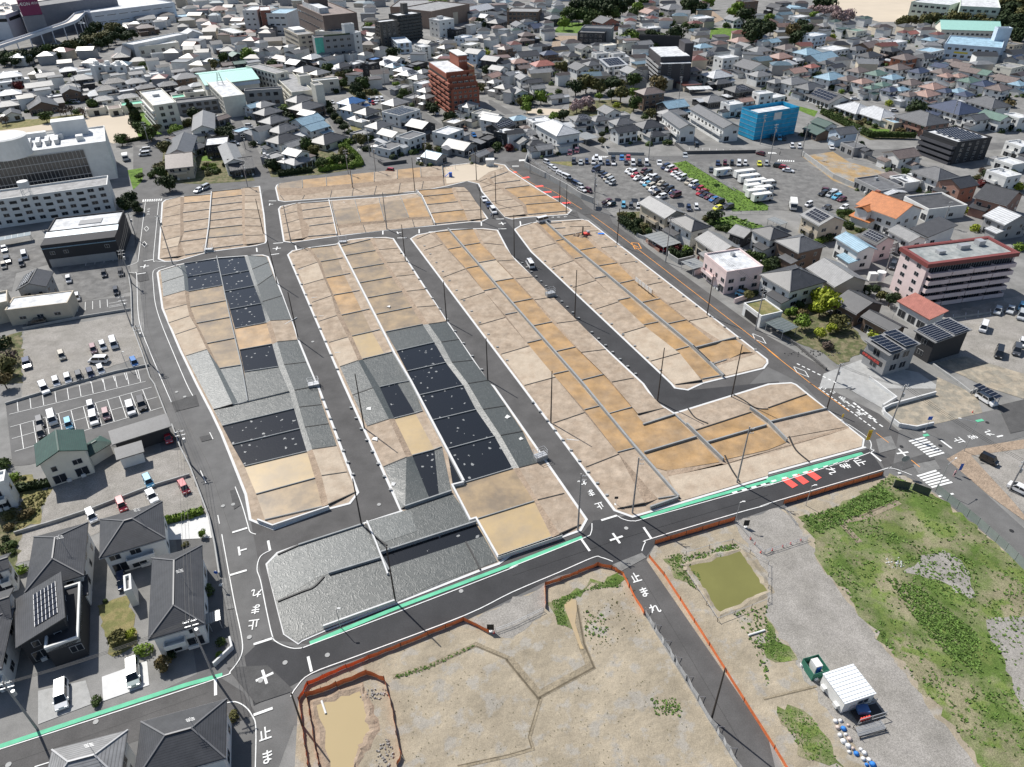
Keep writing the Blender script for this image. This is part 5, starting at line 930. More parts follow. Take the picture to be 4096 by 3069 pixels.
# ---- foreground houses left of the old road
h3('house', 'two-storey house with a dark green tiled gable roof beside the parking grid', 'A2 312 712 757 570 722 392', 'Gey2', 6.2, seed=3)
h3('shed', 'small green tiled lean-to beside the green roofed house', 'A2 775 600 888 662 845 480', 'hey1', 3, 'shed', 1)
h3('long_shed', 'long grey corrugated shed with open bays along the old road', 'A2 968 520 1482 368 1448 285', 'sgd1', 3.6, 'shed', 0); h3('shed', 'short grey corrugated shed below the long shed', 'A2 1005 655 1247 585 1228 510', 'sgw1', 3, 'shed', 0)
h3('house', 'grey hip-roofed house with patterned snow guards, left of the foreground pair', 'A3 235 135 A2 742 1655 742 1205', 'hdw2', 5.3, seed=21); h3('house', 'grey hip-roofed house with wide tiles beside the red car, right of pair', 'A2 862 1498 1432 1332 1396 1018', 'hdw2', 5.3, seed=12)
h3('house', 'large dark hip-roofed house on the corner beside the old road', 'A3 1240 582 1727 415 A2 1775 1372', 'hdw2', 5.3, seed=8); blk('flat_annex', 'small white balcony annex beside the big dark roof', 'annex', 'A3 1085 160 1145 140 1135 10', 3.4, 'k', 'w', 0)
r, W, D = h3('house', 'black house with a sloping grey roof and solar panels in foreground', 'A3 105 655 582 440 596 25', 'Ldd2', 5.2, seed=5)
for j in range(6):
    b = MB(); y0 = -D*.33+j*D*.115; f = lambda u: 5.2+(u+W/2)/W*D*.22+.1
    b.add([(-W*.1, y0, f(-W*.1)), (W*.36, y0, f(W*.36)), (W*.36, y0+D*.1, f(W*.36)), (-W*.1, y0+D*.1, f(-W*.1))], [(0, 1, 2, 3)])
    for k in range(7): u = -W*.1+W*.46*k/6; b.bar((u, y0, f(u)+.03), (u, y0+D*.1, f(u)+.03), .05, .04, 1)
    b.build('solar_panel', [M_SOLAR, M_SOLARF], r)
x, y, ang, W, D = rect3('A3 388 635 683 538 692 62', 4.5); r2 = empty('balcony_block', (x, y, 0), ang); walls(r2, W, D, 4.3, 'f', wmat('d'), over=0); flat_roof(r2, W, D, 3.9, frm('k'), wmat('w'), .8); window(r2, 'F', W*.3, 1.8, W, D, 1.6, 1.3); tag(r2, 'dark roof terrace block edged in white beside the solar house', 'annex')
h3('house', 'blue grey hip-roofed house with a skylight at the bottom edge', 'A3 1180 1765 1968 1600 1932 1098', 'hdw2', 5.3, seed=9); h3('house', 'light tiled hip-roofed house cut by the bottom edge', 'A3 390 1900 1062 1800 1062 1382', 'hkw2', 6, seed=2)
h3('house', 'grey roofed house cut by the left edge near the power pole', 'A3 -260 870 82 815 47 320', 'hdw2', 5.3, seed=4); h3('house', 'dark tiled roof at the left edge above the grey one', 'A3 -200 460 120 372 98 120', 'gdw2', 5.5, seed=6)
h3('house', 'white box house at the left edge beside the clipped shrubs', 'A2 -160 905 52 860 48 770', 'fww2', 6, seed=7); h3('house', 'dark roofed house at the left edge below the white box', 'A2 -180 1660 100 1600 60 1480', 'gdw2', 5.5, seed=1)
# ---- orange apartment tower
x, y, ang, W, D = rect3('B0 1640 965 1900 930 1790 845', 0); HT = hfit('B0 1640 600 1680 960')
hh = 18.2; x, y, ang, W, D = rect3('B0 1640 640 1880 615 1720 518', hh); OM = mat('tower_brick', (.27, .085, .05), rough=.8, var=.12, scale=.6, fine=.06)
r = empty('apartment_tower', (x, y, 0), ang); FH = 2.3
for k, (dy, top) in enumerate(((0, 18.2), (-2.2, 15.9), (-4.4, 13.6), (-6.6, 11.3))):
    b = MB(); b.box(-W/2, W/2-(4 if k == 0 else 0), -D/2+dy, (-D/2+dy+2.197 if k else D/2), 0, top); b.build('wall', OM, r); b = MB()
    b.box(-W/2+.4, W/2-.4-(4 if k == 0 else 0), -D/2+dy+.4, (-D/2+dy+2.1 if k else D/2-.4), top+.003, top+.16); b.build('roof', frm('w') if k == 0 else frm('g'), r)
    b = MB(); b.box(-W/2, W/2, -D/2+dy-.2, -D/2+dy-.003, top-.3, top+.8); b.build('parapet', OM, r)
    if k: winrows(r, W, D-2*dy, top, top+2, 1, 'F', 2.6, 1.9, 1.3, frac=.1)
for f in range(7):
    boxpart(r, 'recess_shade', -W/2-.05, -W/2-.003, -D/2-(6 if f < 5 else 1), D/2-.5, f*FH+1.0, f*FH+2.2, M_DARK)  # dark strip imitates the shade behind the balconies; the wall itself is flat
    for k in range(5):
        b = MB(); u0 = -D/2-6; L_ = (D+6)/5; u = u0+k*L_; b.box(-W/2-1.2, -W/2-.053, u+.1, u+L_-(.3 if (k+f) % 2 else 1.6), f*FH+.1, f*FH+1.0); b.build('balcony', OM, r)
    if f < 5:
        for k in range(5): window(r, 'F', -W/2+2+(W-4)*k/4, f*FH+.9, W, D+13.2, 1.5 if (k+f) % 3 else .9, 1.1)
b = MB(); b.box(W/2-3.9, W/2+.6, -D*.1, D*.4, .1, 23.5); b.build('lift_tower', OM, r); b = MB(); b.box(W/2+.603, W/2+3.4, -D*.2, D*.35, 0, 18.5); b.build('stair_tower', mat('tan_brick', (.40, .22, .12), var=.08), r); boxpart(r, 'tower_cap', W/2-4.2, W/2+.9, -D*.1-.3, D*.4+.3, 23.503, 23.9, wmat('w'))
text_mesh('北大ヶ丘', 'tower_sign', wmat('w'), (W/2-1.6, -D*.1-.05, 21), Vector((1, 0, 0)), Vector((0, 0, 1)), 1.0, parent=r, up=Vector((0, -1, 0)))
tag(r, 'tall orange brick apartment tower with stepped terraces and a lift shaft', 'apartment tower')
# ---- dark apartment tower right of the grove
hh = 15.5; x, y, ang, W, D = rect3('C0 1270 510 1515 495 1450 400', hh); DM = mat('dark_tile', (.045, .04, .045), rough=.6, var=.08, scale=.5); r = empty('apartment_tower', (x, y, 0), ang)
b = MB(); b.box(-W/2, W/2, -D/2, D/2, 0, hh-3); b.box(-W/2, W/2, -D/2+3, D/2, hh-2.997, hh); b.build('wall', DM, r); boxpart(r, 'roof', -W/2+.3, W/2-.3, -D/2+3.3, D/2-.3, hh+.003, hh+.3, frm('w')); boxpart(r, 'terrace', -W/2-.1, W/2+.1, -D/2-.1, -D/2+2.9, hh-2.99, hh-2.7, frm('w'))
b = MB(); b.box(W/2-1, W/2+4, -D*.1, D*.3, 0, hh+5); b.build('lift_tower', DM, r); balcony_rows(r, W, D, 0, hh-3, 6, 'L', wmat('g'), 1.5, split=2); winrows(r, W, D, 0, hh-3, 6, 'F', 5, 1.4, 1.2)
tag(r, 'dark grey seven-storey apartment tower with lift shaft beside the grove', 'apartment tower')
# ---- central background blocks
BM_ = mat('brown_brick', (.145, .11, .095), rough=.85, var=.12, scale=.3)
r, W, D, h = blk('department_building', 'huge brown brick building with a rooftop box and white ridge roof', 'office building', 'B0 578 145 872 118 620 20', 22, 'n', 'n', 4, 'LF', 5, 3.5, .9, wallm=BM_, limit=60); unit(r, -3, 12, h+.1, 14, 12, 8, BM_, 'rooftop_block'); boxpart(r, 'white_roof', -W*.42, -W*.15, -D*.3, D*.35, h+.1, h+3.5, frm('w'))
r, W, D, h = blk('office_building', 'grey office block with a flat white roof beside the brown building', 'office building', 'B0 345 315 480 298 390 235', 12, 'k', 'b', 4, 'LF', 3, 2.2, 1.3, limit=60); unit(r, 0, 4, h+.1, 8, 14, 1.6, wmat('w'))
r, W, D, h = blk('office_building', 'long grey office building with roof planting, partly wrapped in green netting', 'office building', 'B0 505 340 830 305 815 285', 15, 'd', 'g', 4, 'FR', 4, 2.2, 1.3, limit=60); boxpart(r, 'green_netting', -W/2-.25, -W/2+5, -D/2-.3, -D/2-.1, 1, 15.4, mat('green_netting', (.10, .42, .33), rough=.8, var=.15)); boxpart(r, 'roof_planting', -W/2+6, W/2-2, -D/2+.6, -D/2+1.6, h+.1, h+1.5, mat('planter_leaf', (.06, .08, .04), var=.4, scale=2))
r, W, D, h = blk('stair_tower', 'white stair tower behind the green netted office', 'tower', 'B0 760 222 845 212 820 205', 21, 'w', 'w', 2, 'F', 4); r, W, D, h = blk('office_building', 'white four-storey block at the right end of the netted office', 'office building', 'B0 832 295 900 285 870 272', 14, 'w', 'w', 4, 'F', 2, 1, 1.2)
r, W, D, h = blk('office_building', 'low white roofed wing behind the netted office', 'annex', 'B0 590 270 745 300 740 265', 13, 'w', 'y', 2, 'F', 4); blk('office_building', 'pale blue roofed three-storey wing left of the brown building', 'annex', 'B0 190 120 310 135 270 85', 14, 'c', 'w', 3, 'FL', 4, 3, 1)
TG = mat('olive_tile', (.085, .078, .07), rough=.7, var=.1); TD = mat('charcoal_tile', (.035, .04, .042), rough=.6, var=.1)
r, W, D, h = blk('apartment_tower', 'olive grey apartment tower, left of the dark twin towers', 'apartment tower', 'B0 1070 200 1225 185 1170 170', 'B0 1055 195 1085 410', 'w', 'n', 7, 'FL', 3.4, 1.8, 1.3, wallm=TG); balcony_rows(r, W, D, 0, h, 7, 'R', TG, 1.4, split=1)
r, W, D, h = blk('apartment_tower', 'charcoal apartment tower with balconies, right of the dark twin towers', 'apartment tower', 'B0 1225 150 1400 120 1340 100', 'B0 1225 150 1275 370', 'w', 'd', 8, 'F', 3.4, 2.4, 1.5, wallm=TD); balcony_rows(r, W, D, 0, h, 8, 'F', mat('charcoal_rail', (.07, .075, .075)), 1.4); boxpart(r, 'lift_tower', -1, 3, 0, 3.6, h, h+7, TG)
r, W, D, h = blk('office_building', 'pale grey three-storey block with irregular small windows right of twin towers', 'office building', 'B0 1575 190 1690 170 1625 148', 'B0 1495 190 1560 335', 'w', 'w', 3, 'FL', 4, 1.4, 1); unit(r, 0, 2, h+.1, 4, 3, 2)
blk('warehouse', 'long low brown brick warehouse with a bright roof at the top', 'warehouse', 'B0 1500 90 1790 120 1580 30', 12, 'k', 'n', 0, wallm=mat('tan_wall', (.26, .19, .15))); blk('warehouse', 'wide pale warehouse roof behind the charcoal tower', 'warehouse', 'B0 1250 60 1560 75 1480 10', 10, 'k', 'n', 0, wallm=mat('tan_wall', (.26, .19, .15)))
blk('warehouse', 'white sloping warehouse roof beside the pale grey block', 'warehouse', 'B0 1475 120 1640 155 1620 100', 8, 'w', 'b', 0); blk('apartment_building', 'red brick flats at the far top left of the centre', 'apartment building', 'B0 40 100 130 95 110 60', 16, 'w', 'r', 5, 'FL', 3, 1.6, 1); blk('office_building', 'white building beside the red brick flats', 'office building', 'B0 -60 95 45 100 30 60', 15, 'w', 'w', 4, 'FL', 3, 1.6, 1)
r, W, D, h = blk('apartment_building', 'pale blue three-storey house with glass terraces below the charcoal tower', 'apartment building', 'B0 1215 385 1338 375 1290 325', 'B0 1150 360 1165 440', 'w', 'c', 3, 'FL', 2.6, 1.8, 1.6); balcony_rows(r, W, D, 0, h, 2, 'F', wmat('c'), 1.2)
r, W, D, h = blk('apartment_building', 'white four-storey flats with side balconies beside the pale blue house', 'apartment building', 'B0 1430 418 1503 408 1440 382', 'B0 1430 418 1435 520', 'w', 'w', 4, 'FL', 3, 1.6, 1.2); balcony_rows(r, W, D, 0, h, 4, 'L', wmat('w'), 1.2)
# ---- top left: public hall, flats, shopping mall with ramp
r, W, D, h = blk('public_hall', 'long white public hall with curved garden wall below the far road', 'public hall', 'A0 1150 395 1610 300 1520 290', 8, 'w', 'w', 0); r, W, D, h = blk('public_hall_wing', 'lower white front wing of the public hall with square windows', 'annex', 'A0 1160 425 1520 370 1510 350', 6, 'w', 'y', 1, 'F', 6, 2, 2)
r, W, D = h3('house', 'dark grey metal hip roof pavilion beside the white hall', 'A0 1000 500 1150 490 1110 410', 'hdd2', 5.5, 'pavilion', 0)
r, W, D, h = blk('garden_wall', 'pale curved garden wall in front of the white hall', 'wall', 'A0 1310 480 1620 440 1618 432', 3.5, 'w', 'w', 0)
r, W, D, h = blk('apartment_building', 'cream four-storey flats beside the far crossroads', 'apartment building', 'A0 2010 300 2115 285 1990 240', 'A0 2010 300 2015 390', 'w', 'y', 4, 'FL', 3.2, 1.8, 1.2)
for k, sx in enumerate((0, 95, 190)):
    r, W, D, h = blk('town_house', f'white three-storey box house, {nth(k+1)} of three in a row from left', 'house', f'A0 {800+sx} 585 {875+sx} 570 {862+sx} 545', 9, 'w', 'w', 3, 'F', 2.4, 1.2, 1.4, group='three white box houses'); unit(r, .5, 1, h+.1, 2.4, 2.4, 2.2, wmat('w'))
MW = mat('mall_wall', (.62, .64, .68), rough=.7, var=.05); MG = mat('mall_grey', (.17, .18, .21), rough=.8, var=.08)
x, y, ang, W, D = rect3('A0 -420 150 380 160 500 -130', 16); r = empty('shopping_mall', (x, y, 0), ang); walls(r, W, D, 15.8, 'f', MW, over=0); flat_roof(r, W, D, 16, mat('mall_deck', (.6, .55, .5), var=.05), MW, 1.2)
for k in range(10): boxpart(r, 'deck_opening', -W/2+2+k*W/10, -W/2+W/10+k*W/10, -D/2-.06, -D/2-.003, 12.4, 14.6, M_DARK)
for k in range(8): boxpart(r, 'side_opening', W/2+.003, W/2+.06, -D/2+4+k*(D-8)/8, -D/2+2+(k+1)*(D-8)/8, 12.4, 14.6, M_DARK)
tag(r, 'large white shopping mall with rooftop parking at the top left corner', 'shopping mall'); mall = r
x, y, ang, W, D = rect3('A0 205 160 385 145 350 110', 17); r = empty('sign_tower', (x, y, 0), ang); boxpart(r, 'tower', -W/2, W/2, -D/2, D/2, 0, 18, MG); SG = mat('magenta_sign', (.16, .012, .07), rough=.5, var=.03)
boxpart(r, 'sign_box', -W/2+.3, W/2-.3, -D/2+.3, D/2-.3, 18.5, 29, SG); boxpart(r, 'sign_rim', -W/2-.2, W/2+.2, -D/2-.2, D/2+.2, 18.003, 18.4, MG)
text_mesh('ÆON', 'sign_lettering', wmat('w'), (-W*.2, -D/2+.24, 26), Vector((1, 0, 0)), Vector((0, 0, 1)), W*.21, parent=r, up=Vector((0, -1, 0))); text_mesh('ÆON', 'sign_lettering', wmat('w'), (W*.3, -D/2+.24, 26.2), Vector((1, 0, 0)), Vector((0, 0, 1)), W*.15, parent=r, up=Vector((0, -1, 0)))
tag(r, 'grey tower carrying a magenta box sign with white letters', 'sign tower')
r, W, D, h = blk('mall_annex', 'white mall annex with grey stepped bands, right of the sign tower', 'shopping mall', 'A0 700 150 1290 40 1200 -60', 13, 'w', 'w', 3, 'F', 9, 7, .35, wallm=MW, kind='n')
r, W, D, h = blk('mall_core', 'dark grey core block between the mall and its annex', 'shopping mall', 'A0 480 60 680 80 640 -40', 20, 'g', 'g', 0, wallm=MG)
rp = empty('car_ramp'); P = curve([at(npx('A0', a, c), z) for a, c, z in ((-180, 460, 2), (0, 395, 4), (230, 320, 6.5), (420, 255, 9), (600, 195, 11), (660, 150, 12), (700, 115, 12.5), (780, 100, 13))], 4)
b = MB(); A = off([Vector((p.x, p.y, 0)) for p in P], 3.6); B = off([Vector((p.x, p.y, 0)) for p in P], -3.6); n = len(P)
for i in range(n-1):
    z0, z1 = P[i].z, P[i+1].z
    b.add([(A[i].x, A[i].y, z0), (B[i].x, B[i].y, z0), (B[i+1].x, B[i+1].y, z1), (A[i+1].x, A[i+1].y, z1), (A[i].x, A[i].y, z0-.7), (B[i].x, B[i].y, z0-.7), (B[i+1].x, B[i+1].y, z1-.7), (A[i+1].x, A[i+1].y, z1-.7)], [(0, 1, 2, 3), (7, 6, 5, 4)])
b.build('deck', mat('mall_deck', (.6, .55, .5)), rp)
for Q in (A, B):
    b = MB()
    for i in range(n-1): b.bar((Q[i].x, Q[i].y, P[i].z+.1), (Q[i+1].x, Q[i+1].y, P[i+1].z+.1), .3, 1.9)
    b.build('side_wall', MW, rp)
for i in range(4, n, 2):
    b = MB(); b.tube((B[i].x, B[i].y, 0), (B[i].x, B[i].y, P[i].z-.7), .35); b.build('column', MW, rp)
tag(rp, 'curving white car ramp on columns in front of the mall', 'ramp')
# ---- right side blocks
r, W, D, h = blk('apartment_building', 'black two-storey flats on the hillside behind the reddish plot', 'apartment building', 'C0 590 285 810 300 800 268', 6.5, 'g', 'd', 2, 'F', 3, 2, 1.8); blk('apartment_building', 'long grey concrete terrace behind the black hillside flats', 'apartment building', 'C0 620 245 865 262 860 235', 8, 'g', 'g', 0); blk('apartment_building', 'long dark three-storey flats at the far left of the hill', 'apartment building', 'C0 -20 105 240 115 235 80', 9, 'k', 'n', 3, 'F', 3, 2, 1.6)
r, W, D, h = blk('retaining_wall', 'tall dark retaining wall below the hilltop gardens', 'retaining wall', 'C0 1100 310 1450 330 1450 322', 7, 'g', 'd', 0); r, W, D, h = blk('retaining_wall', 'short grey retaining wall below the green slope', 'retaining wall', 'C0 1720 358 1850 365 1850 358', 6, 'g', 'g', 0)
r, W, D = h3('community_hall', 'white community hall with broad silver hip roof at the corner', 'C0 385 1178 598 1145 400 1042', 'hww2', 7, 'hall', 2, seed=3); boxpart(r, 'balcony_ledge', -W/2-1, W/2+.6, -D/2-1.6, -D/2-.003+.5, 3.1, 3.5, wmat('g'))
r, W, D = h3('apartment_house', 'two-storey white apartment house, shorter one left of the pair', 'C0 1450 1112 1602 1102 1425 985', 'Ggw2', 6.2, 'apartment building', 1, seed=2); balcony_rows(r, W-1, D-1, 0, 5.4, 2, 'L', wmat('w'), 1.1, split=3)
r, W, D = h3('apartment_house', 'two-storey white apartment house, longer one right of the pair', 'C0 1815 1110 1965 1095 1680 925', 'Ggw2', 6.2, 'apartment building', 1, seed=2); balcony_rows(r, W-1, D-1, 0, 5.4, 2, 'L', wmat('w'), 1.1, split=4)
b = MB(); x_ = W/2+1.2
for k in range(10): b.box(W/2-.3, W/2+1, -D/2+2+k*.45, -D/2+2.4+k*.45, k*.3, k*.3+.08)
b.build('outside_stair', M_STEEL, r)
BN = mat('blue_mesh_sheet', (.015, .30, .52), rough=.6, var=.22, scale=.5, bump=.3)
x, y, ang, W, D = rect3('C0 2125 1000 D0 255 940 120 890', 11); r = empty('scaffolded_building', (x, y, 0), ang); boxpart(r, 'wall', -W/2+1.2, W/2-1.2, -D/2+1.2, D/2-1.2, 0, 10.4, wmat('w')); boxpart(r, 'roof', -W/2+1.3, W/2-1.3, -D/2+1.3, D/2-1.3, 10.403, 10.6, frm('w'))
for nm, bx in (('front_mesh', (-W/2, W/2, -D/2-.06, -D/2)), ('back_mesh', (-W/2, W/2, D/2, D/2+.06)), ('left_mesh', (-W/2-.06, -W/2, -D/2, D/2)), ('right_mesh', (W/2, W/2+.06, -D/2, D/2))): boxpart(r, nm, *bx, .3, 12, BN)
for k in range(6):
    b = MB(); z = 1.9*k+1.9; b.box(-W/2-.14, W/2+.14, -D/2-.14, -D/2-.065, z, z+.09); b.box(-W/2-.14, -W/2-.065, -D/2-.06, D/2, z, z+.09); b.build('scaffold_rail', M_STEEL, r)
boxpart(r, 'white_banner', -W*.1, W*.08, -D/2-.16, -D/2-.145, 8, 11, wmat('w')); tag(r, 'building under construction wrapped in bright blue mesh scaffolding', 'building site')
r, W, D, h = blk('apartment_building', 'black four-storey flats with a solar roof beside the orange-lined road', 'apartment building', 'D0 1635 1240 1938 1197 1625 1100', 'D0 1635 1240 1560 1420', 'w', 'd', 4, 'RF', 3.4, 1.2, 1.2); balcony_rows(r, W, D, 0, h, 4, 'L', mat('dark_rail', (.07, .07, .08)), 1.4, solid=1.1)
for k in range(5): solar(r, -W*.32, W*.34, -D*.4+k*D*.16, -D*.27+k*D*.16, h+.5, h+.9, 9, 1)
PM = wmat('p'); RB = mat('red_band', (.19, .05, .045), rough=.6, var=.06); hh = 12.2
x, y, ang, W, D = rect3('D1 1385 640 2135 535 1890 402', hh); r = empty('apartment_building', (x, y, 0), ang); walls(r, W, D, hh, 'f', PM, over=0); flat_roof(r, W-.8, D-.8, hh+.3, gmat('stained_flat_roof', (.33, .34, .33), col2=(.22, .24, .24), thr=(.4, .6), scale=.35, var=.2), RB, .3)
b = MB()
for q in ((-W/2-.5, W/2+.5, -D/2-.5, -D/2+.3), (-W/2-.5, W/2+.5, D/2-.3, D/2+.5), (-W/2-.5, -W/2+.3, -D/2+.303, D/2-.303), (W/2-.3, W/2+.5, -D/2+.303, D/2-.303)): b.box(*q, hh-.5, hh+.65)
b.build('red_fascia', RB, r); balcony_rows(r, W, D, .3, hh-.6, 5, 'F', PM, 1.5, solid=1.05, split=4)
for f in range(5):
    for k in range(16):
        window(r, 'F', -W/2+1.5+(W-3)*k/15, f*2.35+.5, W, D, 1.5, 1.6)
    for k in range(2): window(r, 'L', (k-.5)*D*.45, f*2.35+.9, W, D, 1.5, 1.0)
unit(r, 2, 1, hh+.3, 3, 1.6, 1.2); unit(r, 8, 2, hh+.3, 2, 2, 1.4); unit(r, -6, 0, hh+.3, 2, 1.6, .9)
tag(r, 'pink five-storey apartment building with a red roof band', 'apartment building')
h3('shed', 'white long shed with a rusty red corrugated roof beside pink flats', 'D1 1135 942 1388 1112 1522 1062', 'srw1', 4.2, 'shed', 1, seed=3)
r, W, D, h = blk('school_building', 'pale green school with white railings at the top right corner', 'school', 'D0 1640 60 1985 75 1985 -50', 13, 'w', 's', 3, 'F', 4, 2.6, 1.4); balcony_rows(r, W, D, 0, h, 3, 'F', wmat('s'), 1.2); blk('school_building', 'wide pale green school wing left of the top right school', 'school', 'D0 1370 30 1660 70 1680 -30', 12, 'w', 's', 3, 'F', 4, 2.6, 1.4)
r, W, D = h3('school_building', 'long building with a mint roof below the bamboo grove', 'D0 1480 262 1975 262 1960 218', 'gcy2', 6.5, 'school', 1, seed=2)
for c in r.children:
    if c.name.startswith('roof'): c.data.materials[0] = MATS['mint_roof']
r, W, D, h = blk('office_building', 'pale blue two-storey building with shop openings under the mint roof', 'office building', 'D0 1530 385 2020 425 2035 350', 8, 'c', 'c', 2, 'F', 4, 2, 1.3); boxpart(r, 'yellow_banner', -W*.3, -W*.05, -D/2-.1, -D/2-.003, 3.6, 4.6, mat('yellow_banner', (.6, .48, .05))); blk('sign_tower', 'white slab tower at the right of the pale blue building', 'tower', 'D0 1985 255 2090 250 2080 238', 15, 'w', 'c', 0)
# ---- near right houses
for nm, lb, s_, code, h, sd in (
 ('house', 'two-storey house with a light kawara gable roof beside the car lot', 'C1 1110 95 1308 237 1490 188', 'gkb2', 6, 1), ('house', 'dark grey hip-roofed house with brown balcony beside the kawara house', 'C1 1350 238 1546 348 1712 300', 'hdw2', 6, 2),
 ('house', 'long light tiled gable house behind the red shrubs', 'C1 1572 402 1776 540 2005 497', 'gkb2', 5, 3), ('house', 'pale pink flat-roofed house with a stained white roof', 'C1 1692 556 1840 720 2130 650', 'fwp2', 6.5, 4),
 ('house', 'dark tiled hip-roofed farmhouse behind the green garden', 'C1 2050 325 2230 415 2420 375', 'hdw2', 6, 5), ('house', 'low dark tiled wing left of the farmhouse', 'C1 1895 352 2010 412 2090 335', 'gkd1', 3.6, 6),
 ('house', 'beige house with a solar gable roof left of the orange roof', 'D1 285 200 440 298 665 250', 'gkb2p', 6, 7), ('house', 'dark patterned hip-roofed house with brick balcony', 'D1 55 418 266 527 505 470', 'hgn2', 6, 8),
 ('house', 'white house with pale blue gable roof above the kawara roofs', 'D1 577 392 776 522 945 496', 'gcw2', 6.3, 9), ('house', 'dark roofed house with a block of blue solar panels', 'D1 782 378 940 462 1105 415', 'gdp2p', 6, 10),
 ('house', 'light tiled gable house between the solar roof and dark shed roof', 'D1 1045 332 1217 441 1366 406', 'gkw2', 5.5, 11), ('house', 'low white building with dark metal roof above the pink flats', 'D1 1232 316 1382 396 1610 346', 'sdw1', 3.8, 12),
 ('house', 'large dark tiled hip-roofed house left of the bright green tree', 'D1 -90 705 190 856 525 776', 'hdw2', 6, 13), ('house', 'brown walled house with light kawara roof above the green tree', 'D1 352 658 570 832 845 766', 'gkb1', 4.8, 14),
 ('house', 'dark kawara single-storey wing right of the bright green tree', 'D1 600 950 770 1076 965 965', 'gdn1', 4.2, 15), ('house', 'dark kawara single-storey wing behind the white solar building', 'D1 790 1068 1085 1212 1222 1172', 'gdn1', 4.2, 16),
 ('house', 'grey house with a pale metal roof and balcony at right edge', 'D1 1867 205 2047 291 2265 242', 'gwg2', 5.6, 17), ('house', 'red brick house with a dark gable at the right edge', 'D1 1740 40 2040 105 2250 30', 'gdk2', 6, 18),
 ('house', 'smaller red brick gabled house left of the larger brick one', 'D0 1512 1562 1662 1642 1785 1590', 'Gdk2', 6, 19), ('house', 'low white box with a dark sunken roof beside orange roof', 'D1 1262 78 1372 196 1622 102', 'fdw1', 3.8, 20)):
    h3(nm, lb, s_, code, h, seed=sd)
r, W, D = h3('house', 'white villa with a bright orange tiled roof and brick chimney', 'D1 812 112 1112 254 1290 143', 'gow2', 6.4, seed=31); boxpart(r, 'chimney', -W/2+1, -W/2+2.4, 0, 1.2, 6, 10, wmat('r')); walls(r, 4.4, 3.2, 6.2, 'f', wmat('w'), name='front_wing', cx=-W*.25, cy=-D/2, over=0); roof_mesh(5, 4.6, 6.2, 'G', rmat('o'), root=r, name='dormer_roof', cx=-W*.25, cy=-D/2+.2)
x, y, ang, W, D = rect3('D1 832 1276 1046 1411 1316 1336', 6.3); r = empty('shop_house', (x, y, 0), ang); walls(r, W, D, 6.2, 's', wmat('g'), rise=.9); roof_mesh(W, D, 6.2, 's', rmat('k'), root=r, rise=.9); 
for k in range(2): solar(r, -W*.45, W*.45, -D*.44+k*D*.46, -D*.02+k*D*.46, 6.3+.06*D*.9+.9*(.06+k*.46)*.9, 6.3+.9*(.48+k*.46), 6, 1)
boxpart(r, 'sign_band', -W/2+.4, W/2-.4, -D/2-.9, -D/2-.7, 3.0, 4.2, wmat('d')); text_mesh('伊藤歯科医院', 'sign_lettering', M_RED, (0, -D/2-.93, 3.6), Vector((1, 0, 0)), Vector((0, 0, 1)), .85, parent=r, up=Vector((0, -1, 0))); winrows(r, W-1.1, D-1.1, 0, 6, 2, 'FR', 2.6, 1.8, 1.6); tag(r, 'grey shop house with blue solar roof and red lettered sign', 'shop')
x, y, ang, W, D = rect3('D1 1256 1190 1446 1300 1756 1210', 6.3); r = empty('house', (x, y, 0), ang); walls(r, W, D, 6.2, 's', wmat('d'), rise=.8); roof_mesh(W, D, 6.2, 's', rmat('k'), root=r, rise=.8)
for k in range(2): solar(r, -W*.46, W*.46, -D*.46+k*D*.48, -D*.02+k*D*.46, 6.34+.8*(.04+k*.48), 6.34+.8*(.48+k*.46), 8, 1)
winrows(r, W-1.1, D-1.1, 0, 6, 2, 'F', 2.6, 1.4, 1.2); tag(r, 'black house with two bands of solar panels beside gravel parking', 'house')
r, W, D, h = blk('garage', 'white flat-topped garage with grassy roof at the orange-lined road', 'garage', 'C1 2003 968 2150 1082 2330 1040', 3.2, 'k', 'w', 0, roofm=M_LAWN, par=.3); boxpart(r, 'garage_door', -W*.35, W*.35, -D/2-.04, -D/2-.003, 0, 2.3, M_DARK)
M_POLY = mat('polycarbonate_roof', (.62, .64, .62), rough=.35, var=.05, lines=1)
def carport(lb, s_, h, m=None, slope=0):
    x, y, ang, W, D = rect3(s_, h); r = empty('carport', (x, y, 0), ang); b = MB(); b.box(-W/2, W/2, -D/2, D/2, h-.08, h); b.build('roof', m or M_POLY, r)
    for sx in (-1, 1):
        for sy in (-1, 1): b = MB(); b.box(sx*(W/2-.3)-.06, sx*(W/2-.3)+.06, sy*(D/2-.3)-.06, sy*(D/2-.3)+.06, 0, h-.083); b.build('post', M_STEEL, r)
    b = MB()
    for k in range(7): u = -W/2+W*k/6; b.box(max(u-.04, -W/2), min(u+.04, W/2), -D/2, D/2, h+.003, h+.05)
    b.build('rib', M_STEEL, r); tag(r, lb, 'carport'); return r
carport('white translucent carport roof over two parked cars', 'C1 1168 378 1292 492 1425 435', 2.5); carport('curved grey carport beside the pale pink house', 'C1 1470 602 1562 672 1672 630', 2.5); carport('dark translucent carport beside the garden rocks', 'D1 -30 1125 130 1212 272 1165', 2.5, mat('smoked_roof', (.12, .14, .13), rough=.3))
carport('carport topped with dark solar panels over a white car', 'D2 1778 12 1972 132 2022 108', 2.7, M_SOLAR); carport('pale carport left of the beige solar house', 'D1 -30 235 110 275 195 262', 2.5); carport('striped trellis carport beside the white community hall', 'C0 640 1205 755 1185 640 1140', 2.6); carport('long white carport behind the dark apartment tower', 'C0 1530 775 1735 770 1700 742', 2.8, frm('w')); carport('pale blue cycle shelter beside the long white flats', 'A1 -60 425 268 378 255 350', 2.3, rmat('c')); carport('white flat roof at the house corner beside the black paving', 'A3 1785 420 1908 385 1890 300', 2.4)
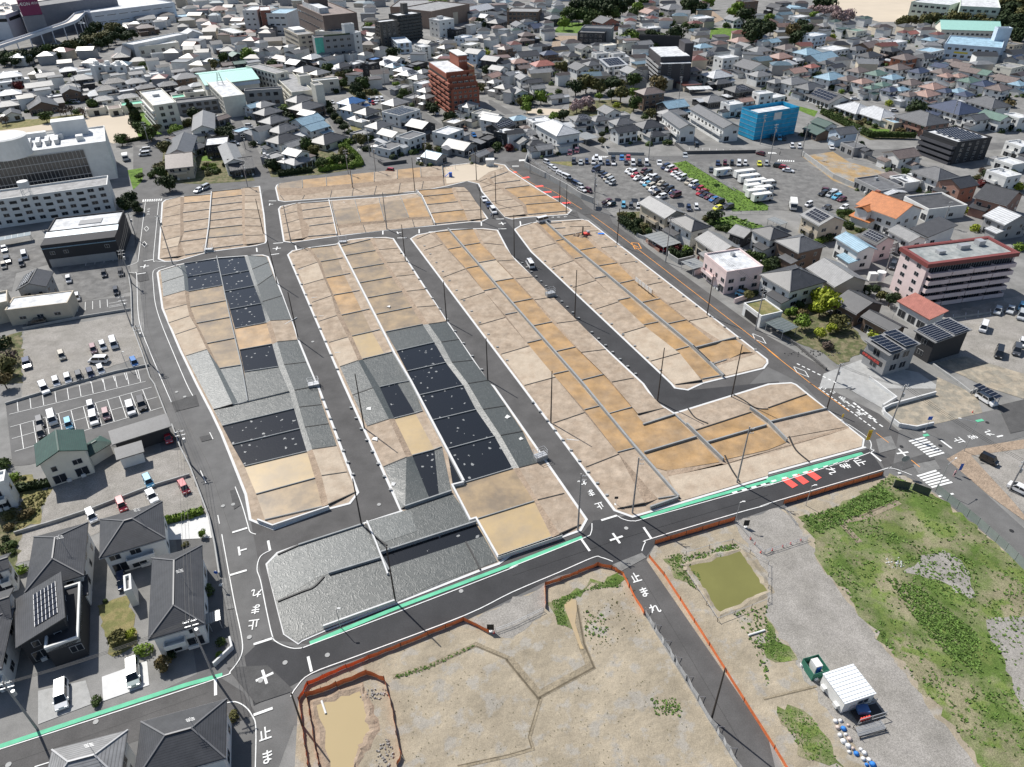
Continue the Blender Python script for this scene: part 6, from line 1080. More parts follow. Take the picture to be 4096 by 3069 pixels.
# ================================================================ TREES, SHRUBS, HEDGES
LEAF = {'d': ('dark green', (.028, .045, .014)), 'm': ('mid green', (.055, .085, .02)), 'l': ('light green', (.14, .21, .03)), 'y': ('yellow green', (.26, .30, .03)), 'p': ('pale pink blossoming', (.34, .25, .24)), 'b': ('brownish', (.13, .10, .04)), 'r': ('dark red', (.12, .02, .02)), 'o': ('olive', (.11, .105, .035)), 'a': ('bare', (.12, .09, .07))}
def lmat(c):
    n, col = LEAF[c]; m = mat(n.replace(' ', '_')+'_leaves', col, rough=.75, var=.35, scale=1.3, spec=.25, fine=.25); return m
M_BARK = mat('bark', (.10, .075, .055), rough=.9, var=.2)
TM = {}
def leafquads(vs, fs, c, n_, s_, rr):
    pass
def crown_mesh(kind, v):
    key = (kind, v)
    if key in TM: return TM[key]
    rr = random.Random(v*17+ord(kind)); b = MB()
    if kind == 'c':      # conical
        lobes = [(rr.gauss(0, .12), rr.gauss(0, .12), z, .62*(1-z*.42)) for z in (.35, .7, 1.1, 1.5, 1.9)]
    elif kind == 's':    # round clipped shrub
        lobes = [(rr.gauss(0, .12), rr.gauss(0, .12), .5, .9), (rr.gauss(0, .3), rr.gauss(0, .3), .55, .6)]
    else: lobes = [(rr.uniform(-.55, .55), rr.uniform(-.55, .55), rr.uniform(.75, 1.45), rr.uniform(.38, .62)) for _ in range(9)]+[(0, 0, 1.1, .7)]
    n = {'c': 620, 's': 420, 'a': 160}.get(kind, 820); s0 = .10 if kind != 's' else .12
    for _ in range(n):
        L = rr.choice(lobes); d = Vector((rr.gauss(0, 1), rr.gauss(0, 1), rr.gauss(0, 1))).normalized(); q = L[3]*rr.uniform(.65, 1.05)
        p = Vector((L[0], L[1], L[2]))+Vector((d.x*q, d.y*q, d.z*q*.8))
        if p.z < .12: continue
        nrm = (d+Vector((rr.gauss(0, .5), rr.gauss(0, .5), rr.gauss(0, .5)))).normalized(); u = nrm.orthogonal().normalized(); u = Matrix.Rotation(rr.uniform(0, 6.28), 3, nrm) @ u; w_ = nrm.cross(u)
        a = s0*rr.uniform(.6, 1.3); c = s0*rr.uniform(.6, 1.3)
        b.add([p-u*a-w_*c*.6, p+u*a*.7-w_*c, p+u*a+w_*c*.7, p-u*a*.6+w_*c], [(0, 1, 2, 3)])
    TM[key] = b; return b
TMD = {}
def tree_mesh(kind, v, c):
    k = (kind, v, c)
    if k not in TMD: o = crown_mesh(kind, v).build('crown', lmat(c)); TMD[k] = o.data; bpy.data.objects.remove(o)
    return TMD[k]
def trunk_mesh():
    if 't' not in TMD:
        b = MB(); b.tube((0, 0, -.1), (0.03, 0, .8), .075, .05, 7); rr = random.Random(1)
        for k in range(6): a = k*1.05; b.tube((0.02, 0, .45+k*.06), (.45*math.cos(a), .45*math.sin(a), 1.0+rr.uniform(0, .35)), .035, .012, 5)
        o = b.build('trunk', M_BARK); TMD['t'] = o.data; bpy.data.objects.remove(o)
    return TMD['t']
def tree(p, r, c, lb, grp, kind='t', hz=1.0, name=None, cat='tree', v=0):
    o = empty(name or ('tree' if kind != 's' else 'shrub'), (p.x, p.y, 0), random.random()*6.28)
    cr = link('crown', tree_mesh(kind, v, c), o); cr.scale = (r, r, r*hz)
    if kind != 's': t = link('trunk', trunk_mesh(), o); t.scale = (r, r, r*hz)
    tag(o, lb, cat, grp); return o
# "@tile place | x y radius_px colour kind"; the point is the middle of the crown in the picture
TREES = '''
@C0 in the park grove|550 740 70 dt; 640 700 85 ot; 690 640 60 ot; 740 720 80 ot; 850 700 85 dt; 860 810 55 dt; 940 790 85 ot; 1050 690 80 mt; 1050 780 60 lt; 1055 880 70 mt; 755 825 42 lt; 940 720 60 ot; 1010 1160 0 dt
@C0 around the blossom trees|660 860 80 pt; 560 905 60 pt; 600 890 55 pt; 450 975 60 dt; 365 985 48 lt; 420 1000 40 dt; 240 960 30 ms; 900 905 35 ys; 700 940 40 as
@C0 right of the park grove|1275 720 95 bt; 1200 980 50 ot; 1150 1000 40 mt; 1250 990 40 as; 1340 1225 40 ms; 740 1080 45 mt; 780 1150 40 dt; 780 1210 45 ot; 700 1060 35 mt
@C0 around the curved lane|120 850 60 lt; 160 840 50 dt; 250 830 60 lt; 320 820 40 lt; 80 870 45 ot; 130 920 50 lt; 400 790 40 ms; 430 560 65 ot; 390 640 40 mt; 300 660 45 os; 470 610 40 bs; 510 860 0 ms
@C0 on the wooded slope at top|480 100 60 mt; 560 60 70 dt; 640 100 80 mt; 700 40 90 dt; 800 60 85 dt; 880 90 70 mt; 700 120 70 mt; 900 30 80 dt; 960 60 60 dt; 1080 60 65 lt; 1050 110 50 mt; 580 130 60 mt; 620 20 70 dt; 520 150 50 dt; 640 190 40 mt; 780 0 80 dt; 860 10 60 dt; 1020 20 60 dt; 450 190 55 lt; 480 180 35 lt; 1130 10 60 mt; 1290 120 30 ls
@C0 around the hilltop gardens|1500 210 40 mt; 1560 240 70 ds; 1380 190 40 mt; 1850 215 40 ms; 1530 50 80 dt; 1620 60 60 dt; 1500 20 60 mt; 1900 90 60 lt; 2000 110 90 dt; 2090 200 110 dt; 2080 280 100 dt; 2180 260 60 dt; 1960 60 70 lt; 1700 20 50 lt; 2190 190 60 mt; 1200 290 60 dt; 1260 310 60 ms; 1010 300 70 ms; 1060 320 60 ls; 950 330 60 ls; 1240 390 40 ms; 1420 280 90 ds; 1220 310 40 dt
@D0 on the slope at left|30 230 60 dt; 10 160 50 lt; 210 260 85 bt; 250 310 80 dt; 340 230 70 dt; 300 200 60 dt; 480 30 90 dt; 470 80 70 pt; 560 90 70 pt; 640 110 80 pt; 390 130 50 lt; 400 190 50 ls; 560 320 35 ys; 650 280 40 dt; 390 60 50 pt; 700 130 60 pt; 610 185 30 ls; 670 300 40 os
@D0 in the bamboo grove|1150 190 50 ot; 1200 165 50 ot; 1250 160 55 ot; 1350 170 60 ot; 1430 150 70 ot; 1510 160 60 mt; 1590 150 70 ot; 1670 150 70 ot; 1750 130 70 ot; 1830 160 60 ot; 1380 200 50 dt; 1500 200 50 dt; 1900 190 60 ot; 1970 210 60 dt; 1620 200 60 dt; 1780 200 60 dt
@D0 on the dark hill at top right|2050 40 90 ot; 2130 60 100 dt; 2190 20 90 ot; 2060 130 90 dt; 2150 160 100 dt; 2200 120 80 ot; 2010 200 80 dt; 2100 240 90 dt; 2190 240 90 dt; 2150 300 80 dt; 2060 290 50 dt
@D0 among the estate gardens|1290 910 85 dt; 1240 940 50 ds; 1350 930 60 dt; 560 745 30 dt; 715 800 20 dt; 630 790 30 ls; 1050 890 40 ys; 400 600 60 ds; 70 590 60 ls; 420 640 50 ds; 140 850 30 ds; 30 740 60 ds; 640 510 45 ds; 2080 890 60 bs
@D0 in the clipped garden|500 970 40 bs; 560 960 40 ds; 640 1030 35 bs; 700 1050 35 bs; 790 1070 45 bs; 760 1010 30 ls; 620 990 30 ms; 870 1060 30 ms; 1140 1125 40 bs; 920 1085 35 ms; 850 1120 25 ds; 1060 1095 25 ms; 830 1040 30 os; 480 960 25 ds
@D0 below the black flats|1760 1540 30 ds; 1810 1530 35 os; 1885 1500 45 dt; 1840 1580 50 rs; 1190 1480 45 mt; 1740 1560 40 ds; 1850 1470 35 as; 2170 1610 60 ys
@A0 in the dark belt below the mall|30 470 60 dt; 90 480 60 mt; 150 460 60 ot; 210 470 60 dt; 270 460 60 dt; 330 450 60 dt; 390 440 60 mt; 450 420 60 dt; 500 420 55 dt; 560 400 60 dt; 620 385 60 ot; 680 370 60 dt; 730 350 60 ot; 790 330 60 ot; 850 310 60 ot; 900 280 60 ot; 950 250 60 ot; 1000 220 60 ot; 1040 260 55 dt; 1080 300 55 dt; 980 310 55 dt; 920 350 50 dt; 850 370 50 dt; 780 270 60 dt; 830 230 60 dt; 740 310 50 dt; 20 520 45 dt; 120 520 45 dt; 240 510 40 dt; 380 490 40 dt; 500 470 40 dt; 900 160 50 ot; 1130 280 50 dt
@A0 around the school ground|1150 960 100 dc; 1170 1050 50 ds; 310 620 45 dc; 385 990 55 mt; 665 950 45 mt; 30 1020 50 at; 560 950 40 at; 720 960 45 at; 600 940 45 at; 510 960 35 at; 1035 1190 60 mt; 1085 1190 40 at; 1215 1100 70 mt; 1280 1120 80 mt; 1330 1100 50 ot; 790 900 60 mt; 870 880 40 ot; 150 730 50 rt
@A0 between the school and the near houses|1510 1110 60 lt; 1420 1260 80 ot; 1500 1090 40 mt; 1680 980 70 dt; 1640 1050 50 ot; 1930 1120 70 dt; 1990 1100 60 dt; 1960 1170 60 dt; 1400 1440 70 ot; 1380 1480 60 mt; 1440 1560 80 dt; 1200 1510 40 mt; 1690 1320 40 ms; 2090 740 40 lt; 1225 545 35 mt; 1180 550 30 ys; 1840 540 50 ot; 2130 460 70 lt; 1920 490 50 mt; 2170 480 50 ot; 1300 1510 40 ms; 1690 1260 30 ls; 60 760 30 ds; 1600 1070 40 os
@A0 in the clipped garden beside the lawn|1790 1420 35 os; 1760 1450 28 ls; 1800 1460 28 ms; 1840 1480 35 ms; 1830 1430 30 ls; 1880 1470 30 ms; 1790 1500 30 os; 1850 1450 30 ls; 1780 1380 0 ls; 1940 1420 30 ds; 2180 1240 40 ds
@B0 in the garden below the long school|610 590 60 mt; 440 535 40 ms; 250 930 45 ls; 230 960 60 ms; 290 1040 50 ms; 280 1000 60 ds; 150 560 60 ms; 50 740 45 ds; 75 760 40 ds; 740 650 60 ot; 730 700 60 mt; 790 640 55 dt; 880 690 45 dt; 860 760 60 dt; 930 720 60 mt; 910 830 50 dt; 970 790 50 ot; 840 640 50 mt; 760 620 40 dt; 690 790 30 ds; 960 690 40 ms; 1020 790 40 ms; 890 800 50 ds
@B0 in the overgrown front garden|430 1250 70 mt; 500 1290 60 ot; 500 1330 50 ds; 640 1390 60 ls; 700 1370 55 mt; 770 1380 60 ms; 760 1310 50 os; 830 1350 40 ms; 560 1400 55 mt; 860 1400 40 ls; 600 1450 50 ls; 820 1430 40 ls; 230 1420 45 ms; 130 1410 60 dt; 170 1440 50 ds; 750 1260 45 ls; 780 1220 50 ls; 410 1190 40 os; 850 1335 22 rs
@B0 along the street hedges|640 950 40 dt; 670 1000 45 dt; 720 1040 45 dt; 760 1090 45 dt; 810 1140 40 dt; 620 900 45 dt; 830 1200 30 ds; 900 1190 60 ot; 960 1190 50 ms; 1000 1180 40 ms; 1040 1260 30 ds; 960 1280 40 ds; 1500 900 50 dt; 1450 910 50 ms; 1530 930 50 dt; 1680 1000 60 dt; 1640 1040 40 ds; 1270 800 50 ms; 1240 830 40 ms; 1210 720 35 lt; 1050 960 40 os; 1480 1270 50 os; 1600 1300 45 ms; 1570 1280 40 os; 2180 1270 50 rs; 2080 1260 50 ms; 2060 1290 40 ds; 1930 740 50 ot
@B0 in the town above the orange tower|1180 450 60 dt; 1130 430 40 ds; 1000 440 50 at; 970 215 40 lt; 940 240 35 ms; 1380 590 35 ls; 1990 450 45 ys; 2190 420 50 ds; 1940 190 50 dt; 2110 600 60 ds; 1990 600 50 ds; 1560 20 70 lt; 1620 20 50 lt; 1990 560 40 ms; 380 510 40 ds
@C1 in the gardens beside the orange-lined road|960 190 45 os; 1030 200 45 ms; 1080 250 55 dt; 980 250 45 dt; 1010 280 45 ds; 1150 300 50 os; 1120 340 40 os; 1180 330 40 ms; 1180 380 30 ds; 1400 480 50 rs; 1370 500 30 rs; 1440 470 40 rs; 1510 480 45 lt; 1640 570 40 rs; 1440 560 50 ds; 1500 555 40 ds; 1550 450 40 ds; 1790 810 35 lc; 2040 880 60 ot; 2010 850 40 os; 2090 870 40 ds
@C1 in the green plot below the gravel car park|1750 190 70 dt; 1730 260 45 ms; 1840 310 50 ms; 1780 300 40 ms; 1900 410 35 ms; 2060 530 60 mt; 2120 560 60 mt; 2160 500 50 ls; 2180 650 60 ms; 2160 700 50 ds; 2190 600 50 mt; 1680 230 40 os
@D1 in the green garden beside the road|510 930 120 yt; 430 880 80 yt; 570 900 80 yt; 460 990 80 yt; 390 1000 50 ys; 310 1110 80 lt; 290 1030 60 bt; 200 1030 55 lt; 270 970 50 dt; 460 1210 70 yt; 550 1160 60 yt; 620 1110 90 ot; 660 1080 60 as; 930 1220 70 ys; 960 1190 40 ls; 520 1330 60 as; 830 1190 25 bs; 40 600 80 ds; -20 620 60 ms; 30 640 60 ds
@D1 around the orange roofed villa|530 390 60 ds; 480 410 50 ms; 440 420 45 ls; 700 300 40 ds; 775 240 28 os; 790 205 22 ls; 630 215 35 ms; 720 205 30 ms; 820 330 35 os; 860 335 30 ls; 780 330 30 ms; 1690 150 50 ys; 1760 170 30 ds; 1790 310 50 ys; 2170 470 60 ls; 870 830 60 dt; 940 830 50 ds; 990 880 60 ot; 1060 920 70 dt; 1110 900 50 ds; 320 350 40 os; 2150 300 70 at
@A2 beside the green roofed house|115 800 60 ls; 205 810 25 ds; 100 900 60 dt; 160 880 40 ms; 235 890 35 ls; 20 690 70 ms; 910 590 30 ds; 60 1140 50 os; 70 1230 50 bs; 60 1400 60 ms; 40 1330 40 ds; 190 1600 60 ls; 100 1450 40 ms; 220 1120 60 bs
@A2 along the lower gravel lot|1450 1170 45 ls; 1520 1170 35 ls; 1580 1150 35 ls; 1650 1140 35 ls; 1710 1120 35 ls; 1740 1290 40 lt; 1600 1380 30 os
@A3 beside the foreground houses|1000 530 80 ot; 1110 500 55 yt; 1240 640 75 ls; 1400 760 70 bt; 1470 700 50 ds; 830 1080 50 ms; 1900 570 50 ms; 1890 690 40 ls; 2010 1220 50 os; 910 220 25 ms; 1790 130 60 ms
@A1 at the left edge beside the gravel lot|20 1300 70 ds; 60 1400 80 at; 50 1500 90 ot; 20 1620 80 bt; 110 1380 50 at; 1120 30 60 dt; 1160 110 60 dt; 1060 80 60 dt; 1190 150 40 dt; 1080 130 40 ms; 610 960 30 ms
'''
def hedge(lb, s_, w_, h_, c='d', z0=0):
    P = pts(s_); b = MB(); rr = random.Random(len(lb))
    for i in range(len(P)-1):
        d = P[i+1]-P[i]; L = d.length; e = d.normalized(); nn = Vector((-e.y, e.x, 0))
        for k in range(int(L*w_*26)):
            face = rr.random(); t = rr.uniform(0, L); u = rr.uniform(-.5, .5)*w_; z = h_*rr.uniform(.9, 1.1)
            if face > .5: z = rr.uniform(0, h_); u = (.5 if rr.random() > .5 else -.5)*w_*rr.uniform(.85, 1.1)
            p = P[i]+e*t+nn*u+Vector((0, 0, z+z0)); m_ = Vector((rr.gauss(0, 1), rr.gauss(0, 1), rr.gauss(0, 1)+.6)).normalized(); a = m_.orthogonal().normalized()*.22; c_ = m_.cross(a)
            b.add([p-a-c_, p+a-c_*.7, p+a*.8+c_, p-a*.7+c_], [(0, 1, 2, 3)])
        bb = Matrix.Translation(P[i]) @ e.to_track_quat('X', 'Z').to_matrix().to_4x4(); b.box(0, L, -w_*.42, w_*.42, z0, z0+h_*.88, 0, bb)
    tag(b.build('hedge', lmat(c)), lb, 'hedge')
TL = []
for line in TREES.strip().split('\n'):
    hd, body = line.split('|'); t, place = hd[1:].split(' ', 1); row = []
    for it in body.split(';'):
        q = it.split(); X, Y, rp = float(q[0]), float(q[1]), float(q[2])
        if rp < 5: continue
        sh = q[3][1] == 's'; p0 = at(npx(t, X, Y), 2); sc = (at(npx(t, X+10, Y), 2)-p0).length/10; r = rp*sc*1.0; zc = r*(.55 if sh else 1.15); p0 = at(npx(t, X, Y), zc); row.append([p0, r, q[3][0], q[3][1], X, rp])
    row.sort(key=lambda q: q[4]); cnt = {}; seen = {}
    for q in row: cnt[(q[2], q[3] == 's')] = cnt.get((q[2], q[3] == 's'), 0)+1
    for q in row:
        k = (q[2], q[3] == 's'); seen[k] = seen.get(k, 0)+1; what = {'t': 'tree', 's': 'shrub', 'c': 'conifer'}[q[3]]
        pos = f', {nth(seen[k])} from left' if cnt[k] > 1 else ''
        TL.append((q, f'{LEAF[q[2]][0]} {what}{pos} {place}' if pos else f'{LEAF[q[2]][0]} {what} {place}', 'greenery '+place))
TL.sort(key=lambda q: -q[0][5]*(1 if q[0][3] == 's' else 1.2))
print('trees', len(TL), sum(1 for q in TL if q[0][3] != 's'))
nt_ = 0; rest = []
for q, lb, grp in TL:
    if q[3] != 's': nt_ += 1
    if q[3] != 's' and nt_ > 298: rest.append(q); continue
    kind = q[3] if q[3] != 't' else ('a' if q[2] == 'a' else 't')
    tree(q[0], q[1], q[2], lb.replace('bare shrub', 'leafless shrub'), grp, kind='s' if q[3] == 's' else ('c' if q[3] == 'c' else kind), v=random.randrange(4), name={'s': 'shrub', 'c': 'conifer'}.get(q[3], 'tree'), cat='shrub' if q[3] == 's' else 'tree', hz=random.uniform(.85, 1.1))
# small greenery squeezed between the houses: nobody could count it
b = MB(); rr = random.Random(4)
for r in HL:
    for k in range(rr.choice((2, 3, 4, 5))):
        a = r[2]; sx = rr.choice((-1, 1)); u = rr.uniform(-.6, .6)*r[3]; v_ = sx*(r[4]/2+rr.uniform(.6, 2.0))
        if rr.random() < .4: u, v_ = sx*(r[3]/2+rr.uniform(.5, 1.6)), rr.uniform(-.6, .6)*r[4]
        cx, cy = r[0]+math.cos(a)*u-math.sin(a)*v_, r[1]+math.sin(a)*u+math.cos(a)*v_; R_ = rr.uniform(.6, 1.8); mi = rr.choice((0, 0, 1, 1, 2))
        for _ in range(26):
            d = Vector((rr.gauss(0, 1), rr.gauss(0, 1), abs(rr.gauss(0, 1)))).normalized(); p = Vector((cx, cy, .1))+d*R_; w1 = d.orthogonal().normalized()*R_*.34; w2 = d.cross(w1)
            b.add([p-w1-w2, p+w1-w2*.6, p+w1*.7+w2, p-w1*.6+w2], [(0, 1, 2, 3)], mi)
tag(b.build('garden_greenery', [lmat('d'), lmat('m'), lmat('o')]), 'low garden bushes and weeds between the town houses', 'garden plants', kind='stuff')
hedge('bright green clipped hedge at the corner of the overgrown garden', 'B0 540 1480 910 1430 880 1370 740 1240', 2.2, 1.6, 'l'); hedge('dark hedge along the top road below the tiled house', 'B0 190 1520 490 1480', 2.4, 1.8, 'd')
hedge('long clipped hedge around the hillside garden of silver roofs', 'D0 460 985 880 1190 1265 1200', 2.0, 2.0, 'm', .6); hedge('dark hedge on the wall beside the kawara gable house', 'C1 935 260 1090 380', 2.2, 1.8, 'd', .5)
hedge('low dark hedge around the raised garden with red shrubs', 'C1 1355 540 1440 590 1550 560', 1.6, 1.4, 'd', 1); hedge('clipped hedge in front of the orange roofed villa', 'D1 650 285 720 320', 2, 1.6, 'm'); hedge('dark hedge beside the street in front of the villa lawn', 'D1 590 190 810 200', 1.6, 1.4, 'm')
hedge('ivy covered hedge along the old shed road corner', 'A2 130 930 440 870', 1.4, 1.3, 'd'); hedge('green hedge at the foot of the lower gravel lot', 'A2 1430 1200 1760 1110', 1.0, 1.2, 'l'); hedge('dark hedge left of the sandy school ground path', 'A0 1090 1230 1300 1190', 1.6, 1.2, 'd')
# weeds and grass tufts on the open ground
b = MB(); rr = random.Random(9)
def tufts(s_, n, s0, mi=None, clump=0):
    P = pts(s_); x0, x1 = min(p.x for p in P), max(p.x for p in P); y0, y1 = min(p.y for p in P), max(p.y for p in P); k = 0; C_ = [Vector((rr.uniform(x0, x1), rr.uniform(y0, y1), 0)) for _ in range(max(1, clump))]
    for _ in range(n*6):
        if k >= n: break
        p = Vector((rr.uniform(x0, x1), rr.uniform(y0, y1), 0))
        if clump: c = rr.choice(C_); p = c+Vector((rr.gauss(0, 1.6), rr.gauss(0, 1.6), 0))
        if not inside(p, P): continue
        k += 1; s = s0*rr.uniform(.4, 1.5); m_ = mi if mi is not None else rr.choice((0, 0, 1, 2))
        for j in range(3):
            a = rr.uniform(0, 6.28); u = Vector((math.cos(a), math.sin(a), 0))*s; z = s*rr.uniform(.5, 1.1); q = p+Vector((rr.uniform(-1, 1), rr.uniform(-1, 1), 0))*s*.5
            b.add([q-u+Vector((0, 0, .07)), q+u+Vector((0, 0, .07)), q+u*1.2+Vector((-u.y*.8, u.x*.8, z+.07)), q-u*1.2+Vector((-u.y*.8, u.x*.8, z*.8+.07))], [(0, 1, 2, 3)], m_)
tufts('D2 280 1160 680 1030 960 850 1080 780 1440 950 2300 1650 D3 2400 1800 1960 1800 1480 1150 1000 600 700 180 500 -20 D2 420 1430', 2600, .13, 1, clump=170); tufts('D2 300 1150 660 1040 960 870 1130 1000 800 1120 600 1230 450 1300', 900, .14, 1)
tufts('D2 1300 1400 1800 1500 D3 1800 300 1300 100', 260, .13, 1, 40); tufts('D3 1000 0 1250 350 1500 650 1850 900 1800 500 1300 100', 1500, .14, 1, 60); tufts('D3 -20 400 90 560 210 700 60 760 -20 620', 300, .085, 1, 24); tufts('D3 60 1160 220 1130 400 1250 560 1500 640 1657 330 1600', 300, .085, 1, 28)
tufts('C3 340 230 900 20 960 100 640 130 540 200 440 270 480 450 400 430', 760, .085, 1, 76); tufts('C2 1310 1490 1480 1460 1560 1600 1650 1657 C3 1580 130 1500 60 1420 0', 420, .09, 1, 40); tufts('C3 620 300 800 350 850 640 640 560', 56, .13, 1, 16); tufts('C3 1180 1060 1440 1060 1480 1230 1230 1200', 120, .11, 1, 20); tufts('C2 1500 1480 1940 1370 1960 1430 1520 1570', 182, .13, 1, 18)
tufts('C3 1900 330 2209 250 2209 1000 2080 600', 182, .13, 1, 40); tufts('B3 1200 870 1480 780 1900 590 1880 620 1500 810 1210 900', 260, .09, 1)
tufts('B3 1200 900 1900 700 C3 200 1100 150 1657 B3 1300 1657', 200, .04, 2); tufts('C3 300 1000 1000 700 1700 1500 1700 1657 200 1657', 200, .04, 2); tufts('C3 600 300 1050 100 1150 500 700 700', 130, .07, 2)
tufts('A2 60 1080 190 1000 440 900 330 1150 130 1270', 300, .15, 2); tufts('C0 1390 1410 1500 1390 1930 1657 C1 1900 -40 2209 120 2209 160 1900 170 1840 60 1620 -30 C0 1470 1480', 900, .15, 1); tufts('C1 1640 240 1900 210 2209 310 2209 400 1800 340', 300, .35, 1)
tag(b.build('weeds', [mat('weed_blades', (.085, .135, .03), var=.3, scale=1), mat('fresh_grass_blades', (.10, .175, .028), var=.3, scale=1), lmat('o')]), 'patchy green weeds and grass tufts on the open ground', 'weeds', kind='stuff')
# ================================================================ VEHICLES
CC = {'w': ('white', (.72, .72, .72)), 's': ('silver', (.42, .44, .45)), 'k': ('black', (.012, .012, .014)), 'g': ('dark grey', (.06, .062, .068)), 'n': ('navy', (.015, .03, .085)), 'b': ('blue', (.02, .15, .42)), 'c': ('light blue', (.12, .40, .58)), 'r': ('red', (.42, .015, .03)), 'm': ('maroon', (.11, .012, .02)), 'e': ('beige', (.50, .45, .36)), 'y': ('yellow', (.70, .68, .05)), 'p': ('pinkish grey', (.36, .22, .22)), 't': ('brown', (.14, .07, .04)), 'a': ('pale green grey', (.40, .46, .44))}
M_CGL = mat('car_glass', (.012, .015, .018), rough=.08, var=0, spec=.7); M_TYRE = mat('tyre', (.02, .02, .02), rough=.9, var=0); M_LAMP = mat('headlight', (.75, .76, .78), rough=.2, var=0)
def cmat(c):
    n, col = CC[c]; nm = n.replace(' ', '_')+'_car_paint'
    if nm not in MATS: m = mat(nm, col, rough=.28, var=0, spec=.6); m.node_tree.nodes['Principled BSDF'].inputs['Coat Weight'].default_value = .6
    return MATS[nm]
#        L    W    H    hood trunk belt  slopeF slopeB
CT = {'k': ('kei wagon', 3.4, 1.48, 1.72, .55, .0, .98, .45, .12), 'v': ('van', 4.7, 1.7, 2.0, .35, .0, 1.1, .5, .12), 'm': ('minivan', 4.7, 1.74, 1.85, .75, .0, 1.02, .75, .2), 'h': ('hatchback', 4.0, 1.7, 1.5, .9, .05, .95, .75, .45), 's': ('sedan', 4.6, 1.76, 1.45, 1.15, .75, .92, .75, .6), 'u': ('sport utility car', 4.6, 1.84, 1.68, 1.1, .05, 1.05, .6, .45)}
CMESH = {}
def car_meshes(t, c):
    if (t, c) in CMESH: return CMESH[(t, c)]
    _, L, Wd, Hh, hood, trunk, belt, sf, sb = CT[t]; b = MB(); y = Wd/2; f, r = -L/2, L/2     # front faces -X
    prof = [(f, .35), (f+.04, .62), (f+.1, belt-.22), (f+hood, belt), (r-trunk-.0, belt), (r-.04, belt-.08), (r, .55), (r-.05, .3)]
    n = len(prof); vs = [(px, -y+(.06 if pz > belt-.3 else 0), pz) for px, pz in prof]+[(px, y-(.06 if pz > belt-.3 else 0), pz) for px, pz in prof]
    b.add(vs, [(i, (i+1) % n, n+(i+1) % n, n+i) for i in range(n)]+[tuple(range(n-1, -1, -1)), tuple(range(n, 2*n))])
    x0, x1, x2, x3 = f+hood, f+hood+sf, r-trunk-sb, r-trunk; yt = y-.2
    b.box(x1-.02, x2+.02, -yt-.01, yt+.01, Hh-.07, Hh)          # roof panel
    for px in (x1, (x1+x2)/2, x2): b.bar((px if px != x1 else (x0+x1)/2+.15, 0, 0), (px, 0, 0), .01) if False else None
    for sy in (-1, 1):
        b.bar((x0+.03, sy*(y-.07), belt), (x1, sy*yt, Hh-.04), .07); b.bar((x3-.03, sy*(y-.07), belt), (x2, sy*yt, Hh-.04), .09); b.bar(((x1+x2)/2, sy*(y-.06), belt), ((x1+x2)/2, sy*(yt+.005), Hh-.04), .08)
        b.box(x0+.25, x0+.42, sy*(y+.08)-.07, sy*(y+.08)+.07, belt-.02, belt+.14)
    body = b.build('body', cmat(c)); g = MB()
    g.add([(x0, -y+.08, belt), (x3, -y+.08, belt), (x3, y-.08, belt), (x0, y-.08, belt), (x1, -yt, Hh-.05), (x2, -yt, Hh-.05), (x2, yt, Hh-.05), (x1, yt, Hh-.05)], [(4, 5, 6, 7), (0, 1, 5, 4), (1, 2, 6, 5), (2, 3, 7, 6), (3, 0, 4, 7)]); gl = g.build('windows', M_CGL)
    w_ = MB(); w_.tube((0, -.1, 0), (0, .1, 0), .31, n=12); wh = w_.build('wheel', M_TYRE); h_ = MB(); h_.box(-.03, .03, -.2, .2, -.07, .07); hl = h_.build('headlight', M_LAMP)
    out = (body.data, gl.data, wh.data, hl.data)
    for o in (body, gl, wh, hl): bpy.data.objects.remove(o)
    CMESH[(t, c)] = out; return out
def car(p, ang, t, c, lb, grp, far=False):
    L, Wd, belt = CT[t][1], CT[t][2], CT[t][6]; o = empty('car', (p.x, p.y, .05), ang); m = car_meshes(t, c); link('body', m[0], o); link('windows', m[1], o)
    for sx in (-1, 1):
        for sy in (-1, 1): link('wheel', m[2], o, (sx*L*.31, sy*(Wd/2-.08), .31))
    if not far:
        for sy in (-1, 1): link('headlight', m[3], o, (-L/2+.03, sy*(Wd/2-.3), .68))
    tag(o, lb, 'car', grp); return o
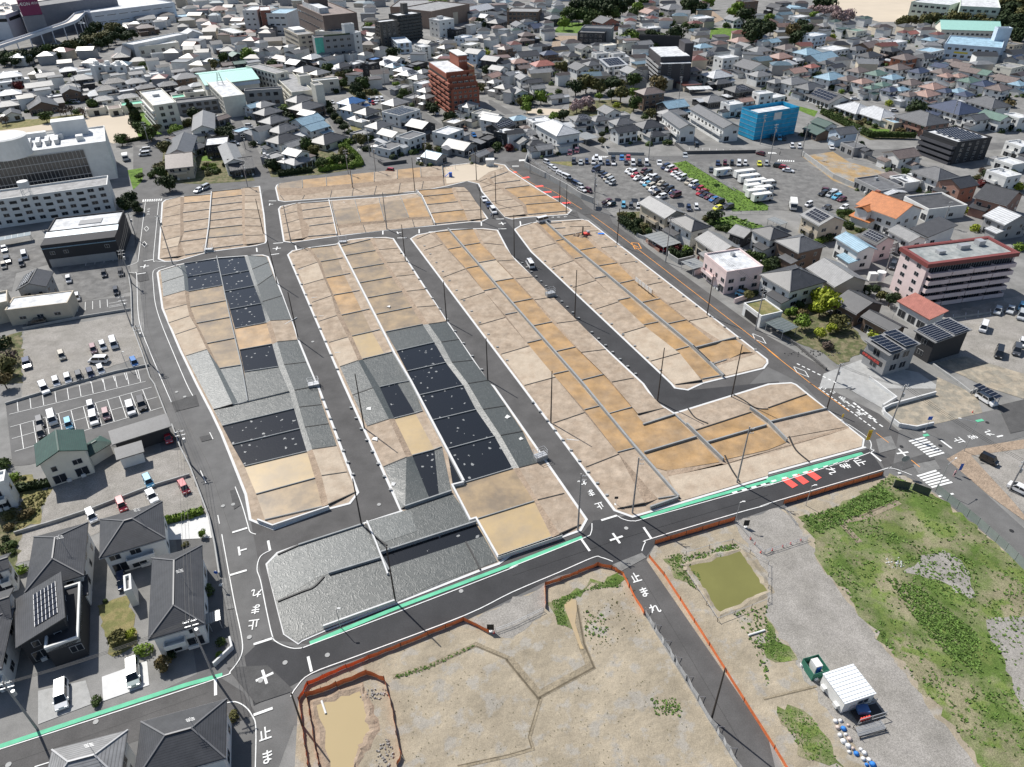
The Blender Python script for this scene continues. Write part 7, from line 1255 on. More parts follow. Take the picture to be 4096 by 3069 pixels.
# "@tile place | nose direction x0 y0 x1 y1 | x y type+colour [a = turned by a quarter]"
CARS = '''
@A1 in the yard beside the apartments|180 540 190 640|35 488 hw; 62 585 ug; 33 635 ke; 212 548 vw; 186 615 kg
@A1 in the yard beside the metal gable house|900 660 915 750|592 755 kw; 897 705 kg; 1042 695 kg; 1002 855 kk; 665 908 kw
@A1 beside the clinic|410 1110 240 1140|318 1120 ug
@A1 in the upper gravel lot|230 1440 250 1530|230 1478 un; 532 1410 ke; 805 1355 kp; 888 1328 kw; 980 1305 vw; 1158 1470 kb; 870 1535 kw; 782 1565 kn; 683 1590 kg; 586 1612 kw; 485 1640 kw
@A2 at the top edge of the parking grid|350 10 380 70|380 35 mw
@A1 parked sideways in the upper gravel lot|930 1450 760 1450|848 1447 mw
@A2 in the upper row of the parking grid|780 160 800 235|345 330 kg; 450 295 vw; 785 195 kw; 1222 170 mk
@A2 in the lower row of the parking grid|800 240 830 360|352 418 kk; 592 345 kc; 808 295 mw; 915 262 kp; 1127 210 mw
@A2 in the long shed|1440 420 1460 500|1450 462 kr
@A2 in the lower gravel lots|1260 900 1340 1050|1280 838 kc; 1308 965 hw; 1587 890 kr; 1048 1040 kr; 790 1138 kw
@A3 in the driveways of the foreground houses|540 900 545 1170|530 1030 mw; 1147 842 ma; 1052 50 kn
@A0 in the small yard above the zebra crossing|1290 1290 1200 1300|1250 1290 ww
@A0 beside the glass fronted building|1290 1290 1200 1300|1252 1292 mw; 1245 1328 mw
@A0 on the far streets and yards|700 540 780 540|648 877 mw; 520 566 vw; 712 577 hn; 785 540 sw; 1500 540 sr; 1632 522 mw; 1680 520 sw; 1720 525 ms; 1590 505 sw; 1560 210 sw; 1620 200 ks; 1700 190 sw; 1790 200 hk; 1600 350 sw; 1640 355 hs; 1690 360 sw; 1800 300 ms; 1840 310 hg; 1580 240 sg; 2000 150 sk; 1500 190 hw; 1850 1000 kw; 2020 1240 mw; 2150 1085 kw
@A0 on the top road at left|1760 1610 1680 1650|1710 1640 hw; 1765 1618 ms; A 0 hw
@A0 on the mall roof deck|100 60 160 60|40 30 sw; 15 95 ms; 60 70 hs; 125 78 sw; 130 55 sg; 70 45 sw; 20 45 sw; 420 50 ss; 450 35 mw; 390 40 hs; 688 150 sw
@B0 along the top road|1200 1480 1120 1470|1155 1468 kr
@B0 in yards between the streets|1380 1370 1420 1430|1405 1385 hw; 1560 975 kw; 1045 860 mw; 1030 880 sw; 1085 855 mw; 1010 890 kr; 20 1222 sw; 660 880 sw; 75 1345 kw; 1880 1165 hb; 1805 1112 kt; 980 870 kb; 1320 500 hw; 1350 520 hw; 1590 325 ss; 1620 330 hg; 1570 355 sw; 1640 340 sw; 140 1390 kn
@B1 in the inner street beside the two people|1960 30 2050 190|1968 58 sw; 2006 108 sn; 2047 158 mw
@C1 driving along the dark street|180 660 120 570|157 620 vw
@C1 at the mouth of the upper inner street|200 250 340 215|268 240 vw
@C0 in the back row of the large car park|530 1380 530 1430|533 1392 mg; 593 1398 ss; 645 1396 kn; 703 1396 mw; 761 1396 vw; 825 1403 hn; 876 1402 sw; 985 1402 hg; 1044 1405 mw; 1101 1409 mk; 1160 1406 vw
@C0 in the left slanting row of the large car park|300 1390 370 1420|300 1398 kw; 345 1440 hw; 375 1462 hw; 420 1495 sw; 450 1512 hw; 480 1530 mw; 508 1555 hk; 560 1588 mn; 592 1606 ks; 604 1632 sw; 662 1642 km
@C0 in the second slanting row of the large car park|770 1440 690 1480|725 1462 vn; 772 1500 kk; 798 1517 kn; 822 1536 me; 842 1556 ms; 865 1577 ks
@C0 in the upper part of the middle double row|1090 1460 1000 1500|1012 1470 sw; 1040 1489 mw; 1062 1511 hr; 1084 1533 sw; 1138 1476 km; 1172 1494 mk; 1188 1520 sw; 1215 1533 mw; 1246 1550 uk
@C0 in the lower part of the middle double row|1090 1560 1000 1600|1142 1563 mw; 1165 1587 hc; 1195 1607 me; 1212 1632 hw; 1242 1652 sn; 1288 1578 se; 1320 1613 kg; 1356 1636 mk; 1392 1655 sn
@C0 in the row beside the grassy strip|1400 1420 1300 1460|1325 1438 mn; 1360 1456 mw; 1402 1476 kr; 1406 1496 sw; 1432 1516 kw; 1466 1533 mw; 1528 1570 ue; 1566 1588 mw; 1593 1606 sn; 1622 1628 kr; 1658 1648 sr
@C1 at the lower end of the large car park|1800 80 1700 110|820 80 hm; 852 102 hk; 1240 5 hk; 1290 38 uw; 1412 25 mm; 1632 5 sr; 1668 20 sn; 1706 38 sm; 1742 62 hb; 1785 82 uk; 1866 125 ug; 1775 135 hy
@C1 in the bays under the car park fence|962 90 962 140|962 112 kc; 1027 120 kg; 1091 126 kw; 1525 137 kn; 1590 130 kw
@C1 under the white carport|1250 450 1330 500|1222 440 hw; 1292 482 hr
@C1 beside the pale pink house|1960 870 2040 900|1992 880 hc
@C0 in the small lot by the hall|730 1250 730 1310|733 1273 kw; 880 1277 hk; 955 1272 hb; 1011 1270 hr; 560 1300 hm; 1282 1310 sw; 1505 1247 ss; 1605 1165 kk; 500 1320 hm
@C0 in the top row of the coach lot|1780 1390 1780 1430|1777 1407 hn; 1838 1407 km; 1898 1408 kk; 1958 1409 mw; 2012 1408 kw; 2135 1411 hy; 2195 1411 ks; 1718 1466 hg
@C0 on the road below the long apartments|2180 1330 2110 1310|2145 1322 hm
@D0 in the lot by the blue scaffold|95 1170 110 1220|98 1190 mc; 40 1192 mk; 140 1192 hk; 208 1258 kw; 271 1262 kw; 550 1270 hw
@D0 at the left side of the wide car park|60 1430 140 1440|95 1430 uk; 140 1442 hr; 175 1468 sw; 510 1640 hm; 585 1652 hw
@D0 in the hillside streets|700 850 780 850|750 850 sw; 1090 950 hw; 95 165 sw; 1578 490 kw; 1845 512 kw; 855 222 mw; 2090 1302 ss; 2110 1338 hw
@D1 in the last row of the wide car park|620 20 540 50|480 10 uk; 545 20 ms; 594 40 uc; 638 60 hm; 505 132 hg; 660 130 hw; 352 105 kw
@D1 in the gravel yard beside the pink flats|1880 1120 1850 1210|1862 1165 vw; 1996 1385 vk; 2150 1362 mg; 2195 1302 kw; 1985 1020 hs; 2096 1010 ss; 2190 1062 ms; 2190 990 kc; 1080 632 mg
@D2 under the solar carport|1800 70 1980 190|1888 130 uw
@D2 in the bare yard beside the crossroads|1850 620 1980 680|1912 650 kk; 2188 905 sw
'''
for line in CARS.strip().split('\n'):
    hd, dr, body = line.split('|'); t, place = hd[1:].split(' ', 1); a, c = pts(t+' '+dr, .8); ang = math.atan2((c-a).y, (c-a).x)+math.pi; row = []
    for it in body.split(';'):
        q = it.split()
        if q[0] == 'A' or q[2] == 'ww': continue
        zz = 16.8 if 'mall' in place else .8
        p = at(npx(t, float(q[0]), float(q[1])), zz); row.append((float(q[0]), p, q[2]))
    row.sort(key=lambda q: q[0]); cnt = {}; seen = {}
    for q in row: k = q[2]; cnt[k] = cnt.get(k, 0)+1
    for q in row:
        k = q[2]; seen[k] = seen.get(k, 0)+1; pos = f', {nth(seen[k])} from left' if cnt[k] > 1 else ''
        o = car(q[1], ang+random.uniform(-.04, .04), q[2][0], q[2][1], f'{CC[q[2][1]][0]} {CT[q[2][0]][0]}{pos} {place}', 'cars '+place, far=q[1].y > 260)
        if 'mall' in place: o.location.z = 16.1 if q[0] < 600 else 12.2
# large white display coaches with blue stripes, and box trucks
def coach(s_, dr, lb, L=8.5, grp='white coaches in the coach lot', stripe=True, hh=3.0):
    p = pts(s_, 1.5)[0]; a, c = pts(dr, 1.5); ang = math.atan2((c-a).y, (c-a).x); o = empty('coach', (p.x, p.y, .05), ang); b = MB(); WB = wmat('w')
    b.box(-L/2, L/2-.9, -1.15, 1.15, .55, hh); b.add([(L/2-.9, -1.15, .55), (L/2, -1.1, .55), (L/2, 1.1, .55), (L/2-.9, 1.15, .55), (L/2-.9, -1.15, hh), (L/2-.5, -1.1, hh-.3), (L/2-.5, 1.1, hh-.3), (L/2-.9, 1.15, hh)], [(4, 5, 6, 7), (0, 1, 5, 4), (1, 2, 6, 5), (2, 3, 7, 6)]); b.build('body', WB, o)
    for sy in (-1, 1):
        if stripe:
            for k in range(3): b = MB(); b.add([(-L*.12+k*.5, sy*1.16, .9), (-L*.12+k*.5+.35, sy*1.16, .9), (-L*.12+k*.5+1.4, sy*1.16, 2.6), (-L*.12+k*.5+1.05, sy*1.16, 2.6)], [(0, 1, 2, 3)]); b.build('blue_stripe', cmat('b' if k else 'c'), o)
        for k in (-.34, .2, .36): boxpart(o, 'side_window', k*L-.4, k*L+.4, sy*1.165-.01, sy*1.165+.01, 1.7, 2.4, M_CGL)
    b = MB(); b.add([(L/2-.02, -1.0, 1.45), (L/2-.02, 1.0, 1.45), (L/2-.42, 1.0, hh-.4), (L/2-.42, -1.0, hh-.4)], [(0, 1, 2, 3)]); o2 = b.build('windscreen', M_CGL, o); o2.location.x = .16
    for sx in (-.3, .32):
        for sy in (-1, 1): b = MB(); b.tube((sx*L, sy*1.16-.15, .42), (sx*L, sy*1.16+.03, .42), .42, n=12); b.build('wheel', M_TYRE, o)
    tag(o, lb, 'coach', grp)
for k, (s_, L) in enumerate((('C0 1825 1487', 7.5), ('C0 2010 1500', 9), ('C0 2050 1540', 9), ('C0 2105 1580', 9), ('C0 2080 1622', 7), ('C0 2170 1640', 7.5), ('C1 2110 10', 8), ('C1 2160 45', 8))):
    coach(s_, 'C0 1700 1500 1950 1470', f'white coach with blue slanted stripes, {nth(k+1)} from the top of the coach lot', L)
coach('D1 220 105', 'D1 215 60 225 150', 'white box truck parked near the green verge of the car park', 6.5, None, False, 2.9); coach('D0 0 1585', 'D0 -60 1570 60 1560', 'white truck at the left of the wide car park', 6, None, False, 2.8); coach('A0 1080 1352', 'A0 1080 1320 1090 1390', 'white box truck in the yard beside the glass building', 5, None, False, 2.6); coach('A0 1800 330', 'A0 1750 335 1850 325', 'white delivery truck near the far flats', 5, None, False, 2.6)
# ================================================================ POLES AND WIRES
M_POLD = mat('brown_steel_pole', (.045, .037, .033), rough=.6, var=.05); M_POLC = mat('concrete_pole', (.30, .29, .28), rough=.8, var=.05)
def pole(lb, s_, kind='s', h=None, grp=None):
    q = pts(s_); t, bx, by, tx, ty = s_.split(); bx, by, tx, ty = map(float, (bx, by, tx, ty)); p = at(npx(t, bx, by))
    if h is None:
        best = (1e9, 10)
        for k in range(30, 160):
            z = k/10; g_ = at(npx(t, tx, ty), z); d = (Vector((g_.x, g_.y))-Vector((p.x, p.y))).length
            if d < best[0]: best = (d, z)
        h = best[1]
    o = empty('utility_pole', p); b = MB(); b.tube((0, 0, 0), (0, 0, h), .16 if kind == 's' else .17, .10 if kind == 's' else .12, 10); b.build('shaft', M_POLD if kind == 's' else M_POLC, o)
    if kind == 'c':
        for z in (h-.5, h-1.4): b = MB(); b.box(-.9, .9, -.06, .06, z, z+.1); b.build('crossarm', M_STEEL, o)
        for x in (-.8, -.3, .3, .8): b = MB(); b.tube((x, 0, h-.39), (x, 0, h-.15), .06, n=6); b.build('insulator', wmat('w'), o)
        b = MB(); b.tube((.35, 0, h-3.2), (.35, 0, h-2.3), .26, n=12); b.build('transformer', M_STEEL, o); o.rotation_euler.z = .35
    elif kind == 'a':
        for z in (h-.6, h-1.6):
            b = MB(); b.box(0, 1.0, -.05, .05, z, z+.08); b.build('crossarm', M_STEEL, o)
            for x in (.4, .9): b = MB(); b.tube((x, 0, z+.083), (x, 0, z+.28), .06, n=6); b.build('insulator', wmat('w'), o)
    tag(o, lb, 'utility pole', grp); return o, h
PG = 'dark steel poles on the new development'
for lb, s_, k in (('at the foot of the second street', 'C2 568 1268 603 775', 'a'), ('on the green-line road, left of the orange lots', 'C2 1038 1117 1093 633', 'a'), ('tallest one beside the green line near the crossroads', 'C2 1940 855 2050 368', 'a'), ('on the street opposite the black-water lots', 'C2 335 340 350 -110', 's'), ('at the upper bend of the loop street', 'C2 1255 150 1315 -310', 's'), ('at the outer corner of the loop street', 'C2 1893 118 1990 -340', 's'),
 ('half way down the dark street', 'C1 541 1085 554 675', 's'), ('at the top of the dark street', 'C1 20 570 14 200', 's'), ('beside the orange-lined road at its upper end', 'C1 905 455 930 145', 's'), ('beside the orange-lined road at the middle', 'C1 1682 1065 1745 710', 's'), ('at the corner of the triangular lots', 'C1 467 185 475 -60', 's'), ('beside the red-striped approach', 'C1 410 90 415 -100', 's'),
 ('at the head of the second street', 'B1 1290 597 1262 282', 's'), ('at the upper part of the second street', 'B1 1645 1118 1627 772', 's'), ('in the middle of the second street', 'B1 2000 1625 1982 1262', 's'), ('at the head of the first street', 'B1 183 793 97 412', 's'), ('in the middle of the first street', 'B1 365 1275 267 865', 's'), ('in the lower half of the first street', 'B2 935 385 875 -90', 's'), ('at the bend of the first street', 'B2 912 1222 853 815', 's'), ('on the sheeted corner lots by the green line', 'B3 1205 235 1130 -250', 's'),
 ('left of the upper crossing lots', 'B1 303 437 245 115', 'a'), ('in the middle of the inner block', 'B1 1130 322 1080 5', 'a'), ('at the mouth of the upper street', 'B1 1943 255 1935 -40', 's'), ('on the far side of the triangular lots', 'B1 2070 105 2067 -170', 's'), ('at the top left corner of the inner block', 'B1 65 360 5 60', 's'), ('at the left end of the top lots', 'B0 835 1625 808 1420', 's'), ('between the third and fourth top lots', 'B0 1372 1657 1350 1360', 's'), ('beside the small playground', 'B0 1903 1560 1900 1280', 's'),
 ('beside the crossroads end of the orange line', 'D2 505 222 578 -10', 's')):
    pole(f'dark steel pole {lb}', s_, k, grp=PG)
pole('dark wooden-looking pole beside the grey sheet fence', 'C3 1720 1245 1838 800', 's'); pole('leaning pole at the corner of the muddy pond fence', 'B3 400 1300 290 1020', 's')
CP = {}
for nm, lb, s_ in (('a', 'with a lamp arm on the corner of the big dark house', 'A3 1850 880 1625 385'), ('b', 'leftmost one beside the foreground pavement', 'A3 320 1325 20 920'), ('c', 'beside the long shed on the old road', 'A2 1650 700 1560 390'), ('d', 'beside the gravel lot at the road bend', 'A1 1290 1480 1170 1150'), ('e', 'beside the parking stripes of the clinic', 'A1 1135 1160 1065 890'), ('f', 'opposite the painted upper crossing', 'A1 1140 790 1070 490'), ('g', 'at the corner of the black garage', 'A1 1180 410 1100 180'), ('h', 'on the site side of the upper old road', 'A1 1490 620 1290 110'),
 ('i', 'beside the stairs of the shop house', 'D1 580 1640 630 1480'), ('j', 'in front of the dirt yard at the crossroads', 'D2 1045 390 1180 0'), ('k', 'beside the mesh fence at right edge', 'D2 2080 920 2209 650'), ('l', 'beside the white carport', 'C1 1325 605 1365 215'), ('m', 'beside the white garage', 'C1 2100 1190 2180 820'), ('n', 'at the edge of the car park fence', 'C1 708 155 712 -120'), ('o', 'at the left end of the car park slope', 'C0 155 1495 150 1100'), ('p', 'in the middle of the large car park', 'C0 710 1657 712 1480'), ('q', 'in front of the two-storey dark houses', 'C0 1178 1375 1195 1110'), ('r', 'near the scaffolded building', 'C0 2140 1245 2180 990'), ('s', 'beside the dark apartment tower', 'C0 1440 860 1455 660'), ('t', 'beside the dry weed plot', 'D0 725 1370 790 1100'), ('u', 'at the zebra crossing by the weed plot', 'D0 285 1350 345 1060'), ('v', 'at the left end of the wide car park road', 'D0 10 1410 65 1070'),
 ('w', 'above the navy roofed house', 'D0 1565 1090 1640 850'), ('x', 'beside the patterned roof garden', 'D1 1505 295 1580 80'), ('y', 'beside the tiled houses in the middle', 'D1 1010 700 1065 480'), ('z', 'beside the straight street at left', 'B0 800 1520 770 1290'), ('aa', 'at the corner of the two streets', 'B0 1035 1490 1010 1240'), ('bb', 'in the middle of the two streets block', 'B0 985 1350 960 1130'), ('cc', 'left of the playground', 'B0 1470 1440 1450 1200'), ('dd', 'below the orange tower', 'B0 1770 1110 1765 900'), ('ee', 'beside the brick tower street', 'B0 1375 940 1370 700'), ('ff', 'along the terrace row', 'B0 1115 770 1110 590'), ('gg', 'at the entrance of the side street', 'A0 2120 1290 2100 1150'), ('hh', 'beside the sandy playground conifer', 'A0 1290 1250 1240 1050'), ('ii', 'in front of the beige garage house', 'A0 2140 1620 2080 1400'), ('jj', 'at the far crossroads', 'A0 1890 230 1880 120'), ('kk', 'left of the green gymnasium', 'A0 1700 520 1680 400'), ('ll', 'beside the dark stone house', 'A0 700 860 690 640'), ('mm', 'beside the town hall row', 'B0 850 560 850 440'), ('nn', 'above the estate houses', 'D0 870 880 920 690'), ('oo', 'between the estate rows', 'D0 1680 870 1740 700'), ('pp', 'in the estate upper row', 'D0 1290 680 1330 510'), ('qq', 'behind the pale blue terrace', 'D0 970 560 990 410')):
    CP[nm] = pole(f'concrete power pole {lb}', s_, 'c' if nm not in 'h' else 'c', grp='concrete power poles of the town')
def wires(a, c, lb, n=3, z=-.4):
    (oa, ha), (oc, hc) = CP[a], CP[c]; b = MB()
    for k in range(n):
        o_ = (k-(n-1)/2)*.55; A = oa.location+Vector((o_, 0, ha+z)); C_ = oc.location+Vector((o_, 0, hc+z)); pr = A
        for j in range(1, 9): t = j/8; q = A.lerp(C_, t)-Vector((0, 0, 1.2*4*t*(1-t)*.5)); b.bar(pr, q, .035); pr = q
    tag(b.build('power_line', M_EDGE), lb, 'power line', 'overhead power lines')
for a, c, lb in (('a', 'b', 'overhead wires across the foreground green line road'), ('a', 'c', 'overhead wires along the old road past the dark house'), ('c', 'd', 'overhead wires along the old road past the parking grid'), ('d', 'e', 'overhead wires past the gravel lot'), ('e', 'f', 'overhead wires past the clinic stripes'), ('f', 'g', 'overhead wires past the garage building'), ('j', 'i', 'overhead wires in front of the shop house'), ('m', 'l', 'overhead wires along the orange-lined road'), ('k', 'j', 'overhead wires over the right hand crossroads')): wires(a, c, lb)
# lamps and traffic poles
def mast(name, lb, s_, arm=1.2, h=None, cat='street lamp', head=True, ang=0):
    t, bx, by = s_.split()[:3]; p = at(npx(t, float(bx), float(by))); o = empty(name, p, ang); b = MB(); b.tube((0, 0, 0), (0, 0, h), .07, .05, 8); b.build('post', M_STEEL, o)
    if arm: b = MB(); b.bar((0, 0, h), (arm, 0, h+.25), .07); b.build('arm', M_STEEL, o)
    if head: b = MB(); b.box(arm-.1, arm+.4, -.12, .12, h+.18, h+.32); b.build('lamp_head', wmat('w'), o)
    tag(o, lb, cat)
mast('street_lamp', 'thin street lamp behind the orange mesh near the crossroads', 'D2 325 1050', .5, 5); mast('street_lamp', 'thin street lamp beside the pond corner fence', 'C2 1925 1200', .5, 5.2); mast('street_lamp', 'thin short lamp at the retaining wall by the green line', 'B3 730 450', .3, 4.5); mast('street_lamp', 'lamp post in the upper gravel lot', 'A1 1100 1520', .3, 4.5)
mast('street_lamp', 'white lamp with curved arm at the lower right zebra crossing', 'D2 1455 915', 2.4, 6.5, ang=.6); mast('street_lamp', 'grey lamp post with long arm on the right hand road', 'D2 1690 580', 3, 7.5, ang=2.8); mast('street_lamp', 'lamp beside the playground', 'B0 1840 1420', .4, 5)
def signboard(name, lb, s_, w_, h_, z, m, cat='sign', ang=0, txt=None, tm=None, disc=False, base=True):
    t, bx, by = s_.split()[:3]; p = at(npx(t, float(bx), float(by))); o = empty(name, p, ang); b = MB(); b.tube((0, .06, 0), (0, .06, z+h_), .04, n=6); b.build('post', M_STEEL, o); b = MB()
    if disc: b.tube((0, -.02, z+h_/2), (0, .015, z+h_/2), w_/2, n=20)
    else: b.box(-w_/2, w_/2, -.02, .015, z, z+h_)
    b.build('board', m, o)
    if base: b = MB(); b.box(-.25, .25, -.2, .3, 0, .2); b.build('base', wmat('w'), o)
    if txt: text_mesh(txt, 'sign_lettering', tm or M_EDGE, (0, -.03, z+h_/2), Vector((1, 0, 0)), Vector((0, 0, 1)), w_*.7, parent=o, up=Vector((0, -1, 0)))
    tag(o, lb, cat)
M_YEL = mat('yellow_sign', (.75, .5, .03), rough=.6, var=0); M_BLUE = mat('blue_sign', (.03, .12, .5), rough=.6, var=0)
signboard('warning_sign', 'tall yellow vertical sign at the corner of the crossroads', 'D2 835 555', .8, 2.6, 2.2, M_YEL, txt='注\n意', tm=M_RED); signboard('notice_sign', 'small yellow sign beside the diagonal road kerb', 'D2 632 320', .35, .9, 1, M_YEL); signboard('road_sign', 'grey road sign on a white base at the crossroads bend', 'D2 1135 775', 1.5, 1.5, 3.2, M_CONG, disc=True); signboard('road_sign', 'blue triangular crossing sign beside the dirt yard wall', 'D2 1350 420', .9, .9, 3.4, M_BLUE); signboard('road_sign', 'round sign on a post at the upper road corner', 'C1 487 170', .6, .6, 2.6, M_EDGE, disc=True)
signboard('stop_sign', 'small triangular warning sign beside the lots of the second street', 'C2 895 1045', .7, .6, 1.6, M_EDGE); signboard('road_sign', 'small round sign beside the bottom road wall', 'A3 1905 90', .7, .7, 3.0, M_BLUE, disc=True); signboard('information_board', 'dark notice board beside the orange mesh end', 'B3 2025 490', 1.1, 1.4, .5, M_EDGE); signboard('information_board', 'dark board on the gravel by the red cones', 'C2 2015 1240', 1.0, 1.4, .5, M_EDGE)
# ================================================================ FENCES
M_MESH = mat('orange_mesh', (.75, .19, .06), rough=.75, var=.18, scale=1.2, bump=.4); M_WOOD = mat('old_wood_post', (.10, .07, .05), rough=.9)
def fence(name, lb, s_, h_, m, step=3.0, pm=None, z0=.05, cat='fence', wav=.0, pr=.05, brace=0, rails=0, tilt=0):
    P = pts(s_); r = empty(name, P[0]); rr = random.Random(len(s_)); b = MB(); tops = []; Q = []
    for i in range(len(P)-1):
        k = max(1, int((P[i+1]-P[i]).length/step))
        for j in range(k): Q.append(P[i].lerp(P[i+1], j/k))
    Q.append(P[-1]); O = P[0]
    for i in range(len(Q)-1):
        a, c = Q[i]-O, Q[i+1]-O; e = (c-a).normalized(); nn = Vector((-e.y, e.x, 0)); pv = None
        for j in range(5):
            t = j/4; p = a.lerp(c, t)+nn*rr.uniform(-wav, wav); z = h_-(wav*1.5*math.sin(t*math.pi)); cur = (p+nn*tilt, z, p)
            if pv and m: b.add([(pv[2].x, pv[2].y, z0), (cur[2].x, cur[2].y, z0), (cur[0].x, cur[0].y, z), (pv[0].x, pv[0].y, pv[1])], [(0, 1, 2, 3)])
            pv = cur
        for k in range(rails): z = h_*(k+1)/rails-.03; b2 = b; b2.bar(a+Vector((0, 0, z)), c+Vector((0, 0, z)), .05)
    b.build('panel' if m else 'rail', m or M_STEEL, r)
    for i, q in enumerate(Q[:98]):
        b = MB(); b.tube(q-O, q-O+Vector((0, 0, h_+.15)), pr, n=6)
        if brace: e = ((Q[min(i+1, len(Q)-1)]-Q[max(i-1, 0)]).normalized()); nn = Vector((-e.y, e.x, 0)); b.bar(q-O+Vector((0, 0, h_*.8)), q-O+nn*brace, .06)
        b.build('post', pm or M_WOOD, r)
    tag(r, lb, cat); return r
fence('mesh_fence', 'long orange mesh fence along the road above the bare field', 'B3 370 1090 450 950 580 890 980 720 1250 620 1480 520 1790 395 2010 500', 1.0, M_MESH, wav=.08); fence('mesh_fence', 'orange mesh fence around the top of the tan pond', 'B3 430 1050 570 1010 700 960 960 860 1110 915', 1.3, M_MESH, wav=.1); fence('mesh_fence', 'orange mesh fence on the right bank of the tan pond', 'B3 1112 915 1170 1140 1210 1380 1250 1560 1220 1657', 1.0, M_MESH, wav=.1); fence('mesh_fence', 'orange mesh fence between tan pond and road', 'B3 375 1090 410 1350 430 1500 450 1657', 1.0, M_MESH, wav=.1); fence('mesh_fence', 'inner orange mesh strip left of the tan pond', 'B3 440 1060 480 1280 520 1520 545 1657', .9, M_MESH, wav=.1)
fence('mesh_fence', 'orange mesh fence around the tip of the middle field', 'C3 290 290 285 95 420 50 570 -10 C2 740 1570 860 1600 900 1620 960 1657 C3 1010 110 1135 345', 1.0, M_MESH, wav=.1); fence('mesh_fence', 'neat orange mesh fence along the road above the green pond', 'C2 1230 1385 1500 1305 1920 1180', 1.1, M_MESH, wav=.02); fence('mesh_fence', 'long straight orange mesh fence beside the lower street', 'C2 1180 1500 1310 1657 C3 1450 220 1700 610 2000 1090 2260 1500 2400 1730', .9, M_MESH, wav=.02, step=4); fence('mesh_fence', 'neat orange mesh fence above the grassy field', 'D2 130 1040 600 900 985 790', 1.1, M_MESH, wav=.03)
M_SHEET = mat('grey_fence_sheet', (.42, .43, .44), rough=.4, var=.12, scale=1, bump=.6); fence('sheet_fence', 'silvery grey sheet fence beside the lower street', 'C3 1145 330 1400 740 1600 1080 1760 1340 1990 1720', 1.3, M_SHEET, step=2.5, wav=.16, pm=M_STEEL, brace=1.4)
M_PAN = mat('steel_hoarding', (.24, .27, .26), rough=.5, var=.08, scale=.8); fence('steel_hoarding', 'long grey steel panel fence along the lower right road', 'D2 1440 930 1540 1010 1800 1220 2040 1440 2300 1700', 1.9, M_PAN, step=1.8, pm=M_STEEL, brace=1.2); fence('steel_hoarding', 'dark panel gate left part above the grassy field', 'D2 1075 890 1215 915', 1.9, mat('dark_panel', (.06, .07, .065), rough=.5), step=1.5, pm=M_STEEL); fence('steel_hoarding', 'dark panel gate right part above the grassy field', 'D2 1240 915 1385 970', 1.9, mat('dark_panel', (.06, .07, .065)), step=1.5, pm=M_STEEL)
fence('pond_fence', 'thin post and wire fence round the green pond', 'C2 1500 1480 1700 1420 1900 1370 2209 1560 C3 2209 230 1770 400 1500 -10', .9, None, step=2.6, rails=1, pm=M_WOOD, pr=.05)
for lb, s_ in (('at the street edge of the small playground', 'B0 1620 1445 1960 1400 2000 1385'), ('around the car park along its lower edge', 'C1 730 90 740 140 930 180 1115 175'), ('below the car park by the grassy verge', 'C1 1490 170 1900 190 2209 190'), ('down the middle of the grassy slope', 'C0 1500 1390 1700 1520 1930 1657'), ('along the slope left of the large car park', 'C0 140 1375 300 1490 600 1657'), ('between the back row of cars and the top road', 'C0 180 1385 700 1388 1350 1385'), ('along the small lot wall on the left old road', 'A2 1000 1 1000 2')):
    if '1000 1' in s_: continue
    fence('wire_fence', f'thin grey wire fence {lb}', s_, 1.2, None, step=3, rails=2, pm=M_STEEL, pr=.035)
fence('playground_fence', 'white rail fence on the corner of the playground', 'B0 1960 1400 2050 1450 2140 1480', 1.6, None, step=2, rails=3, pm=M_STEEL, pr=.04)
def cwall(lb, s_, w_=.25, h_=1.0, m=None, name='garden_wall'):
    b = MB(); wallstrip(b, pts(s_), w_, 0, h_); o = b.build(name, m or M_CONG); tag(o, lb, 'wall')
cwall('long low wall between the old road and the upper left yards', 'A1 1110 700 1135 860 1140 1030 1145 1170 1230 1400 1300 1620 A2 1340 20 1440 280', h_=.7); cwall('low wall between the old road and lower left yards', 'A2 1490 370 1560 560 1650 740 1740 980 1810 1170 1860 1400 1900 1657', h_=.9); cwall('wall between the parking grid and the gravel lot', 'A2 50 180 A1 640 1657 1000 1560 1290 1500', h_=.6); cwall('low wall between the two gravel lots', 'A2 130 1300 500 1190 800 1090 1290 900 1640 795', h_=.7); cwall('wall along the bottom of the upper yard', 'A1 200 1190 700 1090 1140 1020', h_=.7)
cwall('concrete wall along the slanted edge of the car park', 'C0 135 1370 110 1440 480 1640 570 1700 C1 600 60 700 100', .4, 2.2); cwall('curved concrete wall below the small car lot', 'C0 800 1280 830 1335 1140 1340', .3, 1.2); cwall('dark block wall below the apartment house yard', 'C0 1405 1250 1500 1330 2100 1320', .3, 1.3, mat('dark_block', (.10, .10, .10))); cwall('retaining wall in front of the dry weed plot', 'D0 290 1340 560 1540 740 1620', .4, 1.8); cwall('dark slatted wall behind the dry weed plot', 'D0 840 1370 1150 1500', .25, 1.4, mat('dark_block', (.1, .1, .1)))
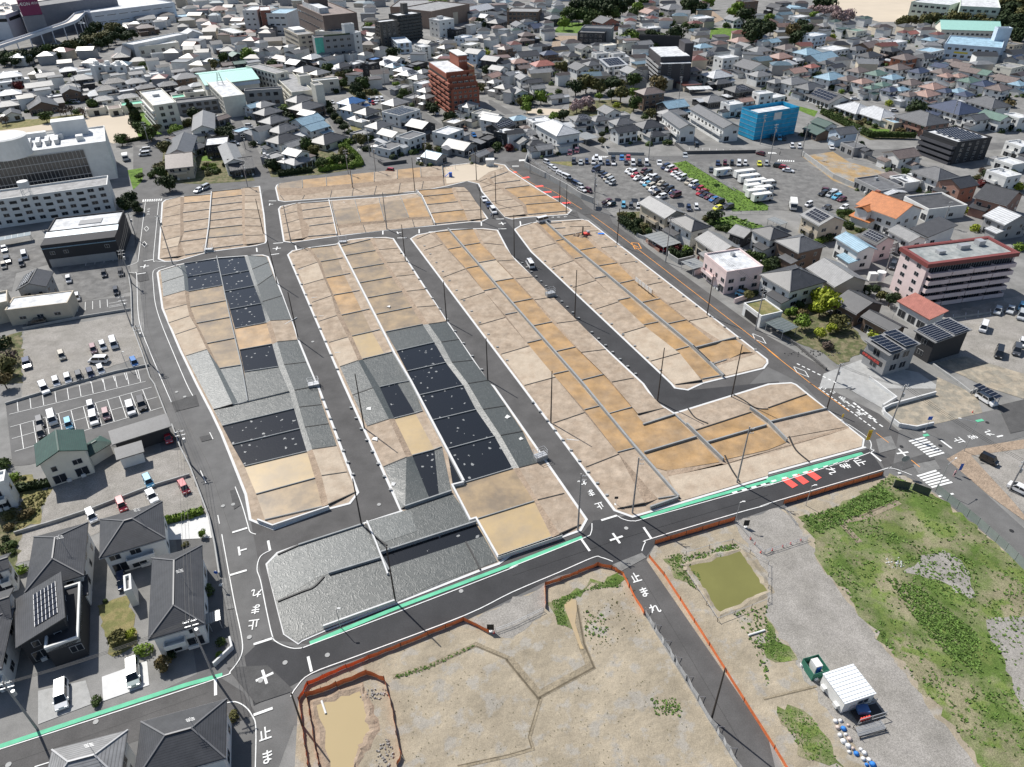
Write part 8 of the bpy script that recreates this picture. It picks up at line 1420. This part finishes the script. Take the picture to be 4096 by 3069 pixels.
cwall('white angular wall of the dirt yard at the crossroads', 'D2 1440 95 1055 200 985 235 1000 270 1125 370 1270 395 1420 360', .3, 1.0, M_CONC); cwall('white sloping walls of the driveway below the shop', 'D2 870 -40 1100 135 985 205', .3, .9, M_CONC); cwall('low concrete wall along the gravel parking yard', 'D1 1420 1500 1640 1657 D2 1740 80 1860 30', .3, .7); cwall('grey garden wall below the kawara gable house', 'C1 930 270 1085 390 1160 420', .3, 1.2); cwall('brick wall in front of the white carport', 'C1 1155 430 1270 520', .25, 1.0, wmat('k')); cwall('tall block wall under the raised garden', 'C1 1345 510 1350 570 1430 620 1560 590', .3, 1.6); cwall('dark block wall under the pale pink house', 'C1 1770 850 1850 870 2110 790', .3, 1.6, mat('dark_block', (.1, .1, .1))); cwall('salmon wall beside the pale pink house steps', 'C1 1570 720 1650 690', .3, 1.6, wmat('p')); cwall('stepped pink wall beside the clothes line', 'C1 1915 960 2030 920', .3, 1.4, wmat('p')); cwall('white front wall of the corner house by the bend', 'A3 1850 790 2010 640 1990 560', .3, 1.0, M_CONC); cwall('curved dark block wall below the flat-roofed villa', 'B0 1055 1400 1100 1430 1300 1405', .3, 1.3, mat('dark_block', (.1, .1, .1))); cwall('grey wall beside the pink flats', 'D1 1430 1120 2209 1010', .2, .6); cwall('grey stone wall along the road below the green garden', 'D1 -20 1180 250 1330 500 1540', .4, .8, mat('garden_rock', (.12, .115, .11), var=.4, scale=1.5, bump=1))
# ================================================================ SITE OBJECTS
def stairs(lb, s_, ang=0, h_=1.2):
    p = pts(s_)[0]; o = empty('steel_stair_cage', p, ang); b = MB(); b.box(-1.3, 1.3, -.8, .8, 0, h_); b.build('base', M_CONG, o); b = MB()
    for sx in (-1.25, 0, 1.25):
        for sy in (-.75, .75): b.bar((sx, sy, h_), (sx, sy, h_+1.3), .06)
    for z in (.65, 1.3):
        for sy in (-.75, .75): b.bar((-1.25, sy, h_+z), (1.25, sy, h_+z), .05)
        for sx in (-1.25, 1.25): b.bar((sx, -.75, h_+z), (sx, .75, h_+z), .05)
    b.build('railing', M_STEEL, o); b = MB(); b.box(-1.2, 1.2, -.7, .7, h_+.003, h_+.06); b.build('platform', M_STEEL, o); tag(o, lb, 'platform', 'railed steel platforms on the lots')
stairs('railed platform beside the dark street', 'C1 330 900', .4); stairs('railed platform at the head of the lots', 'B1 750 440', .1, .6); stairs('railed platform beside the second street by black water', 'C2 245 650', .5); stairs('railed platform beside the middle of the first street', 'B1 2209 -999' if False else 'B2 500 20', .35, .8); stairs('railed platform at the bottom of the upper left lots', 'A1 1805 510', .1, .8)
p, q = pts('C1 1060 790 1205 905'); r = empty('panel_row', p, math.atan2((q-p).y, (q-p).x)); L = (q-p).length
for k in range(5): u = L*(k+.02)/5; boxpart(r, 'panel', u, u+L/5-.3, -.03, .03, .9, 2.2, wmat('w')); 
for k in range(6): b = MB(); b.tube((L*k/5, .05, 0), (L*k/5, .05, 2.2), .05, n=6); b.build('post', M_EDGE, r)
tag(r, 'row of five white notice panels on posts in the lots', 'notice board')
# drilling machine with spoil
p = pts('C1 640 380')[0]; r = empty('drilling_machine', p, .4); b = MB(); b.box(-1.2, 1.2, -.9, -.5, 0, .45); b.box(-1.2, 1.2, .5, .9, 0, .45); b.build('track', M_TYRE, r); boxpart(r, 'body', -1.1, 1.0, -.7, .7, .46, 1.2, M_RED); b = MB(); b.box(-1.5, -1.2, -.2, .2, .3, 3.4); b.build('mast', M_EDGE, r); boxpart(r, 'engine_cover', .1, 1.1, -.5, .5, 1.203, 1.7, M_STEEL); tag(r, 'small red tracked drilling machine on a muddy lot', 'drilling machine')
b = MB(); rr = random.Random(2)
for k in range(16):
    a = rr.uniform(0, 6.28); d = rr.uniform(0, 2.2); b.tube((math.cos(a)*d-1.8, math.sin(a)*d*.7, .1), (math.cos(a)*d-1.8, math.sin(a)*d*.7, .3+rr.uniform(.1, .7)), rr.uniform(.5, 1.1), .1, 7)
o = b.build('soil_heap', M_BANK); o.location = p; tag(o, 'dark spoil heap beside the drilling machine', 'soil heap')
b = MB()
for k in range(5): b.box(-.9+k*.4, -.5+k*.42, -.5+.1*(k % 2), .5, .02, .12+.06*(k % 2))
o = b.build('folded_tarpaulin', mat('blue_tarpaulin', (.02, .17, .62), rough=.5, bump=.6)); o.location = pts('C1 765 362', .2)[0]; tag(o, 'crumpled blue tarpaulin beside the drilling machine', 'tarpaulin')
def person(lb, p, ang=0, top=(.25, .26, .3), z=.05, low=(.03, .03, .05)):
    o = empty('person', (p.x, p.y, z), ang); me = bpy.data.meshes.new('body'); V = [(0, 0, .95), (0, 0, 1.15), (0, 0, 1.42), (0, 0, 1.53), (0, -.02, 1.66), (.1, 0, .9), (.12, 0, .5), (.12, .02, .07), (.12, -.14, .04), (-.1, 0, .9), (-.13, .05, .5), (-.13, .1, .07), (-.13, -.05, .04), (.2, 0, 1.4), (.27, .02, 1.13), (.27, -.06, .88), (-.2, 0, 1.4), (-.27, .0, 1.13), (-.25, -.12, .92)]
    E = [(0, 1), (1, 2), (2, 3), (3, 4), (0, 5), (5, 6), (6, 7), (7, 8), (0, 9), (9, 10), (10, 11), (11, 12), (2, 13), (13, 14), (14, 15), (2, 16), (16, 17), (17, 18)]; me.from_pydata(V, E, []); ob = link('body', me, o)
    R_ = [.15, .14, .15, .06, .1, .09, .065, .045, .04, .09, .065, .045, .04, .06, .045, .035, .06, .045, .035]; md = ob.modifiers.new('skin', 'SKIN'); sv_ = me.skin_vertices[0].data
    for k, r_ in enumerate(R_): sv_[k].radius = (r_, r_*.85)
    sv_[0].use_root = True; ob.modifiers.new('sub', 'SUBSURF').levels = 1; me.materials.append(mat('clothes_%d' % int(top[0]*100), top, var=.05)); b = MB()
    b.tube((0, -.01, 1.68), (0, -.01, 1.78), .115, .06, 10); b.build('hair', M_EDGE, o); b = MB(); b.box(-.07, .07, -.135, -.1, 1.6, 1.7); b.build('face', mat('skin', (.55, .33, .24), var=0), o); b = MB(); b.tube((.0, 0, .5), (0, 0, .98), .17, .16, 10); b.build('trousers', mat('dark_trousers', low, var=0), o); tag(o, lb, 'person'); return o
person('person in pale shirt standing behind the parked white car', pts('B1 2030 222')[0], .3, (.45, .5, .6)); person('person in dark clothes standing beside the parked white car', pts('B1 2048 228')[0], -.5, (.03, .03, .05)); person('person walking on the pavement at the upper zebra crossing', pts('D0 100 1340')[0], 1.2, (.04, .04, .04)); 
p = pts('D2 1600 800')[0]; person('person in pink standing by the blue banner at the crossroads', p, .2, (.6, .35, .35)); r = empty('banner', p+Vector((.9, .6, 0))); b = MB(); b.tube((0, 0, 0), (0, 0, 2.9), .025, n=6); b.build('post', M_STEEL, r); boxpart(r, 'cloth', .03, .6, -.01, .01, 1.1, 2.8, M_BLUE); tag(r, 'blue and white banner on a thin pole at the crossroads', 'banner')
# site office, cage, rack, bags
x, y, ang, W, D = rect3('D3 665 1112 937 1022 735 765', 2.7); W = abs(W); r = empty('site_office', (x, y, 0), ang); boxpart(r, 'wall', -W/2+.1, W/2-.1, -D/2+.1, D/2-.1, .15, 2.6, wmat('w')); b = MB(); b.box(-W/2, W/2, -D/2, D/2, 2.603, 2.72); b.build('roof', mat('office_roof', (.74, .77, .8), rough=.5, var=.03), r)
b = MB()
for k in range(9): u = -D/2+D*(k+.5)/9; b.box(-W/2, W/2, u-.03, u+.03, 2.723, 2.78)
b.build('roof_rib', wmat('w'), r)
for k in (-.28, .28): boxpart(r, 'air_conditioner', -W/2-.4, -W/2+.09, D*k-.4, D*k+.4, .5, 1.15, wmat('w'))
window(r, 'F', W*.15, .9, W-.2, D-.2, 1.7, 1.0); tag(r, 'white prefabricated site office on the gravel', 'site office')
GC = mat('green_cage', (.03, .16, .11), rough=.6, var=.1); x, y, ang, W, D = rect3('D3 395 865 520 810 440 668', 1.8); r = empty('green_cage', (x, y, 0), ang)
for nm, q in (('left_panel', (-W/2, -W/2+.05, -D/2, D/2)), ('right_panel', (W/2-.05, W/2, -D/2, D/2)), ('front_panel', (-W/2+.06, W/2-.06, -D/2, -D/2+.05)), ('back_panel', (-W/2+.06, W/2-.06, D/2-.05, D/2))):
    boxpart(r, nm, *q, 0, 1.7, GC)
tag(r, 'open-topped green mesh enclosure beside the site office', 'enclosure'); r2 = empty('portable_toilet', (x, y, 0), ang); boxpart(r2, 'body', -.55, .55, -.7, .7, 0, 2.2, wmat('w')); boxpart(r2, 'door', -.4, .4, -.74, -.703, .1, 2.0, M_BLUE); tag(r2, 'white toilet cubicle with blue door inside the green enclosure', 'toilet cubicle')
p = pts('D3 850 1200')[0]; r = empty('storage_rack', p, ang); b = MB()
for sx in (-2.2, 0, 2.2):
    for sy in (-1, 1): b.bar((sx, sy, 0), (sx, sy, 1.3), .07)
for sy in (-1, 1): b.bar((-2.2, sy, 1.3), (2.2, sy, 1.3), .07); b.bar((-2.2, sy, .3), (2.2, sy, .3), .07)
b.build('frame', M_STEEL, r); boxpart(r, 'tray', -2.1, 2.1, -.9, .9, .35, .42, M_EDGE); tag(r, 'steel rack full of site gear below the site office', 'rack')
for k in range(4): b = MB(); b.tube((0, 0, .43), (0, 0, .95), .16, n=10); b.tube((0, 0, .953), (0, 0, 1.1), .05, n=8); o = b.build('fire_extinguisher', M_RED); o.location = p+Matrix.Rotation(ang, 3, 'Z') @ Vector((-1.6+k*.42, -.75, 0)); tag(o, f'red extinguisher on the site rack, {nth(k+1)} of four from left', 'fire extinguisher', 'red extinguishers on the rack')
b = MB(); b.box(-.8, .8, -.6, .6, .43, 1.1); o = b.build('blue_crate', mat('blue_box', (.08, .16, .35))); o.location = p+Vector((-.6, .3, 0)); tag(o, 'blue grey crate standing in the site rack', 'crate')
r = empty('pipe_rack', pts('D3 870 1340')[0], ang); b = MB()
for k in range(9): b.bar((-2.3+.05*k, -.5+k*.13, .55+.05*(k % 3)), (2.2, -.6+k*.14, .6+.06*(k % 2)), .07)
b.build('pipes', M_STEEL, r); b = MB()
for sx in (-2, 2):
    for sy in (-.7, .8): b.bar((sx, sy, 0), (sx, sy, .9), .07)
    b.bar((sx, -.7, .5), (sx, .8, .5), .07)
b.build('frame', M_POLD, r); tag(r, 'trestle loaded with grey scaffold pipes', 'pipe rack')
BAG = [mat('white_bag', (.66, .66, .66), bump=.8, var=.15, scale=4), mat('pinkish_bag', (.55, .45, .4), bump=.8, var=.2, scale=4), mat('blue_bag', (.03, .2, .6), bump=.8, var=.1), mat('orange_bag', (.5, .3, .18), bump=.8, var=.2, scale=4)]
rr = random.Random(12); n_ = 0
for k, s_ in enumerate('580 1265;625 1260;600 1320;650 1330;690 1300;620 1385;670 1380;700 1420;650 1440;690 1480;730 1500;700 1530;760 1545;800 1510;830 1540;820 1590;870 1600;850 1640;900 1640;300 785;320 810;350 825;395 880;410 900'.split(';')):
    b = MB(); R_ = rr.uniform(.28, .48); b.tube((0, 0, 0), (0, 0, R_*.5), R_*.8, R_, 9); b.tube((0, 0, R_*.5), (rr.uniform(-.1, .1), 0, R_*1.15), R_, R_*.4, 9); mi = rr.choice((0, 0, 0, 1, 2)) if k < 15 else (rr.choice((2, 2, 0)) if k < 19 else 0)
    o = b.build('debris_bag', BAG[mi], smooth=True); o.location = pts('D3 '+s_)[0]; place = 'in the line below the site office' if k < 19 else 'beside the green enclosure'
    tag(o, f'{["white", "pinkish", "blue", "orange"][mi]} debris bag {place}, {nth(k+1 if k < 19 else k-18)} from the top', 'bag', 'bags of debris by the office')
def cone(lb, s_, grp):
    b = MB(); b.box(-.2, .2, -.2, .2, 0, .05); b.tube((0, 0, .053), (0, 0, .7), .14, .03, 10); o = b.build('traffic_cone', M_RED); o.location = pts(s_)[0]; tag(o, lb, 'traffic cone', grp)
for k, s_ in enumerate(('D2 35 1440', 'D2 125 1408', 'D2 193 1384', 'D2 282 1355')): cone(f'red traffic cone on the gravel road barrier, {nth(k+1)} from left', s_, 'cones on the gravel road')
for k, s_ in enumerate(('C2 2058 1345', 'C2 2095 1385', 'C2 2145 1460')): cone(f'red traffic cone on the barrier near the pond, {nth(k+1)} from top', s_, 'cones near the pond')
cone('red traffic cone beside the solar carport driveway', 'D2 1762 250', None)
cone('red cone at the notice board by the orange mesh', 'B3 2055 500', None)
def barrier(lb, s_): fence('pipe_barrier', lb, s_, .9, None, step=2.2, rails=2, pm=M_STEEL, pr=.03, cat='barrier')
barrier('folding pipe barrier between gravel road and crossroads field', 'D2 130 1070 235 1215'); barrier('pipe barrier with four cones across the gravel road', 'D2 -30 1465 335 1345'); barrier('pipe barrier slanting down from the pond corner', 'C2 1935 1200 2050 1335'); barrier('pipe barrier from the cones towards the green pond edge', 'C2 2070 1370 2170 1470 2230 1440'); barrier('pipe barrier across the gravel entrance at the middle field', 'B3 2070 490 2209 440 C3 270 310')
def rubble(lb, s_, n, rad, m):
    p = pts(s_)[0]; b = MB(); rr = random.Random(n)
    for _ in range(n): a, d = rr.uniform(0, 6.28), rr.uniform(0, 1)**.6; q = Vector((math.cos(a)*d*rad[0], math.sin(a)*d*rad[1], .1)); s = rr.uniform(.06, .17); M = Matrix.Translation(q) @ Matrix.Rotation(rr.uniform(0, 6), 4, Vector((rr.random(), rr.random(), 1)).normalized()); b.box(-s, s, -s*.7, s*.7, -.05, s*.7, 0, M)
    o = b.build('rubble', m); o.location = p; tag(o, lb, 'rubble', kind='stuff')
RK = mat('grey_rubble', (.30, .28, .26), var=.35, scale=2); rubble('grey stones at the right side of the tan pond', 'B3 1020 1030', 50, (2.2, .9), RK); rubble('grey stones at the lower bank of the tan pond', 'B3 1110 1560', 60, (1.2, 2.4), RK); rubble('pale rocks in the grassy field', 'D2 1100 1550', 26, (1.6, 1.6), M_CONC)
rubble('dark garden rocks along the road below the green garden', 'D1 380 1400', 60, (7, 1.6), mat('garden_rock', (.12, .115, .11)))
# playground things
p = pts('B0 1680 1525', .15)[0]; r = empty('slide', p); boxpart(r, 'tower', -.6, .6, -.5, .5, 0, 1.7, M_BLUE); b = MB(); b.bar((-.5, 0, 1.5), (-2.2, -.3, .2), .6, .1); b.build('chute', M_BLUE, r); tag(r, 'blue slide on the small playground', 'slide')
p = pts('B0 1680 1465', .15)[0]; r = empty('swing', p); b = MB(); b.bar((-2, 0, 2.2), (2, 0, 2.2), .07)
for sx in (-2, 2):
    for sy in (-.8, .8): b.bar((sx, sy, 0), (sx, 0, 2.2), .06)
b.build('frame', M_STEEL, r)
for sx in (-.8, .8): boxpart(r, 'seat', sx-.22, sx+.22, -.1, .1, .5, .55, M_RED)
tag(r, 'swing frame with two red seats on the playground', 'swing')
b = MB(); b.box(-1.6, 1.6, -1.2, 1.2, 0, 2.6); b.box(-1.8, 1.8, -1.4, 1.4, 2.603, 2.75); o = b.build('toilet_block', wmat('w')); o.location = pts('B0 2020 1430')[0]; tag(o, 'small white hut at the corner of the playground', 'hut')
b = MB(); b.box(-1, 1, -.8, .8, 0, 2.3); b.tube((2.4, 0, 0), (2.4, 0, 2.6), 1.2, n=20); o = b.build('water_tank', wmat('w')); o.location = pts('D1 890 760', 1)[0]; tag(o, 'white water tanks above the brown walled house', 'water tank')

# litter of the building site: pale pipes, sheets of plastic, meter boxes
for k, (s_, kind_, ln_) in enumerate((('B1 480 910 510 908', 'pipe', 3), ('B1 230 1150 300 1110', 'pipe', 5), ('B1 680 1385 710 1383', 'pipe', 2.4), ('B1 540 1070 570 1068', 'pipe', 2), ('B1 370 670 400 660', 'pipe', 2), ('C2 470 475 500 478', 'pipe', 2.6), ('B2 1000 480 1030 485', 'bag', 1.2), ('B2 1190 880 1200 860', 'bag', 1.0), ('B2 950 220 970 222', 'bag', 1.1), ('C2 70 485 80 480', 'bag', .8), ('A1 1480 120 1540 128', 'pipe', 4), ('B1 250 185 310 188', 'pipe', 4), ('B1 750 85 770 92', 'pipe', 2), ('B1 1130 990 1150 995', 'bag', .9), ('B2 2165 300 2180 290', 'bag', 1.1), ('B3 565 1080 580 1125', 'drain', 2.2), ('C3 2040 515 2120 490', 'drain', 3), ('A1 1530 1060 1540 1100', 'green', 1.6))):
    p, q = pts(s_, .3)[:2]; e = (q-p).normalized(); b = MB()
    if kind_ == 'bag': b.add([p+Vector((0, 0, .05)), p+e*ln_+Vector((.1, -.3, .15)), p+e*ln_*.8+Vector((-e.y, e.x, 0))*ln_*.7+Vector((0, 0, .25)), p+Vector((-e.y, e.x, 0))*ln_*.6], [(0, 1, 2, 3)]); b.bar(p, p+e*ln_*.9, .2, .1)
    else: b.tube(p-Vector((0, 0, .12)), p+e*ln_-Vector((0, 0, .12)), .13 if kind_ != 'drain' else .16, n=8)
    nm, lb = {'pipe': ('white_pipe', 'white plastic pipe lying on the lot edge'), 'bag': ('plastic_scrap', 'torn white plastic scrap lying on the lots'), 'drain': ('drain_pipe', 'pale pipe at the rim of a pond'), 'green': ('green_pipe', 'bright green pipe on the lots by the old road')}[kind_]
    where = ['upper first street', 'first street right side', 'lots above the grey sheets', 'lower first street lots', 'top of the first street', 'second street kerb', 'pole shadow', 'folded corner sheet', 'square grey sheet', 'railed platform', 'top left block', 'upper middle block', 'inner block top', 'second street lots', 'dark sheet beside second street', 'tan pond', 'green pond ditch', 'old road'][k]
    tag(b.build(nm, wmat('w') if kind_ != 'green' else M_GREEN), f'{lb}, near the {where}', kind_ if kind_ in ('pipe', 'bag') else 'pipe')
bm_ = []
for k, (a, n) in enumerate((('C1 70 600 600 1120', 12), ('C1 660 1190 1100 1610', 7), ('C1 250 570 1340 1600', 12), ('B1 1430 440 2209 1520', 12), ('C2 150 130 860 1020', 10), ('B1 310 600 730 1600', 10), ('B1 1230 500 1990 1600', 12), ('C1 690 330 2170 1420', 14), ('B2 560 100 860 840', 8), ('B2 800 170 1190 980', 8))):
    A, B = pts(a)
    for j in range(n):
        p = A.lerp(B, (j+.5)/n); b = MB(); b.box(-.3, .3, -.2, .2, 0, .22); o = b.build('meter_box', M_CONG if j % 2 else M_CONW); o.location = (p.x, p.y, .2)
        row = ('upper left side of the dark street', 'lower left side of the dark street', 'right side of the dark street', 'right side of the upper second street', 'right side of the lower second street', 'right side of the first street', 'left side of the second street', 'side of the orange-lined road', 'left side of the lower first street', 'right side of the lower first street')[k]
        tag(o, f'concrete meter box, {nth(j+1)} from top, {row}', 'meter box', 'meter boxes at the lot fronts')
